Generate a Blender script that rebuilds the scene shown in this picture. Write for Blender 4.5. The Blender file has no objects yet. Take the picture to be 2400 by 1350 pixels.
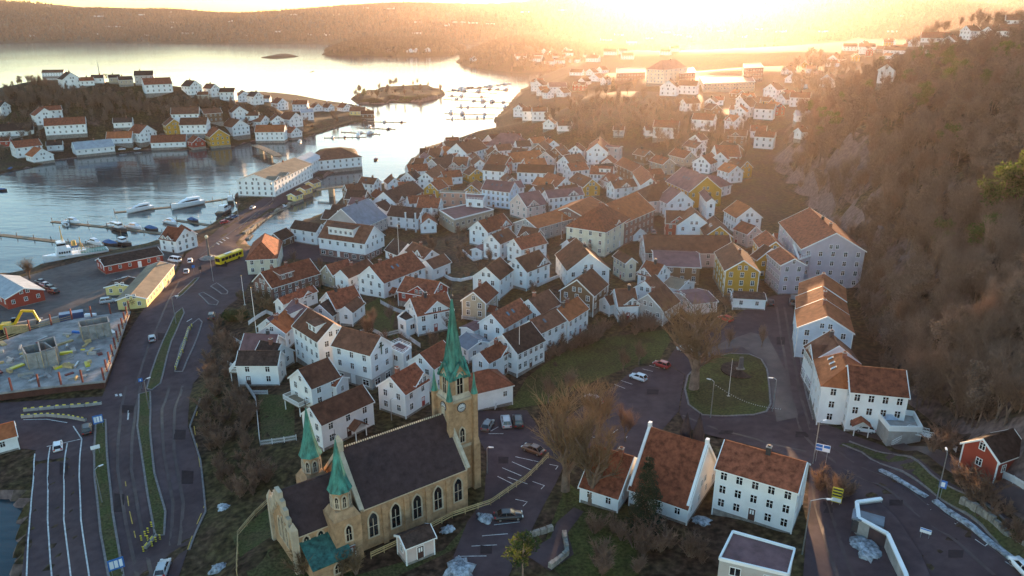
import bpy, bmesh, math, random
import numpy as np
from mathutils import Vector, Matrix, geometry
random.seed(7); np.random.seed(7)
R = math.radians
SC = bpy.context.scene
COL = SC.collection
# ------------------------------------------------------------------ camera
CAMZ = 84.0; F = 1750.0; PITCH = math.atan(635.0 / F)
cam_data = bpy.data.cameras.new('camera'); cam = bpy.data.objects.new('camera', cam_data); COL.objects.link(cam)
cam_data.sensor_width = 36; cam_data.lens = 36 * F / 2400; cam_data.clip_start = 1; cam_data.clip_end = 30000
cam.location = (0, 0, CAMZ); cam.rotation_euler = (math.pi / 2 - PITCH, 0, 0)
SC.camera = cam
# ------------------------------------------------------------------ sky, sun, exposure
SUN_EL, SUN_AZ = R(3.7), R(13.5)          # azimuth measured from +Y towards +X
world = bpy.data.worlds.new('World'); SC.world = world; world.use_nodes = True
wn = world.node_tree; wn.nodes.clear()
sky = wn.nodes.new('ShaderNodeTexSky'); sky.sky_type = 'NISHITA'; sky.sun_disc = False
sky.sun_elevation = SUN_EL; sky.sun_rotation = SUN_AZ; sky.air_density = 1.0; sky.dust_density = 0.2; sky.ozone_density = 2.0
bgn = wn.nodes.new('ShaderNodeBackground'); bgn.inputs[1].default_value = 0.15
won = wn.nodes.new('ShaderNodeOutputWorld')
wn.links.new(sky.outputs[0], bgn.inputs[0]); wn.links.new(bgn.outputs[0], won.inputs[0])
sd = bpy.data.lights.new('sun', 'SUN'); sd.energy = 3.6; sd.angle = R(0.6); sd.color = (1.0, 0.61, 0.32)
sun = bpy.data.objects.new('sun', sd); COL.objects.link(sun)
SUNV = Vector((math.sin(SUN_AZ) * math.cos(SUN_EL), math.cos(SUN_AZ) * math.cos(SUN_EL), math.sin(SUN_EL)))
sun.rotation_euler = SUNV.to_track_quat('Z', 'Y').to_euler(); sun.location = (0, 0, 400)
vs = SC.view_settings; vs.view_transform = 'Standard'; vs.look = 'None'; vs.gamma = 1; vs.use_curve_mapping = False
vs.exposure = 2.55
SC.render.engine = 'CYCLES'
cy = SC.cycles; cy.max_bounces = 5; cy.diffuse_bounces = 2; cy.glossy_bounces = 2; cy.transmission_bounces = 3
cy.volume_bounces = 0; cy.transparent_max_bounces = 6; cy.use_denoising = True; cy.sample_clamp_indirect = 6
cy.use_adaptive_sampling = True; cy.adaptive_threshold = 0.015; cy.caustics_reflective = False; cy.caustics_refractive = False
HAZE_DENSITY, HAZE_G = 0.000034, 0.77
# ------------------------------------------------------------------ pixel <-> world helpers (photo pixels 2400x1350)
cp, sp = math.cos(PITCH), math.sin(PITCH)
def pdir(px, py):
    r, u = px - 1200.0, 675.0 - py
    fh = F * cp + u * sp; up = -F * sp + u * cp
    return r / fh, up / fh                       # x per metre of y, z per metre of y
def at_z(px, py, z):
    a, b = pdir(px, py); y = (z - CAMZ) / b
    return Vector((a * y, y, z))
def project(v):
    x, y, z = v[0], v[1], v[2] - CAMZ
    dep = y * cp - z * sp; up = y * sp + z * cp
    return 1200 + F * x / dep, 675 - F * up / dep, dep
# ------------------------------------------------------------------ object helpers
def link(o, parent=None):
    COL.objects.link(o)
    if parent: o.parent = parent
    return o
def tag(o, label=None, cat=None, group=None, kind=None):
    if label: o['label'] = label
    if cat: o['category'] = cat
    if group: o['group'] = group
    if kind: o['kind'] = kind
    return o
def empty(name, loc=(0, 0, 0), rz=0.0):
    o = bpy.data.objects.new(name, None); o.empty_display_size = 0.3; COL.objects.link(o)
    o.location = loc; o.rotation_euler = (0, 0, rz); return o
def copy_tree(o, parent=None):
    c = o.copy(); COL.objects.link(c)
    if parent: c.parent = parent
    for ch in o.children: copy_tree(ch, c)
    return c
class MB:
    "collects polygons; build() makes one mesh object"
    def __init__(s): s.v = []; s.f = []; s.m = []; s.uv = None
    def poly(s, pts, m=0):
        b = len(s.v); s.v += [tuple(p) for p in pts]; s.f.append(tuple(range(b, b + len(pts)))); s.m.append(m); return s
    def hexa(s, p, m=0):
        "8 points: bottom 4 ccw, top 4 ccw"
        b = len(s.v); s.v += [tuple(q) for q in p]
        for f in ((3, 2, 1, 0), (4, 5, 6, 7), (0, 1, 5, 4), (1, 2, 6, 5), (2, 3, 7, 6), (3, 0, 4, 7)):
            s.f.append(tuple(b + i for i in f)); s.m.append(m)
        return s
    def box(s, x0, x1, y0, y1, z0, z1, m=0):
        return s.hexa([(x0, y0, z0), (x1, y0, z0), (x1, y1, z0), (x0, y1, z0), (x0, y0, z1), (x1, y0, z1), (x1, y1, z1), (x0, y1, z1)], m)
    def bar(s, a, b, w, h=None, m=0, up=(0, 0, 1)):
        a, b = Vector(a), Vector(b); h = h or w; d = (b - a)
        if d.length < 1e-6: return s
        d.normalize(); u = Vector(up)
        if abs(d.dot(u)) > .97: u = Vector((1, 0, 0))
        r = d.cross(u).normalized() * (w / 2); q = r.cross(d).normalized() * (h / 2)
        return s.hexa([a - r - q, a + r - q, a + r + q, a - r + q, b - r - q, b + r - q, b + r + q, b - r + q][0:8], m)
    def tube(s, a, b, r0, r1=None, n=6, m=0, cap=True):
        a, b = Vector(a), Vector(b); r1 = r0 if r1 is None else r1; d = (b - a).normalized()
        u = Vector((0, 0, 1)) if abs(d.z) < .95 else Vector((1, 0, 0))
        x = d.cross(u).normalized(); y = d.cross(x)
        base = len(s.v)
        for (c, r) in ((a, r0), (b, r1)):
            for i in range(n):
                t = 2 * math.pi * i / n; s.v.append(tuple(c + (x * math.cos(t) + y * math.sin(t)) * r))
        for i in range(n):
            j = (i + 1) % n; s.f.append((base + i, base + n + i, base + n + j, base + j)); s.m.append(m)
        if cap:
            s.f.append(tuple(base + i for i in range(n))); s.m.append(m)
            s.f.append(tuple(base + n + i for i in reversed(range(n)))); s.m.append(m)
        return s
    def lathe(s, prof, n=8, m=0, c=(0, 0), rot=0.0, cap=True):
        "prof: list of (r, z) bottom to top"
        base = len(s.v); k = len(prof)
        for (r, z) in prof:
            for i in range(n):
                t = 2 * math.pi * (i + .5) / n + rot; s.v.append((c[0] + r * math.cos(t), c[1] + r * math.sin(t), z))
        for a in range(k - 1):
            for i in range(n):
                j = (i + 1) % n; s.f.append((base + a * n + i, base + a * n + j, base + (a + 1) * n + j, base + (a + 1) * n + i)); s.m.append(m)
        if cap:
            s.f.append(tuple(base + i for i in reversed(range(n)))); s.m.append(m)
            s.f.append(tuple(base + (k - 1) * n + i for i in range(n))); s.m.append(m)
        return s
    def extrude(s, pts, z0, z1, m=0, mtop=None):
        n = len(pts); b = len(s.v)
        s.v += [(p[0], p[1], z0) for p in pts] + [(p[0], p[1], z1) for p in pts]
        for i in range(n):
            j = (i + 1) % n; s.f.append((b + i, b + j, b + n + j, b + n + i)); s.m.append(m)
        s.f.append(tuple(b + n + i for i in range(n))); s.m.append(m if mtop is None else mtop)
        s.f.append(tuple(b + i for i in reversed(range(n)))); s.m.append(m)
        return s
    def mesh(s, name, mats, smooth=False):
        me = bpy.data.meshes.new(name); me.from_pydata(s.v, [], s.f)
        for mt in (mats if isinstance(mats, (list, tuple)) else [mats]): me.materials.append(mt)
        me.polygons.foreach_set('material_index', s.m)
        if smooth: me.polygons.foreach_set('use_smooth', [True] * len(s.f))
        me.update(); return me
    def build(s, name, mats, parent=None, smooth=False, loc=None, rz=None):
        o = bpy.data.objects.new(name, s.mesh(name, mats, smooth)); link(o, parent)
        if loc is not None: o.location = loc
        if rz is not None: o.rotation_euler = (0, 0, rz)
        return o
def obj(name, me, parent=None, loc=None, rz=None):
    o = bpy.data.objects.new(name, me); link(o, parent)
    if loc is not None: o.location = loc
    if rz is not None: o.rotation_euler = (0, 0, rz)
    return o
# ------------------------------------------------------------------ materials
MATS = {}
def mat(name, col, rough=0.7, var=0.25, scale=0.6, bump=0.0, bscale=4.0, metal=0.0, objvar=0.12, col2=None, lines=None, spec=0.3, stretch=None, emit=None):
    if name in MATS: return MATS[name]
    m = bpy.data.materials.new(name); m.use_nodes = True; nt = m.node_tree; N = nt.nodes; L = nt.links
    b = N['Principled BSDF']; b.inputs['Roughness'].default_value = rough; b.inputs['Metallic'].default_value = metal
    b.inputs['Specular IOR Level'].default_value = spec
    tc = N.new('ShaderNodeTexCoord'); src = tc.outputs['Object']
    if stretch:
        mp = N.new('ShaderNodeMapping'); mp.inputs['Scale'].default_value = stretch; L.new(src, mp.inputs[0]); src = mp.outputs[0]
    n1 = N.new('ShaderNodeTexNoise'); n1.inputs['Scale'].default_value = scale; n1.inputs['Detail'].default_value = 5; n1.inputs['Roughness'].default_value = .65
    L.new(src, n1.inputs[0])
    c2 = col2 or tuple(max(0, c * (1 - 1.6 * var)) for c in col)
    c1 = tuple(min(1, c * (1 + var * .5)) for c in col)
    rp = N.new('ShaderNodeValToRGB'); rp.color_ramp.elements[0].position = .3; rp.color_ramp.elements[1].position = .7
    rp.color_ramp.elements[0].color = (*c2, 1); rp.color_ramp.elements[1].color = (*c1, 1)
    L.new(n1.outputs['Fac'], rp.inputs[0]); out = rp.outputs[0]
    if objvar:
        oi = N.new('ShaderNodeObjectInfo'); mr = N.new('ShaderNodeMapRange'); mr.inputs[3].default_value = 1 - objvar; mr.inputs[4].default_value = 1 + objvar
        L.new(oi.outputs['Random'], mr.inputs[0])
        mx = N.new('ShaderNodeVectorMath'); mx.operation = 'SCALE'; L.new(out, mx.inputs[0]); L.new(mr.outputs[0], mx.inputs['Scale']); out = mx.outputs[0]
    L.new(out, b.inputs['Base Color'])
    if bump or lines:
        bp = N.new('ShaderNodeBump'); bp.inputs['Strength'].default_value = bump or .4; bp.inputs['Distance'].default_value = .05
        if lines:                       # (axis, metres per course)
            wv = N.new('ShaderNodeTexWave'); wv.wave_type = 'BANDS'; wv.bands_direction = lines[0]; wv.inputs['Scale'].default_value = .314 / lines[1]; wv.wave_profile = 'SAW'
            L.new(tc.outputs['Object'], wv.inputs[0]); L.new(wv.outputs['Fac'], bp.inputs['Height'])
        else:
            n2 = N.new('ShaderNodeTexNoise'); n2.inputs['Scale'].default_value = bscale; n2.inputs['Detail'].default_value = 6; L.new(src, n2.inputs[0]); L.new(n2.outputs['Fac'], bp.inputs['Height'])
        L.new(bp.outputs[0], b.inputs['Normal'])
    if emit:
        b.inputs['Emission Color'].default_value = (*emit[:3], 1); b.inputs['Emission Strength'].default_value = emit[3]
    MATS[name] = m; return m
def two_tone(name, ca, cb, scale, lo=.42, hi=.58, rough=.85, bump=.3, bscale=2.0, cc=None, detail=6, mul=(.45, 1.4)):
    "patchy ground material in world metres"
    m = bpy.data.materials.new(name); m.use_nodes = True; nt = m.node_tree; N = nt.nodes; L = nt.links; b = N['Principled BSDF']
    b.inputs['Roughness'].default_value = rough; b.inputs['Specular IOR Level'].default_value = .08
    tc = N.new('ShaderNodeTexCoord')
    n1 = N.new('ShaderNodeTexNoise'); n1.inputs['Scale'].default_value = scale; n1.inputs['Detail'].default_value = detail; n1.inputs['Roughness'].default_value = .7
    L.new(tc.outputs['Object'], n1.inputs[0]); r1 = N.new('ShaderNodeValToRGB'); e = r1.color_ramp.elements
    e[0].position = lo; e[1].position = hi; e[0].color = (*ca, 1); e[1].color = (*cb, 1); L.new(n1.outputs['Fac'], r1.inputs[0])
    n2 = N.new('ShaderNodeTexNoise'); n2.inputs['Scale'].default_value = bscale; n2.inputs['Detail'].default_value = 5; L.new(tc.outputs['Object'], n2.inputs[0])
    mx = N.new('ShaderNodeMix'); mx.data_type = 'RGBA'; mx.blend_type = 'MULTIPLY'; mx.inputs[0].default_value = 1
    r2 = N.new('ShaderNodeValToRGB'); r2.color_ramp.elements[0].color = (mul[0],) * 3 + (1,); r2.color_ramp.elements[1].color = (mul[1],) * 3 + (1,)
    r2.color_ramp.elements[0].position = .3; r2.color_ramp.elements[1].position = .7
    L.new(n2.outputs['Fac'], r2.inputs[0]); L.new(r1.outputs[0], mx.inputs[6]); L.new(r2.outputs[0], mx.inputs[7]); out = mx.outputs[2]
    if cc:                               # bare rock on steep faces
        g = N.new('ShaderNodeNewGeometry'); sx = N.new('ShaderNodeSeparateXYZ'); L.new(g.outputs['True Normal'], sx.inputs[0])
        nz = N.new('ShaderNodeMath'); nz.operation = 'ADD'; n3 = N.new('ShaderNodeTexNoise'); n3.inputs['Scale'].default_value = .12; n3.inputs['Detail'].default_value = 6
        L.new(tc.outputs['Object'], n3.inputs[0]); mm = N.new('ShaderNodeMath'); mm.operation = 'MULTIPLY_ADD'; mm.inputs[1].default_value = .5; mm.inputs[2].default_value = -.25
        L.new(n3.outputs['Fac'], mm.inputs[0]); L.new(sx.outputs['Z'], nz.inputs[0]); L.new(mm.outputs[0], nz.inputs[1])
        r3 = N.new('ShaderNodeValToRGB'); r3.color_ramp.elements[0].position = .62; r3.color_ramp.elements[1].position = .74; L.new(nz.outputs[0], r3.inputs[0])
        m2 = N.new('ShaderNodeMix'); m2.data_type = 'RGBA'; m2.inputs[6].default_value = (*cc, 1); L.new(r3.outputs[0], m2.inputs[0]); L.new(out, m2.inputs[7])
        m3 = N.new('ShaderNodeMix'); m3.data_type = 'RGBA'; m3.blend_type = 'MULTIPLY'; m3.inputs[0].default_value = .8; L.new(m2.outputs[2], m3.inputs[6]); L.new(r2.outputs[0], m3.inputs[7]); out = m3.outputs[2]
    L.new(out, b.inputs['Base Color'])
    bp = N.new('ShaderNodeBump'); bp.inputs['Strength'].default_value = bump; bp.inputs['Distance'].default_value = .4; L.new(n2.outputs['Fac'], bp.inputs['Height']); L.new(bp.outputs[0], b.inputs['Normal'])
    MATS[name] = m; return m
WHITE = mat('white_paint', (.80, .80, .79), .5, .08, .35, bump=.25, lines=('Z', .16), objvar=.06)
TRIM = mat('white_trim', (.82, .82, .80), .5, .05, .5, objvar=.03)
GLASS = mat('window_glass', (.015, .018, .022), .08, .3, .7, objvar=.4, spec=.6)
ROOFM = {
 'r': mat('red_brown_tile', (.26, .082, .045), .85, .42, 1.1, lines=('X', .3), objvar=.25, spec=.1),
 'o': mat('orange_tile', (.38, .12, .05), .85, .3, .6, lines=('X', .3), objvar=.12, spec=.1),
 'b': mat('brown_tile', (.155, .068, .042), .85, .35, .7, lines=('X', .3), objvar=.28, spec=.1),
 'd': mat('dark_tile', (.068, .044, .036), .85, .42, 1.1, lines=('X', .3), objvar=.25, spec=.1),
 'p': mat('mauve_felt', (.19, .105, .105), .85, .28, .4, objvar=.15, spec=.1),
 's': mat('blue_slate', (.16, .185, .22), .6, .22, .5, objvar=.1),
 't': mat('tan_felt', (.24, .19, .13), .85, .25, .25, objvar=.1),
 'g': mat('grey_metal_roof', (.34, .37, .40), .45, .2, .4, objvar=.1, lines=('X', .5)),
}
def wallmat(n, c, **k): return mat(n, c, .6, .12, .4, bump=.25, lines=('Z', .16), objvar=.07, **k)
WALLM = {
 'w': WHITE, 'y': wallmat('yellow_paint', (.78, .62, .25)), 'h': wallmat('ochre_paint', (.50, .27, .035)),
 'r': wallmat('red_paint', (.33, .055, .035)), 'b': wallmat('brown_paint', (.17, .095, .05)), 'e': wallmat('beige_paint', (.42, .36, .27)),
 'g': wallmat('grey_paint', (.44, .42, .40)), 'l': wallmat('lilac_grey_paint', (.50, .45, .50)), 'c': mat('cream_render', (.66, .60, .46), .8, .15, .3),
 'k': mat('dark_brick', (.23, .13, .11), .85, .3, .8, bump=.2), 'm': mat('salmon_render', (.60, .33, .24), .8, .12, .3), 'i': mat('pinkish_render', (.62, .50, .46), .8, .12, .3),
 'u': wallmat('pale_blue_paint', (.60, .68, .76)),
}
WCOL = dict(w='white', y='yellow', h='ochre', r='red', b='brown', e='beige', g='grey', l='lilac-grey', c='cream', k='dark brick', m='salmon', i='pinkish', u='pale blue')
RCOL = dict(r='red-brown', o='orange tile', b='brown', d='dark', p='mauve', s='slate-blue', t='tan', g='grey metal')
STONE = mat('foundation_stone', (.28, .25, .22), .9, .35, 1.2, bump=.4)
BRICK = mat('chimney_brick', (.26, .10, .07), .85, .3, 2.0)
DARK = mat('dark_metal', (.05, .05, .055), .5, .2, 2)
GALV = mat('galvanised_steel', (.42, .43, .44), .4, .12, 3, metal=.7)
CONC = mat('concrete', (.40, .38, .35), .85, .25, .5, bump=.2)
WOOD = mat('weathered_wood', (.24, .19, .13), .85, .3, 1.5, stretch=(1, 8, 1))
PINE = mat('new_timber', (.55, .40, .20), .8, .25, 1.2)
# ------------------------------------------------------------------ land outlines (photo pixels at water level) and heights
def outline(pts, z=0.0): return np.array([at_z(x, y, z)[:2] for x, y in pts])
def sdist(poly, X, Y):
    "signed distance to polygon, positive inside"
    d = np.full(X.shape, 1e9); ins = np.zeros(X.shape, bool); n = len(poly)
    for i in range(n):
        x0, y0 = poly[i]; x1, y1 = poly[(i + 1) % n]; ex, ey = x1 - x0, y1 - y0; l2 = ex * ex + ey * ey + 1e-9
        t = np.clip(((X - x0) * ex + (Y - y0) * ey) / l2, 0, 1)
        d = np.minimum(d, (X - x0 - t * ex) ** 2 + (Y - y0 - t * ey) ** 2)
        c = ((y0 > Y) != (y1 > Y)) & (X < (x1 - x0) * (Y - y0) / (y1 - y0 + 1e-12) + x0); ins ^= c
    d = np.sqrt(d); return np.where(ins, d, -d)
MAIN_PX = [(0, 1420), (12, 1320), (26, 1235), (28, 1200), (0, 1180), (-60, 1165)]
MAIN = np.vstack([outline(MAIN_PX), [(-260, 130), (-330, 150), (-330, 235)], outline([(0, 648), (43, 642), (100, 624), (238, 594), (300, 584), (377, 567), (470, 541), (497, 523), (555, 498), (543, 468),
   (552, 452), (604, 424), (664, 394), (724, 366), (752, 352), (800, 348), (838, 352), (846, 372), (800, 398), (770, 412), (740, 428),
   (742, 441), (735, 452), (705, 474), (650, 500), (610, 528), (582, 560), (584, 577), (604, 580), (646, 556), (684, 528), (720, 516), (762, 500), (790, 470), (806, 452), (850, 441), (905, 432), (946, 406), (952, 384), (985, 352),
   (1050, 331), (1120, 320), (1160, 306), (1155, 280), (1182, 255), (1200, 232), (1226, 205), (1232, 190), (1330, 168), (1500, 152), (1600, 165), (1700, 166), (1838, 152), (1900, 120)]),
   [(900, 1500), (1500, 1700), (2500, 1500), (2500, 30), (-90, 30)]])
ISLE = np.vstack([[(-700, 300), (-420, 300)], outline([(0, 412), (30, 401), (75, 393), (135, 376), (222, 366), (340, 352), (450, 351), (552, 344), (597, 330), (640, 336), (692, 325), (738, 318), (800, 298), (850, 286), (882, 275), (872, 258), (830, 246), (760, 236), (700, 224), (600, 213), (480, 226), (380, 242), (250, 252), (100, 252), (0, 250)]), [(-800, 760)]])
ISLET = outline([(820, 232), (836, 243), (905, 244), (920, 236), (985, 240), (1022, 232), (1046, 222), (1036, 212), (1008, 205), (960, 206), (900, 208), (848, 220)])
EAST = outline([(1063, 143), (1075, 152), (1100, 158), (1160, 166), (1215, 172), (1290, 166), (1400, 158), (1480, 148), (1620, 140), (1620, 130), (1500, 122), (1400, 118), (1280, 116), (1180, 118), (1110, 126), (1075, 134)])
NORTH = outline([(746, 128), (790, 131), (860, 130), (960, 133), (1060, 130), (1085, 126), (1100, 119), (1060, 114), (1000, 112), (900, 112), (830, 115), (790, 121)])
SKERRY = [outline([(606, 136), (650, 138), (704, 133), (690, 129), (650, 128)]), outline([(711, 168), (728, 170), (744, 168), (735, 165), (720, 165)])]
CTRL = [(740,345,1.9),(655,372,1.9),(560,450,1.9),(825,360,1.9),(690,360,1.9),(780,350,1.9),(490,605,2.2),(330,600,1.9),(600,470,1.9),(780,380,1.9),(700,430,1.9),(130,850,2),(280,930,2.3),(150,1200,2.5),(60,1000,2.2),(400,900,2.8),(420,1150,4.2),(450,1330,5.5),(300,1300,3.4),(800,610,2.5),(700,590,2.4),(480,800,3.2),
 (580,880,7.5),(570,760,6),(640,1010,8.5),(760,1010,9.5),(800,920,9.5),(900,960,10),(700,790,7),(660,700,4.5),(860,720,8),(900,860,9.5),(1000,790,10),(1100,710,11),(1000,650,8),(900,660,6),(1150,660,11),(1250,650,12),(1250,570,9),(1100,570,7),(950,560,3),(900,490,2.6),
 (1050,470,4),(1000,430,3.5),(1200,470,7),(1150,360,4.5),(1300,420,8),(1400,520,9),(1420,590,10),(1550,620,10),(1600,720,10),(1500,770,9),(1400,860,8),(1300,920,8.5),(1250,830,9.5),(1500,900,8.5),(1650,820,10),(1700,910,10),(1780,710,11),(1830,860,11),(1600,1000,9.5),(1850,1010,11),
 (640,1290,10),(780,1330,10),(1000,1250,10),(1110,1130,10),(1250,1060,9.7),(1200,1250,10.3),(1350,1260,10.6),(1500,1300,11),(1600,1180,11),(1800,1230,12),(1900,1100,12.4),(2010,1030,12.6),(1950,1290,13.2),(2150,1200,15),(2300,1300,16.5),(2350,1170,19),(2250,1080,17.5),(2400,1350,17),
 (560,1260,7.5),(520,1050,5.5),(900,1340,10),(1350,370,11),(1400,430,11),(1600,460,12),(1500,355,15),(1700,430,14),(1730,345,18),(1650,305,23),(1560,240,32),(1480,220,32),(1300,222,20),(1350,290,20),(1440,260,28),(1250,250,9),(1210,290,5),(1750,260,27),(1800,215,27),(1900,260,27),(1960,208,32),(1880,160,36),(1950,120,44),(2100,110,50),(2250,100,56),(2380,60,78),(1650,190,30),(1750,180,16)]
CP = np.array([[*at_z(x, y, z)[:2], z] for x, y, z in CTRL])
FOOT = np.array([(30, 20), (58, 62), (72, 92), (79, 112), (79, 130), (86, 152), (89, 178), (98, 205), (108, 240), (117, 285), (122, 325), (128, 365), (160, 440), (215, 490), (300, 520), (500, 560), (900, 560), (900, 20)], float)
def vnoise(X, Y, s, seed=0):
    "cheap smooth noise from sines"
    rs = np.random.RandomState(seed); o = 0
    for k in range(6):
        a = rs.uniform(0, 6.28); f = s * rs.uniform(.7, 2.2); o = o + np.sin(X * f * math.cos(a) + Y * f * math.sin(a) + rs.uniform(0, 6.28)) / (k + 2)
    return o
def ground(X, Y):
    X = np.asarray(X, float); Y = np.asarray(Y, float)
    num = np.zeros(X.shape); den = np.zeros(X.shape)
    for cx, cyy, cz in CP:
        d2 = (X - cx) ** 2 + (Y - cyy) ** 2; sc = (0.09 * cyy + 4) ** 2
        w = 1 / (d2 / sc + .12) ** 2.2; num += w * cz; den += w
    base = num / den
    dm = sdist(MAIN, X, Y); near = np.clip(dm / 1.2, 0, 1)
    h = np.where(dm > 0, np.maximum(1.5, np.minimum(base, 1.5 + np.maximum(dm - 7, 0) * .4)) * near + (-3) * (1 - near), np.maximum(-6, dm * .8 - 3))
    df = sdist(FOOT, X, Y); dd = np.maximum(df + 2.5 * vnoise(X, Y, .06, 3), 0)
    amp = np.interp(Y, [60, 140, 300, 380, 470, 560], [48, 54, 57, 48, 32, 12])
    rise = amp * (1 - np.exp(-dd / 44)); rise = rise + np.clip(dd / 8, 0, 1) * (2.6 * vnoise(X, Y, .11, 5) + 3.0 * np.clip(vnoise(X, Y, .05, 9), 0, 1) + 2.4 * np.abs(vnoise(X, Y, .23, 15)) - 1.2); rise = rise + 7 * np.clip(1.2 - np.abs(X - 133) / 12, 0, 1) * np.clip(1.3 - np.abs(Y - 292) / 26, 0, 1)
    h = h + np.where(df > -6, np.maximum(rise, 0), 0)
    di = sdist(ISLE, X, Y)
    gs = lambda a, cx, cy_, sx, sy_: a * np.exp(-(((X - cx) / sx) ** 2 + ((Y - cy_) / sy_) ** 2))
    ridge = gs(35, -337, 568, 70, 52) + gs(25, -250, 548, 55, 50) + gs(18, -190, 552, 50, 45) + gs(10, -130, 592, 50, 45) + gs(20, -440, 575, 60, 70)
    hi = np.minimum(np.maximum(di, 0) * .55, 1.4 + np.clip((di - 8) / 30, 0, 1) * (ridge + 2) + np.clip((di - 20) / 30, 0, 1) * 1.2 * vnoise(X, Y, .05, 2))
    h = np.where(di > 0, np.maximum(h, hi - .3), h)
    for k, (pl, top, sl) in enumerate([(ISLET, 4.5, .7), (SKERRY[0], 4, .3), (SKERRY[1], 1.4, .4)]):
        dk = sdist(pl, X, Y); hk = np.minimum(np.maximum(dk, 0) * sl, top + .8 * vnoise(X, Y, .15, k)); h = np.where(dk > 0, np.maximum(h, hk), h)
    h = np.where(sdist(ISLET, X, Y) > 0, h + 7 * np.exp(-(((X + 72) / 22) ** 2 + ((Y - 800) / 45) ** 2)), h)
    de = sdist(EAST, X, Y); he = np.minimum(np.maximum(de, 0) * .35, 12 + 22 * np.exp(-(((X - 10) / 120) ** 2)) * np.clip(de / 60, 0, 1) + 2 * vnoise(X, Y, .02, 6)); h = np.where(de > 0, np.maximum(h, he), h)
    dn = sdist(NORTH, X, Y); hn = np.minimum(np.maximum(dn, 0) * .35, 24 + 9 * np.clip(dn / 80, 0, 1) * vnoise(X, Y, .015, 8)); h = np.where(dn > 0, np.maximum(h, hn), h)
    return h
GX0, GX1, GY0, GY1, GS = -360.0, 520.0, 40.0, 900.0, 2.5
gx = np.arange(GX0, GX1 + .1, GS); gy = np.arange(GY0, GY1 + .1, GS)
GXX, GYY = np.meshgrid(gx, gy); GH = ground(GXX, GYY)
MX0, MX1, MY0, MY1, MS = -1500.0, 2100.0, 880.0, 2240.0, 17.0
mx_ = np.arange(MX0, MX1, MS); my_ = np.arange(MY0, MY1, MS); MXX, MYY = np.meshgrid(mx_, my_); MH = ground(MXX, MYY)
def far_hill(X, Y):
    d = Y - (2640 + 60 * np.clip((-X) / 2200, -3, 1) + 60 * np.sin(X / 310.) + 40 * np.sin(X / 127. + 1))
    crest = 104 + 22 * np.sin(X / 900. + .6) + 14 * np.sin(X / 380. + 2) + 9 * np.sin(X / 150.)
    crest = crest + 55 * np.exp(-((X - 1500) / 420) ** 2) - 34 * np.exp(-((X - 2080) / 170) ** 2) + 60 * np.exp(-((X - 2600) / 380) ** 2) + np.clip(-X / 2600, 0, 1) * 25
    k = np.clip(d / 900, 0, 1); h = np.minimum(np.maximum(d, -30) * .12, 8) * np.clip(d / 60, -1, 1) + (k * k * (3 - 2 * k)) * crest + np.clip(d / 300, 0, 1) * 9 * vnoise(X, Y, .006, 4)
    return np.where(d < 0, -4, np.maximum(h, .2))
def bil(H, x0, y0, s, X, Y):
    fx = np.clip((np.asarray(X, float) - x0) / s, 0, H.shape[1] - 1.001); fy = np.clip((np.asarray(Y, float) - y0) / s, 0, H.shape[0] - 1.001)
    i = fx.astype(int); j = fy.astype(int); a = fx - i; b = fy - j
    return H[j, i] * (1 - a) * (1 - b) + H[j, i + 1] * a * (1 - b) + H[j + 1, i] * (1 - a) * b + H[j + 1, i + 1] * a * b
def gz(X, Y):
    X = np.asarray(X, float); Y = np.asarray(Y, float)
    inn = (X > GX0) & (X < GX1) & (Y > GY0) & (Y < GY1)
    return np.where(inn, bil(GH, GX0, GY0, GS, X, Y), np.where(Y < MY1 - MS * 1.1, bil(MH, MX0, MY0, MS, X, Y), far_hill(X, Y)))
TS = np.concatenate([np.arange(60, 900, 1.0), np.arange(900, 4200, 8.0)])
def hit(px, py, lift=0.0):
    "first point where the pixel's line of sight meets the ground (raised by lift)"
    a, b = pdir(px, py); z = CAMZ + b * TS; g = np.maximum(gz(a * TS, TS), 0) + lift
    k = np.nonzero(z < g)[0]
    if len(k) == 0: t = TS[-1]; return Vector((a * t, t, CAMZ + b * t))
    k = max(k[0], 1); f0 = z[k - 1] - g[k - 1]; f1 = z[k] - g[k]; t = TS[k - 1] + (TS[k] - TS[k - 1]) * f0 / (f0 - f1 + 1e-9)
    return Vector((a * t, t, CAMZ + b * t))
def G(px, py): return hit(px, py)
def grid_mesh(name, xs, ys, H, mats, cut=-2.5):
    nx, ny = len(xs), len(ys); XX, YY = np.meshgrid(xs, ys)
    idx = np.arange(nx * ny).reshape(ny, nx); q = np.stack([idx[:-1, :-1], idx[:-1, 1:], idx[1:, 1:], idx[1:, :-1]], -1).reshape(-1, 4)
    keep = H.reshape(-1)[q].max(1) > cut; q = q[keep]
    used = np.unique(q); re = np.full(nx * ny, -1); re[used] = np.arange(len(used)); q = re[q]
    V = np.stack([XX.reshape(-1), YY.reshape(-1), H.reshape(-1)], -1)[used]
    me = bpy.data.meshes.new(name); me.vertices.add(len(V)); me.vertices.foreach_set('co', V.reshape(-1).astype(np.float32))
    me.loops.add(q.size); me.loops.foreach_set('vertex_index', q.reshape(-1).astype(np.int32))
    me.polygons.add(len(q)); me.polygons.foreach_set('loop_start', np.arange(0, q.size, 4, dtype=np.int32)); me.polygons.foreach_set('use_smooth', np.ones(len(q), bool))
    me.materials.append(mats); me.update(calc_edges=True); me.validate(); return obj(name, me)
EARTH = two_tone('earth_and_winter_grass', (.060, .036, .024), (.060, .048, .020), .06, bscale=.9, cc=(.165, .112, .098))
FOREST_FLOOR = two_tone('far_forest_floor', (.045, .046, .024), (.065, .058, .034), .012, bscale=.05, bump=.6)
tag(grid_mesh('ground', gx, gy, GH, EARTH), kind='structure')
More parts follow.
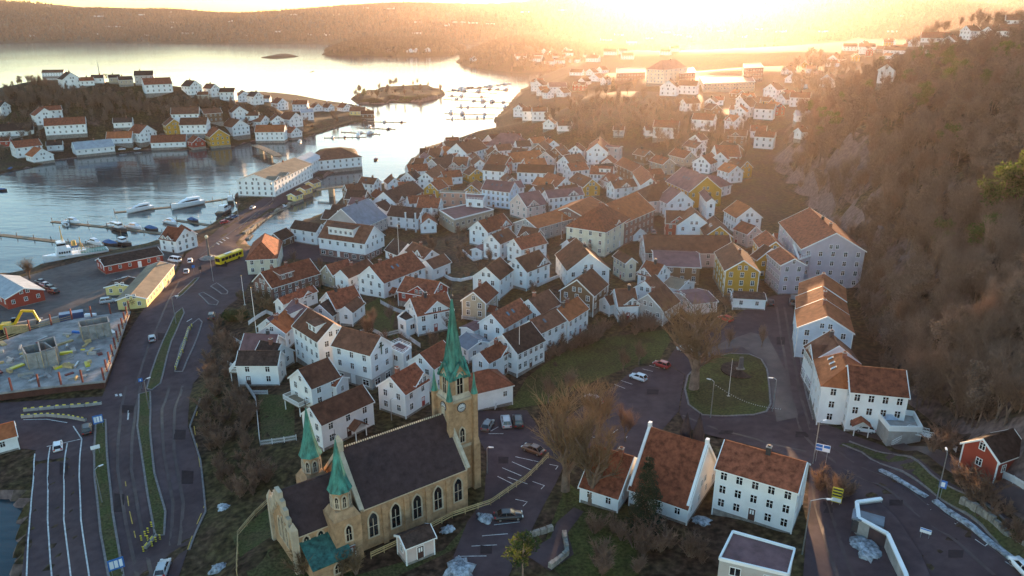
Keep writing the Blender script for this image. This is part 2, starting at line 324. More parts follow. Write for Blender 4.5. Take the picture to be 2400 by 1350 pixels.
# the middle sheet leaves out what the near sheet covers
MH2 = MH.copy(); MH2[(MYY < 897) & (MXX > GX0 + 20) & (MXX < GX1 - 20)] = -9
tag(grid_mesh('ground_beyond', mx_, my_, MH2 - .15, EARTH), kind='structure')
SIDE = grid_mesh('ground_east', np.arange(515, 2100, 20.), np.arange(40, 900, 20.), ground(*np.meshgrid(np.arange(515, 2100, 20.), np.arange(40, 900, 20.))) - .1, EARTH); tag(SIDE, kind='structure')
SIDEW = grid_mesh('ground_west', np.arange(-1200, -354, 15.), np.arange(40, 1100, 15.), ground(*np.meshgrid(np.arange(-1200, -354, 15.), np.arange(40, 1100, 15.))) - .1, EARTH); tag(SIDEW, kind='structure')
fx_ = np.arange(-4200, 4300, 45.); fy_ = np.arange(2150, 6200, 45.); FXX, FYY = np.meshgrid(fx_, fy_)
tag(grid_mesh('far_hills', fx_, fy_, far_hill(FXX, FYY), FOREST_FLOOR, cut=-3.5), kind='structure')
# ------------------------------------------------------------------ water
def water_mat():
    m = bpy.data.materials.new('fjord_water'); m.use_nodes = True; N = m.node_tree.nodes; L = m.node_tree.links; b = N['Principled BSDF']
    b.inputs['Base Color'].default_value = (.012, .035, .045, 1); b.inputs['Roughness'].default_value = .10; b.inputs['IOR'].default_value = 1.33; b.inputs['Specular IOR Level'].default_value = .5
    tc = N.new('ShaderNodeTexCoord'); mp = N.new('ShaderNodeMapping'); mp.inputs['Scale'].default_value = (.35, 1.0, 1); mp.inputs['Rotation'].default_value = (0, 0, R(14)); L.new(tc.outputs['Object'], mp.inputs[0])
    hs = None
    for s, a in ((.045, 1.0), (.16, .55), (.5, .22)):
        n = N.new('ShaderNodeTexNoise'); n.inputs['Scale'].default_value = s; n.inputs['Detail'].default_value = 3; n.inputs['Distortion'].default_value = .6; L.new(mp.outputs[0], n.inputs[0])
        k = N.new('ShaderNodeMath'); k.operation = 'MULTIPLY'; k.inputs[1].default_value = a; L.new(n.outputs['Fac'], k.inputs[0])
        if hs is None: hs = k.outputs[0]
        else:
            ad = N.new('ShaderNodeMath'); L.new(hs, ad.inputs[0]); L.new(k.outputs[0], ad.inputs[1]); hs = ad.outputs[0]
    # calm and ruffled areas
    n = N.new('ShaderNodeTexNoise'); n.inputs['Scale'].default_value = .012; n.inputs['Detail'].default_value = 3; L.new(mp.outputs[0], n.inputs[0])
    rp = N.new('ShaderNodeMapRange'); rp.inputs[1].default_value = .35; rp.inputs[2].default_value = .65; rp.inputs[3].default_value = .12; rp.inputs[4].default_value = .34; L.new(n.outputs['Fac'], rp.inputs[0])
    bp = N.new('ShaderNodeBump'); bp.inputs['Distance'].default_value = .9; L.new(rp.outputs[0], bp.inputs['Strength']); L.new(hs, bp.inputs['Height']); L.new(bp.outputs[0], b.inputs['Normal'])
    return m
wm = MB(); wm.poly([(-6000, 0, 0), (6000, 0, 0), (6000, 7000, 0), (-6000, 7000, 0)]); tag(wm.build('water', water_mat()), kind='structure')
# ------------------------------------------------------------------ haze
def haze():
    hb = MB(); hb.box(-5200, 5200, -150, 6300, -8, 205)
    m = bpy.data.materials.new('evening_haze'); m.use_nodes = True; nt = m.node_tree; nt.nodes.clear()
    o = nt.nodes.new('ShaderNodeOutputMaterial'); v = nt.nodes.new('ShaderNodeVolumePrincipled')
    v.inputs['Color'].default_value = (1.0, .81, .74, 1); v.inputs['Density'].default_value = HAZE_DENSITY; v.inputs['Anisotropy'].default_value = HAZE_G
    nt.links.new(v.outputs[0], o.inputs['Volume']); tag(hb.build('haze', m), 'thin golden evening haze lying over the whole fjord', kind='stuff')

# ------------------------------------------------------------------ house builder
_wcache = {}
PANE_MAT = [TRIM, GLASS]
def window_mesh(w, h, cols=2, rows=2, trim=TRIM, key='w'):
    k = (round(w, 1), round(h, 1), cols, rows, key)
    if k in _wcache: return _wcache[k]
    w, h = k[0], k[1]; fr = MB(); t = .09
    # local: x across, z up, y out of the wall
    for (x0, x1, z0, z1) in ((-w / 2 - t, -w / 2, -h / 2 - t, h / 2 + t), (w / 2, w / 2 + t, -h / 2 - t, h / 2 + t), (-w / 2, w / 2, h / 2, h / 2 + t), (-w / 2, w / 2, -h / 2 - t, -h / 2)):
        fr.box(x0, x1, -.05, .07, z0, z1)
    for i in range(1, cols): x = -w / 2 + w * i / cols; fr.box(x - .04, x + .04, -.05, .045, -h / 2, h / 2)
    for i in range(1, rows): z = h / 2 - h * i / (rows + (.6 if rows == 2 else 0)); fr.box(-w / 2, w / 2, -.05, .04, z - .025, z + .025)
    gl = MB(); gl.box(-w / 2, w / 2, -.04, .012, -h / 2, h / 2)
    one = MB(); one.v = fr.v + gl.v; nb = len(fr.v); one.f = fr.f + [tuple(i + nb for i in f) for f in gl.f]; one.m = [0] * len(fr.f) + [1] * len(gl.f)
    r = (fr.mesh('window', trim), gl.mesh('pane', GLASS), one.mesh('window', [trim, GLASS])); _wcache[k] = r; return r
def put_window(parent, pos, rz, w, h, cols=2, rows=2, split=True, trim=TRIM, key='w', level=1):
    a, b, c = window_mesh(w, h, cols, rows, trim, key)
    o = obj('window', a if split else c, parent, pos, rz)
    if split and level == 1: obj('pane', b, o)
    elif split: o.data = c
    return o
_doors = {}
def put_door(parent, pos, rz, w=1.0, h=2.1, col='d'):
    k = (w, h, col)
    if k not in _doors:
        m = {'d': mat('dark_door', (.10, .05, .04), .5), 'r': mat('red_door', (.33, .04, .035), .5), 'w': TRIM, 'b': mat('brown_door', (.2, .1, .05), .5)}[col]
        d = MB(); t = .1
        d.box(-w / 2, w / 2, -.05, .03, 0, h, 0)
        for s in (-1, 1): d.box(s * (w / 2 + t / 2) - t / 2, s * (w / 2 + t / 2) + t / 2, -.05, .06, 0, h + t, 1)
        d.box(-w / 2, w / 2, -.05, .06, h, h + t, 1)
        d.box(-w * .3, -w * .06, .03, .045, h * .55, h * .9, 1); d.box(w * .06, w * .3, .03, .045, h * .55, h * .9, 1)
        _doors[k] = d.mesh('door', [m, TRIM])
    return obj('door', _doors[k], parent, pos, rz)
def gable_roof_mesh(L, W, zr, ze, og=.35, oe=.4, th=.2, hip=0.0, name='roof', mats=None):
    "ridge along x. zr ridge height, ze eave height at the wall line; hip: metres the ridge is shortened each end"
    m = MB(); hw = W / 2; sl = (zr - ze) / hw; we = hw + oe; zb = ze - sl * oe
    X = L / 2 + (og if not hip else oe)
    xr = L / 2 + og if not hip else max(L / 2 - hip, .05)
    if not hip:
        for s in (-1, 1):
            a = [(-X, 0, zr), (X, 0, zr), (X, s * we, zb), (-X, s * we, zb)]
            top = [(p[0], p[1], p[2] + th) for p in a]
            if s > 0: m.poly(top[::-1], 0)
            else: m.poly(top, 0)
            if s < 0: m.poly(a[::-1], 1)
            else: m.poly(a, 1)
            m.poly([a[3], a[2], top[2], top[3]] if s > 0 else [a[2], a[3], top[3], top[2]], 1)        # eave fascia
            for xx in (-X, X):                                                                        # barge boards: white band with a cap
                q = [(xx, 0, zr + th + .03), (xx, s * (we + .02), zb + th + .03), (xx, s * (we + .02), zb - .1), (xx, 0, zr - .1)]
                e = .13 if xx < 0 else -.13
                q2 = [(x + e, y, z) for x, y, z in q]
                b = len(m.v); m.v += q + q2
                for f in ((0, 1, 2, 3), (7, 6, 5, 4), (0, 4, 5, 1), (1, 5, 6, 2), (2, 6, 7, 3)): m.f.append(tuple(b + i for i in f)); m.m.append(1)
        m.box(-X + .15, X - .15, -.12, .12, zr + th - .06, zr + th + .07, 0)                          # ridge tiles
    else:
        hs = sl * oe; z0 = zb
        c = [(-X, -we, z0), (X, -we, z0), (X, we, z0), (-X, we, z0)]; r = [(-xr, 0, zr), (xr, 0, zr)]
        up = lambda p: (p[0], p[1], p[2] + th)
        for f in ((c[0], c[1], r[1], r[0]), (c[2], c[3], r[0], r[1]), (c[1], c[2], r[1]), (c[3], c[0], r[0])): m.poly([up(p) for p in f], 0)
        for i in range(4): m.poly([c[i], c[(i + 1) % 4], up(c[(i + 1) % 4]), up(c[i])], 1)
        m.poly(c[::-1], 1)
        for p, q in ((r[0], r[1]), (c[0], r[0]), (c[3], r[0]), (c[1], r[1]), (c[2], r[1])): m.bar(Vector(up(p)), Vector(up(q)), .2, .1, 0)
    return m
def solve_house(R1, R2, E, he, pitch, w=None):
    "world position of the ridge from photo points of the ridge ends and one eave corner"
    tp = math.tan(R(pitch)); hw = (w / 2) if w else 4.0
    for _ in range(8):
        hr = he + hw * tp
        m = hit((R1[0] + R2[0]) / 2, (R1[1] + R2[1]) / 2, hr); z0 = max(float(gz(m.x, m.y)), .6)
        a = at_z(*R1, z0 + hr); b = at_z(*R2, z0 + hr)
        if not w and E:
            e = at_z(*E, z0 + he); d = (b - a); d.z = 0; d.normalize(); n = Vector((-d.y, d.x, 0)); hw = .5 * hw + .5 * min(max(abs((e - a).dot(n)), 1.5), 14 if a.length < 235 else 5.6)
    return a, b, z0, hw
HOUSES = []
def house(R1, R2, E, fl, wall, roof, opts, label, name='house', cat='house', group=None, w=None, near=None, place=None):
    o = dict(p=38.0, c=1, g=[], hip=0, s=0, fh=2.75, n=0, door=1, base=.5, sh=[], lo=None)
    for t in opts.split():
        k = t[0]
        if t.startswith('hip'): o['hip'] = float(t[3:] or 1)
        elif t.startswith('sh'): o['sh'].append([float(v) for v in t[2:].split(',')])
        elif t.startswith('lo'): o['lo'] = t[2:]
        elif k == 'p': o['p'] = float(t[1:])
        elif k == 'g': o['g'].append([float(v) for v in t[1:].split(',')])
        elif k == 'c': o['c'] = int(t[1:])
        elif k == 's': o['s'] = int(t[1:])
        elif k == 'n': o['n'] = int(t[1:])
        elif k == 'w': w = float(t[1:])
        elif k == 'D': o['door'] = 0
        elif k == 'B': o['bal'] = [float(v) for v in t[1:].split(',')]
        elif k == 'P': o['por'] = float(t[1:])
        elif k == 'f': o['fh'] = float(t[1:])
    he = fl * o['fh'] + o['base']
    if place:
        c_, L_, hw, rz_ = place; z0 = c_.z; a = Vector((c_.x - math.cos(rz_) * L_ / 2, c_.y - math.sin(rz_) * L_ / 2, z0)); b = Vector((2 * c_.x - a.x, 2 * c_.y - a.y, z0))
    else: a, b, z0, hw = solve_house(R1, R2, E, he, o['p'], w)
    mid = (a + b) / 2; L = max((b - a).length, 2.5); rz = math.atan2(b.y - a.y, b.x - a.x); W = 2 * hw
    zr = he + hw * math.tan(R(o['p']))
    if o['hip']: L = L + 2 * hw * o['hip']
    dist = mid.length; split = dist < 215 if near is None else near
    root = empty(name, (mid.x, mid.y, z0), rz)
    tag(root, label, cat, group)
    cz, sz = math.cos(rz), math.sin(rz)
    def facing(nx, ny):
        wx, wy = nx * cz - ny * sz, nx * sz + ny * cz; v = Vector((-mid.x, -mid.y)); v.normalize(); return wx * v.x + wy * v.y
    # walls
    wm_ = WALLM[wall]; m = MB(); l2 = L / 2; zb = -2.5
    zl = None
    if o['lo']: zl = 2.6
    zs = zl if zl else zb
    if o['hip']:
        m.box(-l2, l2, -hw, hw, zs, he)
    else:
        for s in (-1, 1):
            p = [(s * l2, -hw, zs), (s * l2, hw, zs), (s * l2, hw, he), (s * l2, 0, zr), (s * l2, -hw, he)]
            m.poly(p if s > 0 else p[::-1])
            q = [(-l2, s * hw, zs), (l2, s * hw, zs), (l2, s * hw, he), (-l2, s * hw, he)]; m.poly(q if s < 0 else q[::-1])
    if split:                                 # corner boards
        for sx in (-1, 1):
            for sy in (-1, 1): m.box(sx * l2 - .09 + sx * .012, sx * l2 + .09 + sx * .012, sy * hw - .09 + sy * .012, sy * hw + .09 + sy * .012, zs + .001, he - .05, 1)
    m.build('wall', [wm_, TRIM], root)
    if o['lo']:
        lm = MB(); lm.box(-l2 + .01, l2 - .01, -hw + .01, hw - .01, zb, zl - .002); lm.build('ground_storey', WALLM[o['lo']], root)
    fm = MB(); fm.box(-l2 - .06, l2 + .06, -hw - .06, hw + .06, zb - .3, .42); fm.build('foundation', STONE, root)
    # roof
    rm = gable_roof_mesh(L, W, zr, he, hip=hw * o['hip'] * .98 if o['hip'] else 0); rf = rm.build('roof', [ROOFM[roof], TRIM], root)
    # chimneys
    for i in range(o['c']):
        t = [0, -.28, .3][i % 3] if o['c'] > 1 else random.choice([-.2, -.1, .05, .2]); x = t * L * (.5 if o['hip'] else 1)
        if o['hip']: x = max(-l2 + hw + .4, min(l2 - hw - .4, x)) if l2 > hw + .5 else 0
        cm = MB(); y0 = .18 * random.choice((-1, 1)); cm.box(x - .35, x + .35, y0 - .35, y0 + .35, zr - .9, zr + 1.15, 0); cm.box(x - .42, x + .42, y0 - .42, y0 + .42, zr + 1.15, zr + 1.27, 1); cm.box(x - .2, x + .2, y0 - .2, y0 + .2, zr + 1.27, zr + 1.5, 0)
        cm.build('chimney', [random.choice([BRICK, BRICK, DARK]), CONC], rf)
    # skylights on the slope that faces the viewer
    sy = 1 if facing(0, 1) > facing(0, -1) else -1
    for i in range(o['s']):
        x = -L * .12 + i * 2.2; tt = .45; y = sy * hw * tt; z = zr - tt * hw * math.tan(R(o['p'])) + .2
        k = MB(); dy = sy * .5 * math.cos(R(o['p'])); dz = .5 * math.sin(R(o['p'])); nv = Vector((0, sy * math.sin(R(o['p'])), math.cos(R(o['p']))))
        for (hh, ww, mm, lift) in ((1.0, .42, 0, .05), (.82, .33, 1, .09)):
            c = Vector((x, y, z)); u = Vector((0, sy * math.cos(R(o['p'])), -math.sin(R(o['p'])))) * (.62 * hh); r_ = Vector((ww, 0, 0)); q = [c - r_ - u, c + r_ - u, c + r_ + u, c - r_ + u]
            if sy > 0: q = q[::-1]
            k.hexa([p + nv * -.05 for p in q] + [p + nv * lift for p in q], mm)
        k.build('skylight', [DARK, mat('skylight_glass', (.10, .13, .17), .05, .1, 1, spec=.8)], rf)
    # windows and door
    ww, wh = (.95, 1.3) if fl >= 1.5 else (.85, 1.05)
    nfl = max(1, int(round(fl))); fh = (he - o['base']) / nfl
    doordone = not o['door']
    for (nx, ny, ang) in ((0, -1, math.pi), (0, 1, 0), (1, 0, -math.pi / 2), (-1, 0, math.pi / 2)):
        if facing(nx, ny) < -.05: continue
        span = L if ny else W; n = max(1, int(round((span - .8) / 3.1))) if dist < 420 else max(1, int(round((span - .6) / 3.4)))
        if ny and o['n']: n = o['n']
        for f in range(nfl):
            zc = o['base'] + f * fh + fh * .56
            for i in range(n):
                u = (i + .5) / n * span - span / 2
                if not doordone and f == 0 and ny and i == n // 2 and dist < 330:
                    put_door(root, (u, ny * hw, .35), ang, col=random.choice('ddbwr')); doordone = True; continue
                if o['lo'] and f == 0: zc_ = 1.45
                else: zc_ = zc
                pos = (u, ny * hw, zc_) if ny else (nx * l2, u, zc_)
                put_window(root, pos, ang, ww if not (o['lo'] and f == 0) else 1.6, wh, 2 if ww > .8 else 1, 2, split)
        if nx and not o['hip'] and hw > 2.6:      # attic windows in the gable
            na = 2 if hw > 3.7 else 1
            for i in range(na):
                u = (i - (na - 1) / 2) * 1.7; put_window(root, (nx * l2, u, he + .95), ang, .8, 1.05, 2, 2, split)
    # cross gables on the viewer's slope
    for gg in o['g']:
        t = gg[0]; gw = gg[1] if len(gg) > 1 else 4.2; s_ = sy * (gg[2] if len(gg) > 2 else 1)
        x = (t - .5) * (L - 2 * (hw * o['hip'])); gh = gw / 2 * math.tan(R(min(o['p'], 40))); base_z = min(he + .5, zr - gh - .15)
        y_out = s_ * (hw + .02); y_in = 0
        d = MB(); g2 = gw / 2
        d.poly([(x - g2, y_out, he - .3), (x + g2, y_out, he - .3), (x + g2, y_out, base_z), (x, y_out, base_z + gh), (x - g2, y_out, base_z)][::(1 if s_ < 0 else -1)])
        for e in (-1, 1):
            q = [(x + e * g2, y_out, he - .3), (x + e * g2, y_in, he - .3), (x + e * g2, y_in, base_z), (x + e * g2, y_out, base_z)]; d.poly(q if e * s_ < 0 else q[::-1])
        dm = d.build('dormer', [wm_], root)
        r_ = MB(); ov = .3; yo = y_out + s_ * .35; sl = math.tan(R(min(o['p'], 40)))
        for e in (-1, 1):
            a_ = [(x, y_in, base_z + gh), (x, yo, base_z + gh), (x + e * (g2 + ov), yo, base_z - ov * sl), (x + e * (g2 + ov), y_in, base_z - ov * sl)]
            tp = [(p[0], p[1], p[2] + .18) for p in a_]
            fl_ = e * s_ > 0
            r_.poly(tp[::-1] if fl_ else tp, 0); r_.poly(a_ if fl_ else a_[::-1], 1)
            r_.bar(Vector(tp[1]) - Vector((0, 0, .09)), Vector(tp[2]) - Vector((0, 0, .09)), .12, .32, 1, up=(0, s_, 0))
            r_.poly([a_[3], a_[2], tp[2], tp[3]] if not fl_ else [tp[3], tp[2], a_[2], a_[3]], 1)
        r_.build('dormer_roof', [ROOFM[roof], TRIM], dm)
        nw = 2 if gw > 3.4 else 1
        for i in range(nw):
            put_window(dm, (x + (i - (nw - 1) / 2) * 1.35, y_out, base_z + .15), 0 if s_ > 0 else math.pi, .85, 1.15, 2, 2, split, level=2)
    # shed dormers: t0,t1 along the ridge
    for q in o['sh']:
        x0, x1 = (q[0] - .5) * L, (q[1] - .5) * L; zt = zr - .35; zf = he + (zr - he) * (q[2] if len(q) > 2 else .62); yf = sy * hw * (q[3] if len(q) > 3 else .78); ys = sy * hw * .08; zlow = zr - abs(yf) / hw * (zr - he)
        d = MB(); d.poly([(x0, yf, zlow), (x1, yf, zlow), (x1, yf, zf), (x0, yf, zf)][::(1 if sy < 0 else -1)])
        for xx, e in ((x0, -1), (x1, 1)):
            p = [(xx, yf, zlow), (xx, yf, zf), (xx, ys, zt)]; d.poly(p if e * sy > 0 else p[::-1])
        dm = d.build('dormer', wm_, root)
        r_ = MB(); e_ = .25; k = (zt - zf) / abs(ys - yf)
        c = [(x0 - e_, yf + sy * .35, zf - k * .35), (x1 + e_, yf + sy * .35, zf - k * .35), (x1 + e_, ys, zt), (x0 - e_, ys, zt)]
        if sy > 0: c = c[::-1]
        b0 = len(r_.v); r_.v += c + [(p[0], p[1], p[2] + .18) for p in c]
        for f, mm in (((4, 5, 6, 7), 0), ((3, 2, 1, 0), 1), ((0, 1, 5, 4), 1), ((1, 2, 6, 5), 1), ((2, 3, 7, 6), 1), ((3, 0, 4, 7), 1)): r_.f.append(tuple(b0 + i for i in f)); r_.m.append(mm)
        r_.build('dormer_roof', [ROOFM[roof], TRIM], dm)
        nw = max(1, int(round((x1 - x0) / 2.4)))
        for i in range(nw): put_window(dm, (x0 + (i + .5) / nw * (x1 - x0), yf, (zlow + zf) / 2 + .02), 0 if sy > 0 else math.pi, .9, min(1.1, (zf - zlow) * .7), 2, 1, split, level=2)
    if o.get('bal'):                              # balcony on posts: end (-1/1 along the ridge), depth, floor height
        e, dp, zf = o['bal']; x0 = e * l2; x1 = x0 + e * dp; b_ = MB(); b_.box(min(x0, x1), max(x0, x1), -hw * .75, hw * .75, zf - .2, zf); bo = b_.build('balcony', WOOD, root)
        rl = MB()
        for (ax, ay, bx_, by_) in ((x0, -hw * .75, x1, -hw * .75), (x1, -hw * .75, x1, hw * .75), (x1, hw * .75, x0, hw * .75)):
            A, B = Vector((ax, ay, zf)), Vector((bx_, by_, zf)); k_ = max(2, int((B - A).length / .22))
            for j in range(k_ + 1): q = A + (B - A) * (j / k_); rl.bar(q, q + Vector((0, 0, .95)), .09, .03, up=tuple(B - A))
            for zz in (.15, .98): rl.bar(A + Vector((0, 0, zz)), B + Vector((0, 0, zz)), .08)
        rl.build('railing', TRIM, bo)
        for yy in (-hw * .7, hw * .7): p_ = MB(); p_.box(x1 - e * .2 - .07, x1 - e * .2 + .07, yy - .07, yy + .07, -2.5, zf - .2); p_.build('post', TRIM, bo)
    if o.get('por'):                              # gabled porch on the viewer's long side
        x = (o['por'] - .5) * L; y0 = sy * hw; y1 = sy * (hw + 1.8); q = MB()
        for xx in (x - 1.2, x + 1.2): q.box(xx - .07, xx + .07, min(y1 - .07, y1 + .07), max(y1 - .07, y1 + .07), -1.5, 2.3)
        q.poly([(x - 1.4, y1, 2.3), (x + 1.4, y1, 2.3), (x, y1, 3.3)]); q.poly([(x, y1, 3.3), (x + 1.4, y1, 2.3), (x - 1.4, y1, 2.3)]); po = q.build('porch', TRIM, root)
        r_ = MB()
        for e in (-1, 1):
            c = [(x, y0, 3.4), (x, y1 + sy * .3, 3.4), (x + e * 1.7, y1 + sy * .3, 2.2), (x + e * 1.7, y0, 2.2)]
            if e * sy > 0: c = c[::-1]
            r_.hexa(c + [(u, v, w_ + .12) for u, v, w_ in c])
        r_.build('porch_roof', ROOFM[roof], po)
    root['L'] = L; HOUSES.append((root, L, W, he, zr, hw)); return root
def flat_house(cs, h, wall, label, parapet=.35, roofm=None, name='building', cat='building', wins=True, z=None, rail=False, nfl=2, group=None):
    "flat-roofed block from photo pixels of its roof corners"
    z0 = z
    if z0 is None:
        m = hit(sum(c[0] for c in cs) / len(cs), sum(c[1] for c in cs) / len(cs), h); z0 = max(float(gz(m.x, m.y)), .8)
    P = [at_z(x, y, z0 + h) for x, y in cs]
    if len(P) == 3: P.append(P[0] + P[2] - P[1])
    c = sum(P, Vector()) / len(P); root = empty(name, (c.x, c.y, z0)); tag(root, label, cat, group)
    q = [(p.x - c.x, p.y - c.y) for p in P]
    ar = sum(q[i][0] * q[(i + 1) % len(q)][1] - q[(i + 1) % len(q)][0] * q[i][1] for i in range(len(q)))
    if ar < 0: q = q[::-1]
    MB().extrude(q, -2.5, h - .02).build('wall', WALLM[wall], root)
    sc = lambda k: [(x * k, y * k) for x, y in q]
    rr = MB().extrude(sc(.985), h - .02, h + .06).build('roof', roofm or ROOFM['p'], root)
    for i in range(len(q)):
        a, b = Vector((*q[i], h + parapet / 2)), Vector((*q[(i + 1) % len(q)], h + parapet / 2)); MB().bar(a, b, .25, parapet + .1).build('parapet', TRIM, root)
        d = b - a; n = Vector((d.y, -d.x, 0)).normalized(); ang = math.atan2(n.y, n.x) - math.pi / 2
        mid = (a + b) / 2; toc = Vector((-c.x - mid.x, -c.y - mid.y, 0))
        if wins and n.dot(toc) > 0:
            k = max(1, int(d.length / 3))
            for f in range(nfl):
                for j in range(k):
                    p = a + d * ((j + .5) / k); put_window(root, (p.x, p.y, .6 + (f + .5) * (h - .8) / nfl), ang, 1.3, 1.2, 2, 1, c.length < 215)
        if rail:
            rb = MB(); nn = max(2, int(d.length / 1.2))
            for j in range(nn): p = a + d * (j / nn); rb.box(p.x - .03, p.x + .03, p.y - .03, p.y + .03, h + parapet, h + parapet + .8)
            for zz in (.4, .8): rb.bar(Vector((a.x, a.y, h + parapet + zz)), Vector((b.x, b.y, h + parapet + zz)), .06)
            rb.build('railing', TRIM, root)
    return root
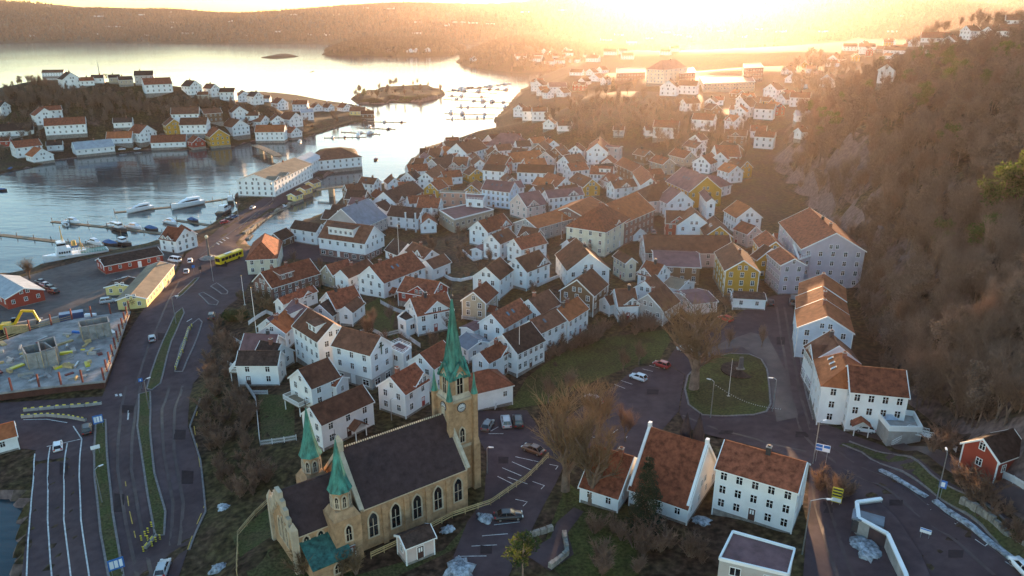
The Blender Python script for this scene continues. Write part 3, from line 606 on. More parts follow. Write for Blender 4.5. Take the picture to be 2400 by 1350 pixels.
# ------------------------------------------------------------------ town houses: ridge end, ridge end, eave corner (photo px) | storeys | wall roof | options | label
TOWN = """
653 700 732 670 636 719|1.3|w r|g.72,4|white house with red-brown roof and cross gable above the car park bank
635 757 668 728 665 783|1.6|w o|c1 D|small white house with sunlit orange gable roof left of the school hall
687 704 722 724 634 738|1.3|w p|sh.35,.75,.75 c1|white house with mauve roof and a sunlit tan shed dormer
781 759 722 724 743 799|2.6|w b|n5 c0 sh.2,.5,.8 f3|large white school hall with tall windows and a notched brown roof
891 790 803 768 868 832|2.6|w b|n3 c0 f3 log|white mission hall with brown roof and a dark cross on its gable
655 824 561 824 646 855|1.7|w d|n2 c0 B1,2,3.0|white house with dark roof and railed balcony at the bushy edge
701 867 767 841 727 911|1.7|w b|c0 D B-1,2.6,1.6|white house with brown gable roof and square balcony on posts
800 884 776 879 774 902|1.2|w r|c0 D p28|low white annexe with red-brown roof behind the balcony house
728 956 848 904 759 992|1.8|w b|n3 c0 P.62|long white house with brown roof and gabled porch above the church
916 885 972 853 954 920|1.8|w r|g.75,4.5 c1|white cross-gabled house at the lane corner beside the clock tower
985 830 1037 800 1015 864|2|w r|g.7,4.6 c0|white gabled house with red-brown roof beside the roof terrace
963 701 1045 686 979 740|1.8|w r|g.55,6 c1|white house with wide two-window dormer behind the church spire
867 625 965 590 899 663|1.9|w r|c2 s2 n4 P.2|big white house with long red-brown roof and two skylights
799 634 860 608 827 647|1.4|w b|c1|white gabled house with brown roof behind the dry hedge
951 649 1030 662 935 682|1|r r|g.62,6 c1 p33|red-painted house with sunlit ridge and cross gable
999 612 1040 596 1018 629|1.3|w b|c0|small white house with brown roof beside the walled garden
968 568 1012 587 973 597|1.3|w b|g.7,4 c1|white house with dark brown roof and small gabled dormer facing the garden
1121 519 1178 501 1146 544|1.9|w r|g.72,4.4 c1|white house with red-brown roof and cross gable below the flat hall
1152 551 1191 535 1171 572|2|w b|c1 s1|white house with brown roof above a low flat annexe
1205 561 1265 546 1224 584|1.8|w r|c0|white house with red-brown roof and tall end gable
1117 582 1138 571 1130 588|1|w p|c0 p20 D|low white annexe with mauve roof between garden hedges
1139 627 1172 604 1175 652|2|w b|c0|white house with brown roof and three dark slot windows
1209 607 1263 587 1235 637|1.8|w b|g.72,4.4 c1|white house with brown roof and pointed dormer inside a curved white wall
1381 596 1350 560 1417 617|2|w b|c1|broad white house with a strip of sunlit yellow roof
1330 563 1354 556 1337 582|1|w b|c0|small white house behind the sunlit yellow roof strip
1224 532 1264 538 1210 552|1.6|b b|g.5,3.6 c0|brown house with arched dormer wedged between white houses
1110 685 1139 661 1137 711|1.6|e r|c1 P.3|beige house with white trim and roof terrace
1152 737 1218 701 1177 771|1.7|w r|s2 c0|white house with two skylights in a red-brown roof
1239 703 1285 680 1266 735|1.7|w b|c1|white house with plain brown roof above the terrace row
1179 785 1243 756 1218 825|1.8|w d|c0 n5|white row house with dark roof behind the flagpole
1242 752 1303 723 1265 781|1.9|w b|s1 c0 n4|white row house with brown roof and one skylight
1307 725 1354 697 1327 755|1.9|w o|c2 n4|white row house with orange roof and two dark chimneys
1353 656 1387 630 1383 700|1.7|b b|c1|brown timber house with white windows above the terrace row
1126 827 1180 799 1143 851|1.7|w r|g.78,4.6 c1|white house with red roofs and cross gable right of the spire
1125 800 1093 781 1104 824|1|w s|c0 p22|low white building with slate-blue roof right of the spire
1122 872 1140 868 1116 921|1.4|w r|hip1 c0 p34 B-1,2,1.2|white hip-roofed house with bay windows right of the clock tower
1125 754 1095 768 1109 777|.9|w p|c0 p14 D|flat mauve-roofed annexe beside the skylight house
767 686 829 671 0 0|1.3|w r|w8.5 c1|white house with red-brown roof and dark side dormer
809 719 838 697 825 732|1.2|w b|c0 D|white wing with brown gable roof on the sloping lawn
750 715 778 698 0 0|1.1|w d|w6.5 c0|low white house with dark gable roof behind the school hall
626 748 650 735 0 0|.9|w p|w6 c0 D|tiny white gabled shed beside the flagpole terrace
575 783 650 786 0 0|1|w p|w6.5 c1|white house with flat mauve roof behind a white fence
612 800 657 808 0 0|1|w d|w8 c1|dark-roofed white house with aerials behind the balcony house
1960 547 1897 488 2010 578|4|l r|w17 c2 n7 p30|large lilac-grey apartment house under the cliff
1862 607 1828 580 1831 621|3|l r|c0 n6 p28|lower lilac-grey wing with red-brown roof along the street
1818 567 1795 541 1781 579|2.7|h r|c0 n5|ochre street house with shop windows beside the lilac apartments
1808 583 1792 574 0 0|2.2|h b|w8 c0|short ochre wing with brown roof facing the square
1815 549 1862 550 1820 566|1.6|w r|c0|white gabled rooftop house between ochre and lilac buildings
1940 742 1931 702 1872 769|2.6|u o|c1 D p30|front row house with pale blue gable and red roof below the cliff
1932 702 1928 673 1869 725|2.6|u o|c1 D p30|middle stepped row house with red roof and dark chimney
1931 672 1931 643 1873 696|2.6|u o|c1 D p30|farthest stepped row house with red roof and capped chimney
1966 811 1944 779 1904 839|2.5|w b|g.3,5 c1 n6 lol|white corner house with crossing brown roofs and many small windows
2120 870 1990 858 2125 930|2.8|w r|n4 c0 p33 P.75|large white house with red roof, terrace and parked small car
1984 862 1972 829 1915 857|2.8|w o|hip.6 c1 s3 p36|white street wing with four bright skylights in an orange roof
1743 611 1716 569 1780 637|2.6|h b|c1 p34|ochre yellow house with white trim and sunlit roof ridge
1791 690 1717 686 1790 703|.9|w d|c0 p12 D|white open-sided garage with dark roof in front of the ochre house
1561 501 1623 503 1565 525|2|r b|g.47,5 c0|red house with white windows and white-framed dormer
1687 531 1672 507 1711 547|1.7|h b|c0 s2|small ochre gabled house with two skylights beside the red house
1629 500 1620 485 1662 511|2|w b|c0|white gable squeezed behind the red house
1508 552 1708 553 1504 580|1.6|i b|w13 c0 n9 p30|long low pinkish warehouse with brown roof
1636 594 1532 590 1634 627|1.8|b p|c0 p14|brown building with white-edged mauve flat roof
1395 488 1413 479 1411 527|3|c r|hip1 w14 c1 n4 g.5,3|cream corner building with hipped red roof and bay windows
1421 479 1493 451 1453 508|3|k o|w15 c0 p35|tall dark brick hall with orange roof
1232 513 1337 485 1247 525|1.7|g o|w11 c0 p24|long low hall with sunlit orange roof edge
1330 487 1385 461 0 0|1.8|k o|w17 c0 p22|wide orange-roofed hall joining the brick hall
1463 522 1500 536 0 0|.8|w d|w5 c0 D|small dark-roofed lean-to beside the warehouse yard
1451 588 1480 605 1484 627|2|c b|c0 n4|cream shop house with brown roof and ground-floor columns
1515 612 1555 622 1490 640|1.7|w r|g.35,4.5 c1|white house with maroon roof and boxy dormer
1487 677 1442 679 1480 716|1.4|w b|g.3,4 c1|white house with pointed dormer at the head of the park
1418 697 1445 690 1408 720|1|w b|c1 D|low white house with hipped brown roof beside the park trees
1535 645 1512 660 0 0|1.4|w b|w8 c1 D|dark-roofed house behind the park-side dormer
1572 650 1610 660 1565 672|1|w t|c0 D p18|white flat-roofed house with sunlit yellow roof
1558 668 1520 690 0 0|1.2|g b|w9 c1|brown-roofed grey house above the park bushes
1657 683 1600 690 0 0|1|i p|w10 c0 p12|low pinkish building with sunlit patch on its mauve roof
1208 313 1174 312 1229 340|2.6|i p|hip1 w15 c2 n9 p40|grand pinkish hotel with mauve mansard roof
1195 367 1152 362 1185 392|1.7|r b|c0|red-brown house with dark roof near the hotel
1215 390 1300 393 1285 407|2|w b|c1 n6|long white house with round attic windows
1400 337 1406 321 1425 351|2.4|w r|c1|tall white gable house with balcony at the foot of the knoll
1455 343 1424 340 1455 347|2.4|i p|c0 p14|pinkish block attached to the tall white gable
1190 360 1265 352 0 0|1.5|w o|w10 c0 g.33,2.5 g.58,2.5|orange-roofed house with two tiny white dormers
1262 338 1276 330 0 0|1.5|b b|w9 c0|brown gabled house with round attic window
1278 356 1288 346 0 0|1.6|i b|w9 c0|pinkish gabled house with steep roof
1320 341 1300 346 0 0|1.6|b b|w9 c1 s2|brown-roofed house with two bright skylights near the knoll
1322 366 1360 360 0 0|1.8|w b|w10 c1|white house with rounded corner below the knoll
1205 434 1140 427 1192 452|2.6|u p|c0 n6 s3|pale blue building with three rooflights
1215 455 1262 447 1205 463|1.8|i p|g.3,5 c0|pinkish stone villa with cross gable
1360 441 1278 449 1265 467|2|w p|c0 n7 g.3,4|white street house with curved Dutch gable
1259 417 1297 424 1248 432|1.4|r o|c0|red timber house with orange roof in mid town
1285 405 1325 418 0 0|1.3|w r|w9 c1|white house with red-brown roof behind the red timber house
1437 396 1385 394 1437 411|1.8|w r|c0 n6 sh.1,.6,.8|white house with a band of dormer windows
1424 373 1430 363 1445 386|1.7|i r|c1|pinkish gabled house with pale barge boards
1352 405 1388 420 0 0|1.5|h b|w8 c0 s2|ochre house with two bright skylights
1525 419 1503 389 1504 435|2.4|w r|c0 n6|white street house with scooped dormers
1502 388 1460 369 1478 400|1.8|b r|c0 n5|brown row of houses climbing the street
1530 432 1556 430 0 0|1.7|i b|hip1 w13 c2|dark hip-roofed house with round rooflights
1597 449 1572 438 0 0|1.8|w p|w11 c0|white house with mauve gable roof
1600 392 1657 415 1631 439|2.4|h p|w14 c0 s3 n7|ochre building wrapped in scaffolding under a mauve roof
1662 416 1684 420 1642 431|1.5|w p|hip1 c0|white hip-roofed house at the street bend
1668 466 1650 444 1672 480|2.5|w p|c1 n6|white street house with columns and mauve roof
1759 487 1728 470 1724 509|2|w o|c0 n5|white gabled house with orange roof under the hillside
1771 531 1738 519 1745 546|1.6|i r|c0|pinkish gabled house with small roof deck
1645 366 1668 358 1667 384|1.6|w r|c1|white gabled house with drainpipe up the slope
1689 358 1712 347 1706 372|1.8|w r|c0|white gabled house with veranda up the slope
1730 341 1676 341 1730 346|2|w r|c0 n6|long white house behind the veranda house
997 405 1028 386 1016 419|1.9|w b|c1|white half-hipped house near the water's edge
1064 368 1098 369 1080 395|1.8|g b|g.15,5 g.75,3 c0|grey house with curved white balconies
1125 375 1117 365 0 0|1.9|w b|w7 c0|narrow white gabled house beside the grey balconied house
1012 352 985 352 1003 367|1.4|w b|c2|white waterfront house with two chimneys
1035 348 1008 347 0 0|1.6|w b|w11 c1|brown-roofed waterfront house behind the two chimneys
1080 350 1040 343 1072 355|1.3|w o|c0|white house with orange roof on the waterfront
1070 337 1120 324 0 0|2.2|w b|w13 c2|long brown-roofed boathouse with white gable
1145 317 1176 313 0 0|2.2|i b|w13 c0 g.5,5|tall brown-roofed waterfront block left of the hotel
995 372 974 371 0 0|1.5|w b|w10 c0|white house with two windows and jetty balconies
1012 374 1058 361 0 0|1.5|g d|w12 c1|dark-roofed grey house with long dormer strip
955 405 972 399 0 0|1.5|w d|w9 c1|dark-roofed waterfront house at the harbour mouth
899 451 968 424 927 477|1.7|w d|g.2,4 c1|white gabled house under a huge dark roof
1105 434 1116 421 0 0|1.1|h b|w8 c0|ochre shed with brown roof in a garden
1092 449 1035 447 1072 452|2.2|m t|c0 p8 D|salmon rendered building with flat tan roof
876 531 768 517 873 565|2.3|w b|w12 c0 n6 sh.28,.82,.85 lok|long white shop building with wide shed dormer
752 526 692 517 709 539|1.8|w d|c0 n3 D|dark-roofed wing with red wall beside the shops
800 490 862 466 0 0|1.7|g s|w17 c1|huge slate-roofed harbour house
815 450 860 452 808 467|1.6|b d|c0|dark brown warehouse by the footbridge
780 480 812 482 0 0|1.2|b d|w8 c0|small dark boathouse on the inner harbour
763 492 790 494 0 0|1|b d|w7 c0 D|lowest dark boathouse on the inner harbour
880 477 902 469 0 0|1.3|w d|w8 c0|small white dormer house below the huge dark roof
990 489 918 482 985 513|1.6|w d|c0|white gabled house with long dark roof beside the memorial pillars
925 560 955 572 0 0|1|w d|w8 c0|small white house behind the shop building
613 568 621 548 647 607|1.9|c r|hip1 c0 n4 p42|cream building with tall red hipped roof and wooden roof steps
641 548 671 535 661 563|.9|b d|c0|dark boathouse beside the cream building
612 639 724 607 632 676|1.5|k r|sh.22,.5,.75 c2 s1 n7|long dark brick building with red roof and wide dormer
765 622 815 609 0 0|1.2|e r|w7 c0|narrow beige house with red roof beside the shops
1523 1003 1657 1043 1578 1178|1|w r|c0 p48 D|white church hall with steep red roof and stepped parapets
1397 1047 1483 1072 1343 1133|.9|w r|c1 p36 D|low red-roofed wing of the church hall behind bare trees
1702 1034 1887 1085 1672 1094|2.6|w r|c1 n5 p32|white three-storey house with sunlit red roof ridge
2307 1030 2373 1008 2343 1080|1.4|r d|c0|red timber house with white trim on the hillside road
940 1257 1005 1232 958 1280|1|i d|c0 p30|small whitewashed outbuilding with red door beside the church
30 990 -40 1008 45 1018|1|w o|c0 D|white kiosk with red roof beside the ferry lanes
306 692 375 614 340 702|1.1|y t|c0 n10 p18|long yellow hall with sunlit wall beside the road
280 665 300 650 0 0|.9|y d|w9 c0 p14|yellow annexe with dark roof behind the yellow hall
233 606 368 580 0 0|1|r d|w9 c0 n6 p20|long red harbour shed with white door
449 541 425 527 470 556|1.8|w r|c0|white house with red roof on the pier
393 531 432 537 0 0|1.6|w r|w9 c0 g.3,3 g.6,3|wing of the pier house with two pointed dormers
55 676 0 645 107 682|1.2|r g|c0 p20 D|red shop with grey metal roof beside the quay
596 410 690 370 0 0|2.6|w t|w19 c1 n12 p18 g.1,7 g.35,5|long white waterfront hotel with tan roof and sunlit wall
694 372 728 356 0 0|2.2|w g|w13 c0 p24|white waterfront building with glass roof
766 351 800 348 0 0|2|w b|hip.9 w19 c0 p24|white hip-roofed building at the quay's end
"""
def parse_town():
    for ln in TOWN.strip().splitlines():
        p = ln.split('|'); n = [float(v) for v in p[0].split()]; wall, roof = p[2].split()
        kind = 'house'; lab = p[4]
        for k in ('hall', 'shed', 'annexe', 'warehouse', 'hotel', 'boathouse', 'garage', 'kiosk', 'building', 'outbuilding'):
            if k in lab: kind = k
        names = {'hall': 'hall', 'shed': 'shed', 'annexe': 'annexe', 'kiosk': 'kiosk', 'garage': 'garage'}
        house((n[0], n[1]), (n[2], n[3]), (n[4], n[5]) if n[4] else None, float(p[1]), wall, roof, p[3], lab, name=kind if kind != 'house' else 'house', cat=kind)
parse_town()
flat_house([(1858, 571), (1902, 571), (1900, 600), (1872, 610)], 9.5, 'l', 'lilac-grey roof terrace block between the apartment wings', rail=True, nfl=3)
flat_house([(1092, 455), (1140, 458), (1132, 471), (1092, 468)], 6.5, 'w', 'white block with roof terrace beside the salmon building', rail=True)
flat_house([(1029, 493), (1107, 477), (1157, 492), (1065, 516)], 4.5, 'e', 'wide flat-roofed beige hall with rooftop vents', nfl=1)
flat_house([(909, 816), (935, 803), (964, 816), (945, 832)], 6, 'w', 'white block with railed roof terrace beside the mission hall', rail=True)
flat_house([(932, 745), (957, 724), (980, 744), (951, 755)], 4, 'w', 'white flat-roofed annexe of the wide dormer house', roofm=ROOFM['d'], nfl=1)
flat_house([(1717, 1249), (1862, 1290), (1846, 1350), (1686, 1312)], 5.2, 'g', 'grey house with white-edged flat roof at the bottom edge', nfl=2)
flat_house([(1305, 600), (1330, 590), (1352, 606), (1325, 618)], 4.4, 'w', 'white block with roof terrace beside the broad white house', rail=True, nfl=1)
# ------------------------------------------------------------------ church
CBRICK = mat('church_brick', (.43, .275, .155), .9, .28, .9, bump=.35, bscale=9, objvar=0, lines=None)
CSLATE = mat('church_slate', (.055, .038, .040), .8, .3, .8, objvar=0, lines=('X', .35), spec=.12)
COPPER = mat('verdigris_copper', (.060, .26, .205), .6, .5, 1.6, objvar=.06, stretch=(1, 1, .25))
CSTONE = mat('church_trim_stone', (.50, .42, .31), .85, .2, 1.0)
def arch_pts(w, h, n=6):
    "pointed arch outline, base centre at 0,0 ; h total height"
    r = w; hs = h - w * .87; pts = [(-w / 2, 0), (w / 2, 0)]
    for i in range(n + 1):
        a = math.pi / 3 * i / n; pts.append((-w / 2 + r * math.cos(a), hs + r * math.sin(a)))
    for i in range(n - 1, -1, -1):
        a = math.pi / 3 * i / n; pts.append((w / 2 - r * math.cos(a), hs + r * math.sin(a)))
    return pts
_arch = {}
def arch_window(parent, pos, rz, w, h, trim=None):
    k = (w, h)
    if k not in _arch:
        o = arch_pts(w + .5, h + .45); i = arch_pts(w, h); fr = MB(); n = len(o)
        o = [(x, z - .18) for x, z in o]
        for a in range(n):
            b = (a + 1) % n
            fr.poly([(o[a][0], .12, o[a][1]), (i[a][0], .12, i[a][1]), (i[b][0], .12, i[b][1]), (o[b][0], .12, o[b][1])], 0)
            fr.poly([(o[a][0], -.1, o[a][1]), (o[a][0], .12, o[a][1]), (o[b][0], .12, o[b][1]), (o[b][0], -.1, o[b][1])], 0)
            fr.poly([(i[a][0], .12, i[a][1]), (i[a][0], -.1, i[a][1]), (i[b][0], -.1, i[b][1]), (i[b][0], .12, i[b][1])], 0)
        fr.box(-.05, .05, .0, .07, 0, h * .75, 0); fr.box(-w / 2, w / 2, .0, .07, h * .42, h * .42 + .09, 0)
        gl = MB(); gl.poly([(x, .03, z) for x, z in reversed(i)], 0)
        _arch[k] = (fr.mesh('window', CSTONE), gl.mesh('pane', GLASS))
    a, b = _arch[k]; o = obj('window', a, parent, pos, rz); obj('pane', b, o); return o
def church():
    he = 7.4; a, b, z0, hw = solve_house((795, 1057), (1045, 972), (833, 1198), he, 47)
    z0 = 10.0
    d = (b - a); d.z = 0; L = d.length; d.normalize(); rz = math.atan2(d.y, d.x); zr = he + hw * math.tan(R(47))
    mid = (a + b) / 2; root = empty('church', (mid.x, mid.y, z0), rz)
    tag(root, 'large brick church with dark slate roof, copper turrets and a clock tower', 'church')
    l2 = L / 2
    def prism(x0, x1, hw_, he_, zr_, zb=-3, m=None, mi=0):
        m = m or MB()
        for x, s in ((x0, -1), (x1, 1)):
            p = [(x, -hw_, zb), (x, hw_, zb), (x, hw_, he_), (x, 0, zr_), (x, -hw_, he_)]; m.poly(p if s > 0 else p[::-1], mi)
        for s in (-1, 1):
            q = [(x0, s * hw_, zb), (x1, s * hw_, zb), (x1, s * hw_, he_), (x0, s * hw_, he_)]; m.poly(q if s < 0 else q[::-1], mi)
        return m
    prism(-l2, l2, hw, he, zr).build('nave_wall', CBRICK, root)
    gable_roof_mesh(L, 2 * hw, zr, he, og=-.35, oe=.35, th=.2).build('nave_roof', [CSLATE, CSTONE], root)
    rc = MB()
    for i in range(46): x = -l2 + 1 + i * (L - 2) / 45; rc.box(x - .09, x + .09, -.09, .09, zr + .25, zr + .5)
    rc.build('ridge_cresting', mat('ridge_cresting_stone', (.55, .47, .34), .7), root)
    # west and east parapets of the nave
    for x in (-l2, l2):
        p = MB()
        for s in (-1, 1): p.bar((x, 0, zr + .25), (x, s * (hw + .3), he - .05), .5, .6, up=(1, 0, 0))
        p.box(x - .5, x + .5, -.5, .5, zr, zr + 1.7); p.lathe([(.6, zr + 1.7), (.0, zr + 2.8)], 4, 0, (x, 0)); p.build('gable_parapet', CSTONE, root)
    nw = 5
    for s in (-1, 1):
        for i in range(nw):
            x = -l2 + L * (i + .5) / nw; arch_window(root, (x, s * hw, 1.9), 0 if s > 0 else math.pi, 1.35, 4.1)
            if i:
                bx = -l2 + L * i / nw; bm = MB(); y = s * hw
                bm.box(bx - .4, bx + .4, min(y, y + s * .35), max(y, y + s * .35), -3, 6.2); bm.poly([(bx - .4, y + s * .35, 6.2), (bx + .4, y + s * .35, 6.2), (bx + .4, y, 6.9), (bx - .4, y, 6.9)][::-s]); bm.build('buttress', CBRICK, root)
        cm = MB(); cm.box(-l2, l2, s * hw - .12 if s > 0 else s * hw - .12, s * hw + .12, he - .55, he - .2); cm.build('cornice', CSTONE, root)
    # chancel (east, towards -x)
    cl = 9.4; ch = 4.5; che = 5.8; czr = che + ch * math.tan(R(47)); x0 = -l2 - cl
    prism(x0, -l2, ch, che, czr).build('chancel_wall', CBRICK, root)
    r_ = gable_roof_mesh(cl, 2 * ch, czr, che, og=-.1, oe=.3); cr = r_.build('chancel_roof', [CSLATE, CSTONE], root); cr.location.x = -l2 - cl / 2
    p = MB()
    for s in (-1, 1):
        for k in range(5):                           # stepped parapet
            t0, t1 = k / 5, (k + 1) / 5; y0, y1 = s * ch * t0, s * ch * t1; zt = czr - (czr - che) * t0 + .45
            p.box(x0 - .35, x0 + .25, min(y0, y1), max(y0, y1), czr - (czr - che) * t1 - .8, zt)
        p.box(x0 - .45, x0 + .45, s * (ch + .3) - .45, s * (ch + .3) + .45, -3, che + 1.4); p.lathe([(.65, che + 1.4), (0, che + 2.6)], 4, 0, (x0, s * (ch + .3)))
    p.build('stepped_gable', CSTONE, root)
    for y in (-1.5, 0, 1.5): arch_window(root, (x0, y, 2.2), math.pi / 2, .8, 4.2 if y == 0 else 3.4)
    for s in (-1, 1):
        for i in range(3): arch_window(root, (-l2 - cl + 1.7 + i * 2.1, s * ch, 2.9), 0 if s > 0 else math.pi, .8, 2.3)
    # sacristies with copper roofs in the corners
    for s in (-1, 1):
        y0, y1 = s * ch, s * (ch + 4.4); xa, xb = x0 + .9, -l2 - 3.0
        m = MB(); m.box(xa, xb, min(y0, y1), max(y0, y1), -3, 2.6); m.build('sacristy_wall', CBRICK, root)
        q = [(xa - .25, y1 + s * .25, 2.6), (xb + .25, y1 + s * .25, 2.6), (xb + .25, y0, 4.3), (xa - .25, y0, 4.3)]
        if s > 0: q = q[::-1]
        m = MB(); m.hexa(q + [(x, y, z + .18) for x, y, z in q]); m.build('sacristy_roof', mat('dark_copper', (.035, .14, .12), .6, .5, 1.2, objvar=.05), root)
        arch_window(root, (xa + 3.4, y1, .6), 0 if s > 0 else math.pi, .9, 1.6)
    # stair turrets with copper spires
    for s in (-1, 1):
        c = (-l2 - 2.5, s * (hw - .7)); tx, ty = c
        m = MB(); m.box(tx - 2.0, tx + 2.0, ty - 2.0, ty + 2.0, -3, 7.6); m.lathe([(2.75, 7.6), (1.9, 8.7)], 4, 0, c); m.build('turret_base', CBRICK, root)
        m = MB(); m.lathe([(1.4, 8.0), (1.4, 11.4), (1.6, 11.5), (1.6, 11.8)], 8, 0, c); tb = m.build('turret_drum', CBRICK, root)
        for i in range(8):
            t = 2 * math.pi * i / 8; arch_window(tb, (tx + 1.30 * math.cos(t), ty + 1.30 * math.sin(t), 9.1), t - math.pi / 2, .45, 1.8)
        m = MB(); m.lathe([(1.8, 11.6), (1.38, 12.6), (.92, 14.4), (.42, 17.2), (.02, 19.7)], 8, 0, c); sp_ = m.build('turret_spire', COPPER, root)
        m = MB(); m.tube((tx, ty, 19.5), (tx, ty, 21.0), .06, .03, 5); m.lathe([(.05, 20), (.2, 20.2), (.05, 20.4)], 6, 0, c); m.build('finial', DARK, sp_)
        arch_window(root, (tx, ty + s * 2.0, 3.9), 0 if s > 0 else math.pi, .8, 2.6); put_door(root, (tx, ty + s * 2.0, .2), 0 if s > 0 else math.pi, 1.4, 2.6, 'r')
    # main tower at the west end (+x)
    T = 2.05; tx = l2 + 1.7; tz = 20.6
    m = MB(); m.box(tx - T, tx + T, -T, T, -3, 17.0); m.box(tx - T - .15, tx + T + .15, -T - .15, T + .15, 8.2, 8.7, 1); m.box(tx - T - .18, tx + T + .18, -T - .18, T + .18, 16.7, 17.15, 1); m.build('tower_shaft', [CBRICK, CSTONE], root)
    B = 1.68
    m = MB(); m.box(tx - B, tx + B, -B, B, 17.0, tz)
    m.poly([(tx - T, -T, 17.15), (tx + T, -T, 17.15), (tx + B, -B, 17.9), (tx - B, -B, 17.9)], 1); m.poly([(tx + T, T, 17.15), (tx - T, T, 17.15), (tx - B, B, 17.9), (tx + B, B, 17.9)], 1)
    m.poly([(tx + T, -T, 17.15), (tx + T, T, 17.15), (tx + B, B, 17.9), (tx + B, -B, 17.9)], 1); m.poly([(tx - T, T, 17.15), (tx - T, -T, 17.15), (tx - B, -B, 17.9), (tx - B, B, 17.9)], 1)
    gh = 2.5
    for (nx, ny) in ((1, 0), (-1, 0), (0, 1), (0, -1)):
        px_, py_ = -ny, nx; q = [(tx + nx * B + px_ * B * s_, ny * B + py_ * B * s_, tz) for s_ in (-1, 1)] + [(tx + nx * B, ny * B, tz + gh)]; m.poly(q)
    bel = m.build('belfry', [CBRICK, CSTONE], root)
    for (nx, ny, rzz) in ((0, 1, 0), (0, -1, math.pi), (1, 0, -math.pi / 2), (-1, 0, math.pi / 2)):
        arch_window(bel, (tx + nx * B, ny * B, 17.9), rzz, 1.05, 3.6)
        px_, py_ = -ny, nx
        g = MB()
        for s_ in (-1, 1):
            g.bar((tx + nx * (B + .12), ny * (B + .12), tz + gh + .1), (tx + nx * (B + .12) + px_ * s_ * (B + .15), ny * (B + .12) + py_ * s_ * (B + .15), tz - .1), .35, .35)
        g.build('belfry_gable_edge', COPPER, bel)
        for s_ in (-.5, .5): arch_window(root, (tx + nx * T + px_ * 0, ny * T + py_ * 0, 9.3), rzz, .8, 2.6) if s_ > 0 and (nx or ny) and not (nx < 0) else None
        # clock faces
        cf = MB(); k = 20; rr = .68; zc = 15.6; off = .1
        def P(r0, t, o_): return (tx + nx * (T + o_) + px_ * r0 * math.sin(t), ny * (T + o_) + py_ * r0 * math.sin(t), zc + r0 * math.cos(t))
        ring = [P(rr, 2 * math.pi * i / k, off) for i in range(k)]
        cf.poly(ring if False else ring[::-1], 0); cf.poly(ring, 0)
        for i in range(k):
            t0, t1 = 2 * math.pi * i / k, 2 * math.pi * (i + 1) / k; cf.poly([P(rr, t0, off), P(rr, t1, off), P(rr + .14, t1, off + .02), P(rr + .14, t0, off + .02)], 1); cf.poly([P(rr + .14, t0, off + .02), P(rr + .14, t1, off + .02), P(rr + .14, t1, -.05), P(rr + .14, t0, -.05)], 1)
        for i in range(12):
            t = 2 * math.pi * i / 12; cf.bar(P(.46, t, off + .02), P(.64, t, off + .02), .09, .03, 1)
        ck = cf.build('clock_face', [mat('clock_white', (.8, .82, .84), .4, .03), DARK], root)
        hd = MB(); hd.bar(P(0, 0, off + .05), P(.56, 1.6, off + .05), .09, .04); hd.bar(P(0, 0, off + .07), P(.36, 4.4, off + .07), .12, .04); hd.build('clock_hand', DARK, ck)
    # corner buttresses with copper pinnacles
    for sx in (-1, 1):
        for sy_ in (-1, 1):
            c = (tx + sx * (T + .25), sy_ * (T + .25)); m = MB()
            m.box(c[0] - .62, c[0] + .62, c[1] - .62, c[1] + .62, -3, 8.5); m.lathe([(.88, 8.5), (.6, 9.6)], 4, 0, c); m.box(c[0] - .4, c[0] + .4, c[1] - .4, c[1] + .4, 9.2, 17.6); m.build('tower_buttress', CBRICK, root)
            m = MB(); m.lathe([(.58, 17.6), (.3, 19.0), (.02, 21.4)], 8, 0, c); m.build('pinnacle', COPPER, root)
    m = MB(); tip = 33.4
    m.lathe([(B * 1.2, tz + .1), (1.72, tz + 1.5), (1.32, tz + 3.4), (.76, tz + 6.9), (.33, tz + 10.2), (.03, tip)], 8, 0, (tx, 0)); s4 = m.build('tower_spire', COPPER, root)
    sm = MB()
    for i in range(8):
        t = 2 * math.pi * (i + .5) / 8; pr = [(1.72, tz + 1.5), (1.32, tz + 3.4), (.76, tz + 6.9), (.33, tz + 10.2), (.03, tip)]
        for (r0, z0_), (r1, z1_) in zip(pr, pr[1:]): sm.bar((tx + (r0 + .04) * math.cos(t), (r0 + .04) * math.sin(t), z0_), (tx + (r1 + .04) * math.cos(t), (r1 + .04) * math.sin(t), z1_), .12, .12)
    sm.build('spire_seam', COPPER, s4)
    for (nx, ny) in ((1, 0), (-1, 0), (0, 1), (0, -1)):         # gablet roofs meeting the spire
        m = MB(); px_, py_ = -ny, nx; ap = (tx + nx * (B + .25), ny * (B + .25), tz + gh + .25); ain = (tx + nx * .6, ny * .6, tz + gh + .25)
        for s_ in (-1, 1):
            lo = (tx + nx * (B + .25) + px_ * s_ * (B + .25), ny * (B + .25) + py_ * s_ * (B + .25), tz - .1); li = (tx + nx * .6 + px_ * s_ * (B + .25), ny * .6 + py_ * s_ * (B + .25), tz - .1); m.poly([ap, lo, li, ain]); m.poly([ain, li, lo, ap])
        m.build('gablet_roof', COPPER, s4)
    m = MB(); m.tube((tx, 0, tip - .3), (tx, 0, tip + 2.4), .09, .05, 6); m.bar((tx, -.5, tip + 1.7), (tx, .5, tip + 1.7), .08); m.lathe([(.05, tip + .2), (.3, tip + .55), (.05, tip + .9)], 8, 0, (tx, 0)); m.build('finial', DARK, s4)
    put_door(root, (tx + T, 0, .2), -math.pi / 2, 2.2, 3.4, 'b')
    w = root.matrix_world if False else None
    return root, z0, rz, mid, l2, tx
CH = church()
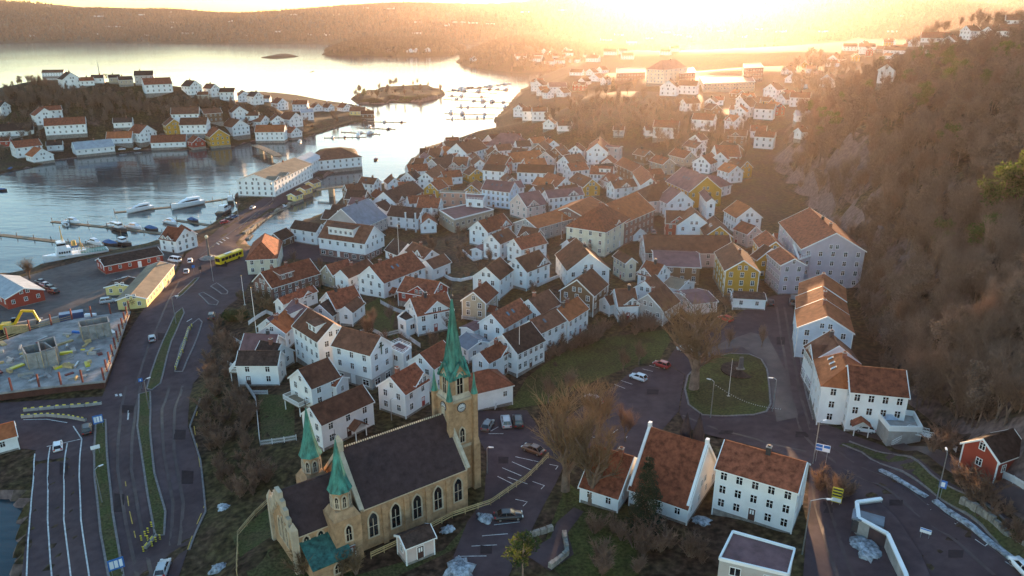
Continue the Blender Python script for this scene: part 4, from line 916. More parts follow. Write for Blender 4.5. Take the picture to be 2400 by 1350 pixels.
# ------------------------------------------------------------------ draped ground surfaces
def drape(name, px, m, dz=.07, step=2.6, world=None, kind='structure', parent=None):
    P = [Vector(p) for p in world] if world else [G(x, y).xy for x, y in px]
    B = []
    for i in range(len(P)):
        a, b = P[i], P[(i + 1) % len(P)]; n = max(1, int((b - a).length / step))
        B += [a + (b - a) * (k / n) for k in range(n)]
    A = np.array(P); xs = np.arange(A[:, 0].min(), A[:, 0].max(), step); ys = np.arange(A[:, 1].min(), A[:, 1].max(), step)
    XX, YY = np.meshgrid(xs, ys); sd_ = sdist(A, XX, YY); ok = sd_ > step * .45
    V = [Vector((v.x, v.y)) for v in B] + [Vector((x, y)) for x, y in zip(XX[ok], YY[ok])]
    n = len(B); r = geometry.delaunay_2d_cdt(V, [(i, (i + 1) % n) for i in range(n)], [list(range(n))], 2, 1e-4)
    co = r[0]; fs = r[2]; z = np.maximum(gz(np.array([c.x for c in co]), np.array([c.y for c in co])), .4) + dz
    me = bpy.data.meshes.new(name); me.from_pydata([(c.x, c.y, float(zz)) for c, zz in zip(co, z)], [], [tuple(f) for f in fs]); me.materials.append(m); me.polygons.foreach_set('use_smooth', [True] * len(me.polygons)); me.update()
    o = obj(name, me, parent)
    if not parent: tag(o, kind=kind)
    return o, P
def strip(name, px, width, m, dz=.1, parent=None, world=None, h=0, dash=None):
    "a ribbon along photo points, laid on the ground; h>0 gives it height (kerb)"
    P = [Vector((*p, 0)) for p in world] if world else [Vector((*G(x, y).xy, 0)) for x, y in px]
    Q = []
    for a, b in zip(P, P[1:]):
        n = max(1, int((b - a).length / 1.6)); Q += [a + (b - a) * (k / n) for k in range(n)]
    Q.append(P[-1])
    zz = np.maximum(gz(np.array([q.x for q in Q]), np.array([q.y for q in Q])), .4) + dz; mb = MB(); acc = 0
    pts = []
    for i, q in enumerate(Q):
        d = (Q[min(i + 1, len(Q) - 1)] - Q[max(i - 1, 0)]).normalized(); r = Vector((d.y, -d.x, 0)) * width / 2; pts.append((q - r, q + r, float(zz[i])))
    for i in range(len(pts) - 1):
        acc += (Q[i + 1] - Q[i]).length
        if dash and (acc % (dash * 2)) > dash: continue
        a, b, z = pts[i]; c, d_, z2 = pts[i + 1]
        if h: mb.hexa([(a.x, a.y, z - .25), (b.x, b.y, z - .25), (d_.x, d_.y, z2 - .25), (c.x, c.y, z2 - .25), (a.x, a.y, z + h), (b.x, b.y, z + h), (d_.x, d_.y, z2 + h), (c.x, c.y, z2 + h)][0:8])
        else: mb.poly([(a.x, a.y, z), (b.x, b.y, z), (d_.x, d_.y, z2), (c.x, c.y, z2)])
    o = mb.build(name, m, parent); return o
ASPH = two_tone('old_asphalt', (.062, .043, .047), (.086, .060, .064), .07, bscale=.55, bump=.03, rough=.85, mul=(.82, 1.12))
ASPHW = two_tone('damp_asphalt', (.060, .042, .044), (.096, .072, .068), .12, .35, .65, bscale=.5, bump=.03, rough=.5, mul=(.8, 1.15))
GRASS = two_tone('winter_lawn', (.056, .050, .018), (.072, .078, .022), .12, bscale=2.2, bump=.5)
GRASSB = two_tone('dry_verge_grass', (.075, .066, .030), (.060, .070, .024), .2, bscale=2.5, bump=.5)
GRAVEL = two_tone('yard_gravel', (.075, .066, .066), (.125, .112, .105), .05, .35, .65, bscale=.5, bump=.06, rough=.75, mul=(.8, 1.15))
PAINT = mat('road_paint', (.62, .62, .60), .6, .35, 1.5, objvar=0)
PAINTY = mat('yellow_road_paint', (.55, .36, .05), .6, .3, 1.5, objvar=0)
KERB = mat('granite_kerb', (.20, .18, .175), .85, .3, 2, objvar=0)
SNOW = mat('old_snow', (.44, .48, .53), .85, .6, 1.4, bump=.6, bscale=1.5, objvar=.1)
road, _ = drape('road', [(48, 1375), (66, 1215), (78, 1100), (84, 1056), (30, 1050), (0, 1010), (0, 945), (240, 930), (288, 800), (330, 735), (415, 640), (436, 596), (500, 548), (565, 497), (640, 452), (722, 405), (780, 372), (826, 356), (832, 374), (778, 398), (748, 420), (720, 450), (660, 488), (595, 524), (552, 570), (566, 586), (640, 566), (690, 540), (745, 560), (872, 610), (850, 628), (790, 617), (742, 612), (680, 606), (600, 640), (572, 690), (535, 718), (502, 760), (492, 850), (452, 900), (440, 1000), (468, 1080), (480, 1200), (440, 1290), (410, 1375)], ASPH, .09)
yard, _ = drape('harbour_yard', [(0, 700), (52, 650), (130, 628), (240, 600), (376, 572), (432, 592), (410, 636), (300, 710), (240, 792), (130, 806), (0, 765)], GRAVEL, .095)
park, _ = drape('car_park', [(1085, 965), (1235, 962), (1265, 1010), (1440, 905), (1490, 862), (1560, 850), (1604, 880), (1590, 965), (1480, 1085), (1335, 1062), (1302, 1135), (1180, 1375), (1035, 1375), (1095, 1225), (1135, 1170), (1142, 1065)], ASPH, .10)
street, _ = drape('street', [(1785, 700), (1852, 688), (1868, 780), (1884, 900), (1906, 985), (1990, 1018), (2070, 1046), (2180, 1100), (2400, 1235), (2480, 1375), (1880, 1375), (1890, 1240), (1898, 1092), (1700, 1030), (1610, 1005), (1592, 968), (1606, 880), (1562, 850), (1600, 795), (1720, 742), (1755, 722)], ASPH, .13)
damp, _ = drape('damp_turning_circle', [(1620, 850), (1700, 800), (1760, 780), (1800, 790), (1840, 870), (1868, 980), (1820, 990), (1806, 900), (1796, 850), (1740, 815), (1680, 822), (1640, 850)], ASPHW, .17)
drape('church_yard', [(545, 1260), (640, 1180), (760, 1120), (830, 1350), (1040, 1290), (1140, 1180), (1280, 1075), (1140, 1200), (1060, 1290), (880, 1375), (590, 1375)], GRASSB, .045)
lawn, _ = drape('park_lawn', [(1186, 960), (1235, 885), (1330, 822), (1430, 790), (1560, 772), (1572, 800), (1545, 846), (1476, 858), (1400, 890), (1290, 945)], GRASS, .06)
green, gp = drape('round_green', [(1605, 912), (1612, 882), (1640, 854), (1672, 838), (1712, 830), (1756, 832), (1784, 844), (1797, 866), (1803, 910), (1806, 948), (1796, 966), (1766, 974), (1700, 977), (1646, 974), (1614, 950)], GRASS, .22)
drape('garden_lawn', [(1330, 1130), (1400, 1190), (1480, 1180), (1500, 1375), (1330, 1375), (1270, 1290)], GRASS, .05)
drape('house_lawn', [(850, 720), (905, 690), (930, 720), (920, 770), (985, 800), (960, 805), (880, 780), (850, 750)], GRASS, .06)
drape('house_lawn', [(605, 920), (690, 930), (690, 1030), (615, 1040)], GRASSB, .06)
drape('islet_lawn', [(905, 235), (940, 226), (1000, 222), (1010, 230), (940, 240)], GRASS, .15)
path1, _ = drape('garden_path', [(1305, 1225), (1345, 1190), (1368, 1200), (1330, 1250), (1345, 1300), (1290, 1340), (1230, 1300), (1290, 1262)], ASPH, .09)
walk, _ = drape('pavement', [(1868, 785), (1884, 900), (1906, 985), (1920, 980), (1900, 890), (1884, 780)], GRAVEL, .10)
upper, _ = drape('hillside_road', [(1990, 1012), (2075, 1038), (2200, 1090), (2300, 1145), (2420, 1215), (2420, 1160), (2290, 1095), (2180, 1050), (2090, 1020), (2010, 1000)], ASPHW, .16)
verge, _ = drape('road_verge', [(1965, 1048), (2010, 1052), (2080, 1085), (2180, 1150), (2300, 1230), (2420, 1330), (2420, 1260), (2290, 1172), (2180, 1115), (2090, 1070), (2020, 1044), (1975, 1040)], GRASSB, .19)
# medians with kerbs
MED = [[(225, 985), (248, 985), (254, 1100), (264, 1200), (292, 1370), (258, 1370), (236, 1250), (222, 1120)],
       [(326, 925), (352, 918), (352, 1010), (362, 1110), (388, 1200), (385, 1256), (364, 1256), (346, 1160), (330, 1050), (322, 1000)],
       [(354, 876), (382, 800), (412, 735), (428, 722), (432, 734), (402, 800), (376, 900), (356, 915), (344, 912)],
       [(418, 690), (455, 655), (468, 650), (430, 690), (414, 702)],
       [(466, 748), (474, 756), (446, 830), (428, 872), (410, 872), (424, 812), (446, 764)],
       [(466, 690), (476, 686), (512, 708), (508, 716), (490, 714)], [(494, 672), (508, 664), (534, 684), (532, 690), (520, 690)]]
for i, q in enumerate(MED):
    o, P = drape('median', q, GRASSB if i < 4 else ASPH, .2, step=2.5)
    strip('kerb', None, .35, KERB, .02, world=[tuple(p) for p in P] + [tuple(P[0])], h=.22, parent=o)
strip('kerb', None, .35, KERB, .02, world=[tuple(p) for p in gp] + [tuple(gp[0])], h=.26, parent=green)
def lines(parent, rows, w=.22, m=None, dz=.16, dash=None):
    for r in rows: strip('lane_line', r, w, m or PAINT, dz, parent, dash=dash)
lines(road, [[(118, 1048), (112, 1120), (112, 1220), (118, 1310), (123, 1370)], [(158, 1040), (150, 1120), (150, 1220), (160, 1300), (168, 1370)], [(172, 1000), (192, 1030), (186, 1120), (190, 1220), (200, 1290), (212, 1370)],
             [(82, 1065), (75, 1160), (66, 1270), (62, 1370)], [(110, 1048), (192, 1030)], [(55, 985), (110, 984), (158, 992)]], .22)
lines(road, [[(294, 1130), (304, 1200), (318, 1262)], [(498, 580), (560, 536), (640, 475)], [(470, 935), (455, 1000), (482, 1180), (440, 1290)]], .14, PAINTY, dash=3)
lines(road, [[(508, 570), (514, 574)], [(514, 566), (521, 570)], [(521, 561), (528, 565)], [(529, 557), (536, 560)], [(272, 925), (274, 930)], [(282, 924), (284, 930)]], .5)
lines(road, [[(476, 700), (505, 712)], [(500, 676), (522, 690)], [(438, 755), (450, 748)], [(300, 985), (302, 960)]], .3)
lines(park, [[(1190, 1120), (1236, 1136)], [(1177, 1098), (1222, 1117)], [(1200, 1084), (1246, 1104)], [(1208, 1072), (1262, 1084)], [(1166, 1118), (1206, 1138)], [(1158, 1232), (1218, 1225)], [(1130, 1258), (1190, 1253)], [(1105, 1282), (1165, 1279)], [(1070, 1306), (1140, 1305)],
             [(1248, 1130), (1276, 1140), (1268, 1148)], [(1208, 1172), (1236, 1178), (1226, 1188)], [(1288, 1090), (1308, 1094), (1302, 1102)], [(1376, 1022), (1396, 1028)], [(1382, 1020), (1390, 1008)], [(1434, 1018), (1448, 1008)], [(1466, 1030), (1470, 1024)],
             [(1145, 1018), (1180, 1018)], [(1150, 1012), (1168, 1002)], [(1440, 902), (1465, 912)], [(1455, 893), (1482, 902)], [(1506, 866), (1530, 872)], [(1522, 858), (1546, 864)], [(1205, 1208), (1210, 1200)]], .14)
lines(street, [[(2170, 1182), (2190, 1190), (2180, 1198)], [(2218, 1215), (2240, 1230), (2252, 1218)], [(2285, 1266), (2308, 1282), (2325, 1268)], [(2355, 1318), (2378, 1332), (2392, 1322)]], .16)
# snow left along the road edge and in heaps
def snow_heap(px, py, r, h, label, seed):
    p = G(px, py); m = MB(); rs = random.Random(seed); n = 22; rows = 7; rg = [rs.uniform(.75, 1.2) for _ in range(n)]
    for k in range(rows):
        t = k / (rows - 1); rr = r * math.cos(t * 1.5); zz = h * math.sin(t * 1.5)
        for i in range(n):
            a = 2 * math.pi * i / n; q = rr * rg[i] * rs.uniform(.78, 1.18); m.v.append((q * math.cos(a), q * math.sin(a) * .7, zz * rs.uniform(.85, 1.1) - .15 * (k == 0)))
    for k in range(rows - 1):
        for i in range(n): j = (i + 1) % n; m.f.append((k * n + i, k * n + j, (k + 1) * n + j, (k + 1) * n + i)); m.m.append(0)
    m.f.append(tuple((rows - 1) * n + i for i in range(n))); m.m.append(0)
    o = m.build('snow_heap', SNOW, None, True, (p.x, p.y, p.z), rs.uniform(0, 3)); tag(o, label, 'snow heap', 'leftover snow heaps')
for a in [(1078, 1340, 3.0, 1.2, 'largest old snow heap at the foot of the car park', 1), (1138, 1217, 1.5, .8, 'snow heap beside the dark parked car near the church', 2), (1049, 1242, 1.2, .6, 'small snow heap at the wooden fence behind the outbuilding', 3), (1646, 1222, 1.6, .6, 'thin snow heap in the yard behind the church hall', 4), (2036, 1290, 2.8, .9, 'grey snow heap below the retaining wall', 5), (526, 1190, 1.4, .4, 'flat snow heap at the roadside bend', 6), (513, 1334, 1.5, .8, 'snow heap at the bottom edge beside the church fence', 7)]: snow_heap(*a)
for i, q in enumerate([[(2062, 1104), (2110, 1130), (2172, 1168)], [(2190, 1176), (2240, 1212), (2300, 1258), (2360, 1304), (2410, 1342)]]):
    tag(strip('snow_bank', q, .7 + .2 * i, SNOW, .12, h=.3), ['short snow bank along the road verge', 'long snow bank beside the roadside parking bays'][i], 'snow bank', 'snow banks along the road')

# worn asphalt: tyre tracks, repair patches, manholes
for (par, rows) in ((road, [[(330, 905), (318, 960), (308, 1100), (330, 1230), (360, 1370)], [(296, 905), (284, 960), (276, 1100), (296, 1230), (326, 1370)], [(428, 905), (410, 960), (408, 1060), (430, 1180), (420, 1280)], [(398, 905), (380, 960), (384, 1060), (406, 1180), (400, 1280)], [(420, 660), (380, 740), (346, 820), (320, 900)], [(470, 600), (520, 560), (600, 500), (690, 430)]]),
                    (street, [[(1820, 720), (1836, 820), (1852, 920), (1876, 1010), (1920, 1060), (2040, 1130), (2180, 1230), (2330, 1350)], [(1838, 720), (1856, 820), (1874, 920), (1900, 1010), (1950, 1050), (2070, 1115), (2210, 1205), (2370, 1320)], [(1900, 1090), (1910, 1180), (1940, 1290), (1970, 1375)], [(1925, 1090), (1940, 1180), (1975, 1290), (2010, 1375)], [(1600, 975), (1690, 1010), (1800, 1040), (1890, 1060)]])):
    for r_ in rows: strip('tyre_track', r_, .55, ASPHW, .155, par)
DPATCH = two_tone('fresh_asphalt_patch', (.030, .022, .024), (.042, .032, .034), .3, bscale=.8, bump=.02, rough=.9, mul=(.85, 1.1))
for par, cs in ((road, [(300, 960, 14, 9), (420, 1020, 16, 12), (280, 1180, 12, 22), (440, 1120, 14, 16), (150, 1100, 10, 14), (520, 620, 14, 6), (380, 790, 10, 8)]), (street, [(1830, 800, 10, 9), (1880, 1020, 16, 7), (1700, 1015, 18, 5), (1940, 1190, 12, 14), (2100, 1180, 16, 7), (2240, 1300, 18, 9)]), (park, [(1180, 1080, 12, 8), (1400, 985, 16, 6), (1140, 1290, 14, 10), (1530, 920, 14, 6)])):
    for (x, y, a, b) in cs: drape('asphalt_patch', [(x - a, y - b), (x + a, y - b * .9), (x + a * .9, y + b), (x - a, y + b)], DPATCH, .16, 2.0, parent=par)
for q in ([(1974, 1044), (2020, 1062), (2090, 1098), (2180, 1152), (2300, 1232), (2420, 1330)], [(1990, 1036), (2090, 1066), (2180, 1112), (2290, 1170), (2420, 1258)]): strip('kerb', q, .35, KERB, .06, parent=verge, h=.2)
strip('kerb', [(470, 935), (445, 1000), (470, 1080), (482, 1200), (444, 1290)], .3, KERB, .06, parent=road, h=.16)
strip('kerb', [(1868, 785), (1884, 900), (1906, 985)], .3, KERB, .08, parent=walk, h=.16)
# ------------------------------------------------------------------ trees
BARK = mat('bark', (.24, .165, .122), .9, .35, 1.2, bump=.5, objvar=.2)
TWIG = mat('bare_twigs', (.235, .145, .105), .9, .3, .5, objvar=.3)
TWIGL = mat('golden_twigs', (.20, .135, .075), .9, .3, .5, objvar=.2)
NEEDLE = mat('pine_needles', (.075, .105, .022), .8, .45, .5, objvar=.3, col2=(.020, .038, .012))
FIR = mat('dark_fir_needles', (.028, .045, .020), .8, .4, .6, objvar=.3)
def translucent(m, col, k):
    N = m.node_tree.nodes; L = m.node_tree.links; b = N['Principled BSDF']; o = [n for n in N if n.type == 'OUTPUT_MATERIAL'][0]
    t = N.new('ShaderNodeBsdfTranslucent'); t.inputs[0].default_value = (*col, 1); mx = N.new('ShaderNodeMixShader'); mx.inputs[0].default_value = k; L.new(b.outputs[0], mx.inputs[1]); L.new(t.outputs[0], mx.inputs[2]); L.new(mx.outputs[0], o.inputs[0])
translucent(NEEDLE, (.13, .17, .03), .28); translucent(TWIGL, (.24, .15, .07), .12); translucent(TWIG, (.20, .12, .07), .2)
HEDGE = mat('evergreen_hedge', (.055, .075, .022), .85, .4, .8, objvar=.2)
def bare_tree(seed, H, spread=.42, ntw=5, levels=4, low=.28, rk=1.0):
    rs = random.Random(seed); tr = MB(); tw = MB()
    def limb(p, d, L, r, lev):
        n = 3; q = p; dd = d.copy()
        for i in range(n):
            dd = (dd + Vector((rs.gauss(0, .12), rs.gauss(0, .12), rs.gauss(.04, .08)))).normalized(); e = q + dd * (L / n); r1 = r * (1 - .45 * (i + 1) / n)
            (tr if lev < 3 else tw).tube(q, e, r * (1 - .45 * i / n), r1, 6 if lev == 0 else (4 if lev < 2 else 3), 0, False)
            if lev < levels and (i > 0 or lev > 0):
                for _ in range(2 if lev < 2 else 2):
                    ang = rs.uniform(0, 6.28); tilt = rs.uniform(.45, 1.0) * (1.1 if lev == 0 else .9)
                    side = Vector((math.cos(ang), math.sin(ang), 0)); nd = (dd * math.cos(tilt) + side * math.sin(tilt) * spread * 2 + Vector((0, 0, .42))).normalized()
                    limb(e, nd, L * rs.uniform(.5, .72), r1 * .62, lev + 1)
            q = e
        if lev >= levels - 1:
            for _ in range(ntw):
                t = rs.uniform(0, 1); a = p + (q - p) * t; v = (dd + Vector((rs.gauss(0, .6), rs.gauss(0, .6), rs.gauss(.1, .45)))).normalized() * rs.uniform(.7, 1.8) * H / 11
                s = v.cross(Vector((rs.gauss(0, 1), rs.gauss(0, 1), rs.gauss(0, 1)))).normalized() * .017 * H / 11
                tw.poly([a - s, a + s, a + v]);
    tr.tube((0, 0, -.8), (0, 0, H * low), .028 * H * rk, .021 * H * rk, 8, 0, False)
    for q in range(3):
        a = q * 2.1 + rs.uniform(0, 1); limb(Vector((0, 0, H * low * (.75 + .12 * q))), Vector((math.cos(a) * .42, math.sin(a) * .42, 1)).normalized(), H * .40 * rs.uniform(.85, 1.1), .015 * H * rk, 1)
    limb(Vector((0, 0, H * low)), Vector((rs.gauss(0, .08), rs.gauss(0, .08), 1)).normalized(), H * .46, .018 * H * rk, 1)
    return tr, tw
def pine_tree(seed, H, conifer=False):
    rs = random.Random(seed); tr = MB(); cr = MB()
    lean = Vector((rs.gauss(0, .03), rs.gauss(0, .03), 1)); tr.tube((0, 0, -.8), tuple(lean * H * .96), .022 * H, .004 * H, 6, 0, False)
    def clump(c, r, n):
        for _ in range(n):
            v = Vector((rs.gauss(0, 1), rs.gauss(0, 1), rs.gauss(0, .6))); v = v.normalized() * r * rs.uniform(.3, 1)
            p = c + v; d = (v.normalized() + Vector((rs.gauss(0, .5), rs.gauss(0, .5), rs.gauss(.3, .4)))).normalized() * rs.uniform(.25, .55) * (r * .55 + .2); s = d.cross(Vector((rs.gauss(0, 1), rs.gauss(0, 1), rs.gauss(0, 1)))).normalized() * d.length * .42
            cr.poly([p - s, p + s, p + d])
    if conifer:
        lv = 15
        for k in range(lv):
            t = k / lv; z = H * (.1 + .88 * t); rad = H * .21 * (1 - t) ** .85 + .15
            for j in range(9):
                a = rs.uniform(0, 6.28); rr = rad * rs.uniform(.75, 1.12); e = Vector((rr * math.cos(a), rr * math.sin(a), z - rr * .28)); tr.tube((lean * z), e, .012 * H * (1 - t) * .4 + .015, .01, 3, 0, False)
                for q in (.35, .6, .82, 1): clump(lean * z + (e - lean * z) * q, .34 * rad * (1.15 - q * .5) + .15, 20)
    else:
        for k in range(15):
            z = H * rs.uniform(.42, .97); a = rs.uniform(0, 6.28); rr = H * .26 * rs.uniform(.3, 1) * (1.15 - abs(z / H - .68) * 1.6); e = Vector((rr * math.cos(a), rr * math.sin(a), z + rr * .25)); tr.tube(lean * (z - rr * .3), e, .011 * H, .004 * H, 4, 0, False)
            clump(e, H * .10 * rs.uniform(.8, 1.3), 110); clump(lean * (z) + (e - lean * z) * .5, H * .085, 60)
        clump(lean * H * .95, H * .09, 60)
    return tr, cr
TREES = {}
for i, (sd_, H, sp_) in enumerate([(11, 11, .42), (12, 12, .36), (13, 10, .5), (14, 13, .38), (15, 9, .5)]):
    t, w_ = bare_tree(sd_, H, sp_, 2, 4, .2); TREES['bare%d' % i] = (t.mesh('trunk', BARK), w_.mesh('crown', TWIG), H)
t, w_ = bare_tree(31, 16, .85, 1, 4, .2, 2.0); TREES['big'] = (t.mesh('trunk', BARK), w_.mesh('crown', TWIGL), 16)
t, w_ = bare_tree(33, 14, .62, 1, 4, .2, 1.7); TREES['gold'] = (t.mesh('trunk', BARK), w_.mesh('crown', TWIGL), 14)
for i in range(3):
    t, w_ = pine_tree(40 + i, 11); TREES['pine%d' % i] = (t.mesh('trunk', BARK), w_.mesh('crown', NEEDLE), 11)
for i in range(2):
    t, w_ = pine_tree(50 + i, 13, True); TREES['fir%d' % i] = (t.mesh('trunk', BARK), w_.mesh('crown', FIR), 13)
def shrub(seed, H=2.2):
    rs = random.Random(seed); t = MB(); c = MB()
    for k in range(14):
        a = rs.uniform(0, 6.28); tl = rs.uniform(.1, .9); d = Vector((math.cos(a) * tl, math.sin(a) * tl, 1)).normalized(); p = Vector((0, 0, -.3)); e = d * H * rs.uniform(.6, 1); t.tube(p, e, .035, .012, 3, 0, False)
        for _ in range(34):
            q = e * rs.uniform(.25, 1); v = (d + Vector((rs.gauss(0, .7), rs.gauss(0, .7), rs.gauss(0, .5)))).normalized() * rs.uniform(.3, .75); s = v.cross(Vector((rs.gauss(0, 1), rs.gauss(0, 1), .3))).normalized() * .03; c.poly([q - s, q + s, q + v])
    return t, c
for i in range(3):
    t, c = shrub(70 + i); TREES['shrub%d' % i] = (t.mesh('stem', BARK), c.mesh('crown', TWIG), 2.2)
t, c = shrub(75); TREES['goldshrub'] = (t.mesh('stem', BARK), c.mesh('crown', TWIGL), 2.2)
def tree(kind, p, H, label, cat='tree', group=None, name=None, rz=None):
    a, b, h0 = TREES[kind]; k = kind.rstrip('0123456789')
    nm = name or {'bare': 'bare_tree', 'big': 'bare_tree', 'gold': 'bare_tree', 'pine': 'pine_tree', 'fir': 'fir_tree', 'shrub': 'bare_shrub', 'goldshrub': 'bare_shrub'}[k]
    r = empty(nm, (p[0], p[1], p[2]), random.uniform(0, 6.28) if rz is None else rz); s = H / h0; r.scale = (s, s, s); tag(r, label, cat, group)
    obj('stem' if 'shrub' in k else 'trunk', a, r); obj('crown', b, r); return r
def instance_stuff(name, items, label, cat=None):
    "many copies as one object: points with scale and turn, trees put on them by geometry nodes. items: list of (kind, pts, scales)"
    o_all = []
    for kind, pts, sc in items:
        a, b, h0 = TREES[kind]; src = bpy.data.meshes.new('src_' + kind)
        bm = bmesh.new(); bm.from_mesh(a); n0 = len(bm.faces); bm.from_mesh(b)
        bm.faces.ensure_lookup_table()
        for i, f in enumerate(bm.faces): f.material_index = 0 if i < n0 else 1
        bm.to_mesh(src); bm.free(); src.materials.clear(); src.materials.append(a.materials[0]); src.materials.append(b.materials[0])
        so = bpy.data.objects.new('src_' + kind, src)          # never linked to the scene
        o_all.append((so, pts, sc))
    V = []; K = []; S = []
    for k, (so, pts, sc) in enumerate(o_all):
        V += [tuple(p) for p in pts]; K += [k] * len(pts); S += list(sc)
    me = bpy.data.meshes.new(name); me.from_pydata(V, [], [])
    at = me.attributes.new('k', 'INT', 'POINT'); at.data.foreach_set('value', K); at = me.attributes.new('s', 'FLOAT', 'POINT'); at.data.foreach_set('value', S)
    ob = obj(name, me); ng = bpy.data.node_groups.new(name, 'GeometryNodeTree'); ng.interface.new_socket('Geometry', in_out='INPUT', socket_type='NodeSocketGeometry'); ng.interface.new_socket('Geometry', in_out='OUTPUT', socket_type='NodeSocketGeometry')
    N = ng.nodes; Lk = ng.links; gi = N.new('NodeGroupInput'); go = N.new('NodeGroupOutput'); jn = N.new('GeometryNodeJoinGeometry')
    na = N.new('GeometryNodeInputNamedAttribute'); na.data_type = 'INT'; na.inputs[0].default_value = 'k'
    ns = N.new('GeometryNodeInputNamedAttribute'); ns.data_type = 'FLOAT'; ns.inputs[0].default_value = 's'
    for k, (so, _, _) in enumerate(o_all):
        oi = N.new('GeometryNodeObjectInfo'); oi.inputs[0].default_value = so; oi.transform_space = 'ORIGINAL'
        cmp_ = N.new('FunctionNodeCompare'); cmp_.data_type = 'INT'; cmp_.operation = 'EQUAL'; Lk.new(na.outputs[0], cmp_.inputs[2]); cmp_.inputs[3].default_value = k
        ip = N.new('GeometryNodeInstanceOnPoints'); Lk.new(gi.outputs[0], ip.inputs['Points']); Lk.new(cmp_.outputs[0], ip.inputs['Selection']); Lk.new(oi.outputs['Geometry'], ip.inputs['Instance'])
        rv = N.new('FunctionNodeRandomValue'); rv.data_type = 'FLOAT_VECTOR'; rv.inputs[0].default_value = (0, 0, 0); rv.inputs[1].default_value = (.1, .1, 6.28); Lk.new(rv.outputs[0], ip.inputs['Rotation']); Lk.new(ns.outputs[0], ip.inputs['Scale'])
        Lk.new(ip.outputs[0], jn.inputs[0])
    Lk.new(jn.outputs[0], go.inputs[0]); md = ob.modifiers.new('scatter', 'NODES'); md.node_group = ng
    tag(ob, label, kind='stuff'); return ob
def scatter_px(poly, n, seed=0, minz=.8):
    rs = random.Random(seed); A = np.array(poly, float); out = []; tries = 0
    x0, y0 = A.min(0); x1, y1 = A.max(0)
    while len(out) < n and tries < n * 40:
        tries += 1; x, y = rs.uniform(x0, x1), rs.uniform(y0, y1)
        if sdist(A, np.array([x]), np.array([y]))[0] < 0: continue
        p = G(x, y)
        if p.z > minz and p.z <= float(gz(p.x, p.y)) + .6: out.append(p)
    return out
def scatter_w(poly, n, seed=0, minz=1.0, fn=None):
    rs = np.random.RandomState(seed); A = np.array(poly, float); X = rs.uniform(A[:, 0].min(), A[:, 0].max(), n * 6); Y = rs.uniform(A[:, 1].min(), A[:, 1].max(), n * 6)
    ok = sdist(A, X, Y) > 0; X, Y = X[ok], Y[ok]; Z = gz(X, Y); ok = Z > minz; X, Y, Z = X[ok][:n], Y[ok][:n], Z[ok][:n]; return [Vector(p) for p in zip(X, Y, Z)]
# wooded hillside on the right: individual leafless trees and pines
HB = scatter_w([(70, 85), (96, 100), (180, 100), (260, 180), (330, 330), (300, 420), (165, 440), (132, 370), (118, 290), (104, 225), (93, 180), (84, 145), (82, 118)], 330, 3)
HB = [p for p in HB if p.z > float(gz(p.x - 3, p.y)) + .8 or p.z > 25]
npine = 0
for i, p in enumerate(HB[:290]):
    high = p.z > 46
    if (i % 5 == 0 and p.z > 20) or (high and i % 2 == 0):
        tree('pine%d' % (i % 3), p, random.uniform(7, 11), 'green pine tree growing among the leafless hillside wood', group='pines on the wooded hillside', cat='pine tree'); npine += 1
    else: tree('bare%d' % (i % 5), p, random.uniform(7, 11.5), 'leafless tree in the steep wood on the cliffside hill', group='leafless trees on the wooded hillside')
more0 = scatter_px([(2400, 1000), (2250, 1010), (2140, 960), (2040, 860), (2012, 700), (2022, 600), (1915, 480), (1868, 380), (1950, 280), (2130, 205), (2400, 110)], 620, 77)
CLF = np.array([(1925, 500), (1940, 400), (1975, 330), (2045, 312), (2062, 350), (2020, 420), (2030, 520), (1985, 560)], float)
more0 = [p for p in more0 if sdist(CLF, np.array([project(p)[0]]), np.array([project(p)[1]]))[0] < 0]
more = scatter_w([(70, 85), (96, 100), (180, 100), (260, 180), (360, 330), (330, 470), (180, 460), (132, 370), (118, 290), (104, 225), (93, 180), (84, 145), (82, 118)], 1150, 9)
more = [p for p in more if p.z > float(gz(p.x - 4, p.y)) + .6] + more0
it = {k: ([], []) for k in ('bare0', 'bare1', 'bare2', 'bare4', 'pine0', 'pine2', 'shrub0', 'shrub1')}
for i, p in enumerate(more):
    k = random.choice(['bare0', 'bare1', 'bare2', 'bare4', 'bare0', 'bare2', 'shrub0', 'shrub1', 'shrub0', 'shrub1'] + (['pine0', 'pine2'] * (5 if p.z > 40 else 1))); it[k][0].append(p); it[k][1].append(random.uniform(.5, 1.0) if 'shrub' not in k else random.uniform(.8, 1.6))
instance_stuff('hillside_undergrowth', [(k, v[0], v[1]) for k, v in it.items() if v[0]], 'brown leafless undergrowth and saplings covering the steep hillside')
for (x, y, h, l) in [(2330, 500, 17, 'tall bright green pine on the hillside at the picture edge'), (2375, 470, 18, 'second tall green pine at the hillside edge, right of the first'), (2290, 560, 12, 'lower green pine below the two tall hillside pines')]:
    p = G(x, y + 60); tree('pine%d' % (h % 3), p, h, l, 'pine tree')
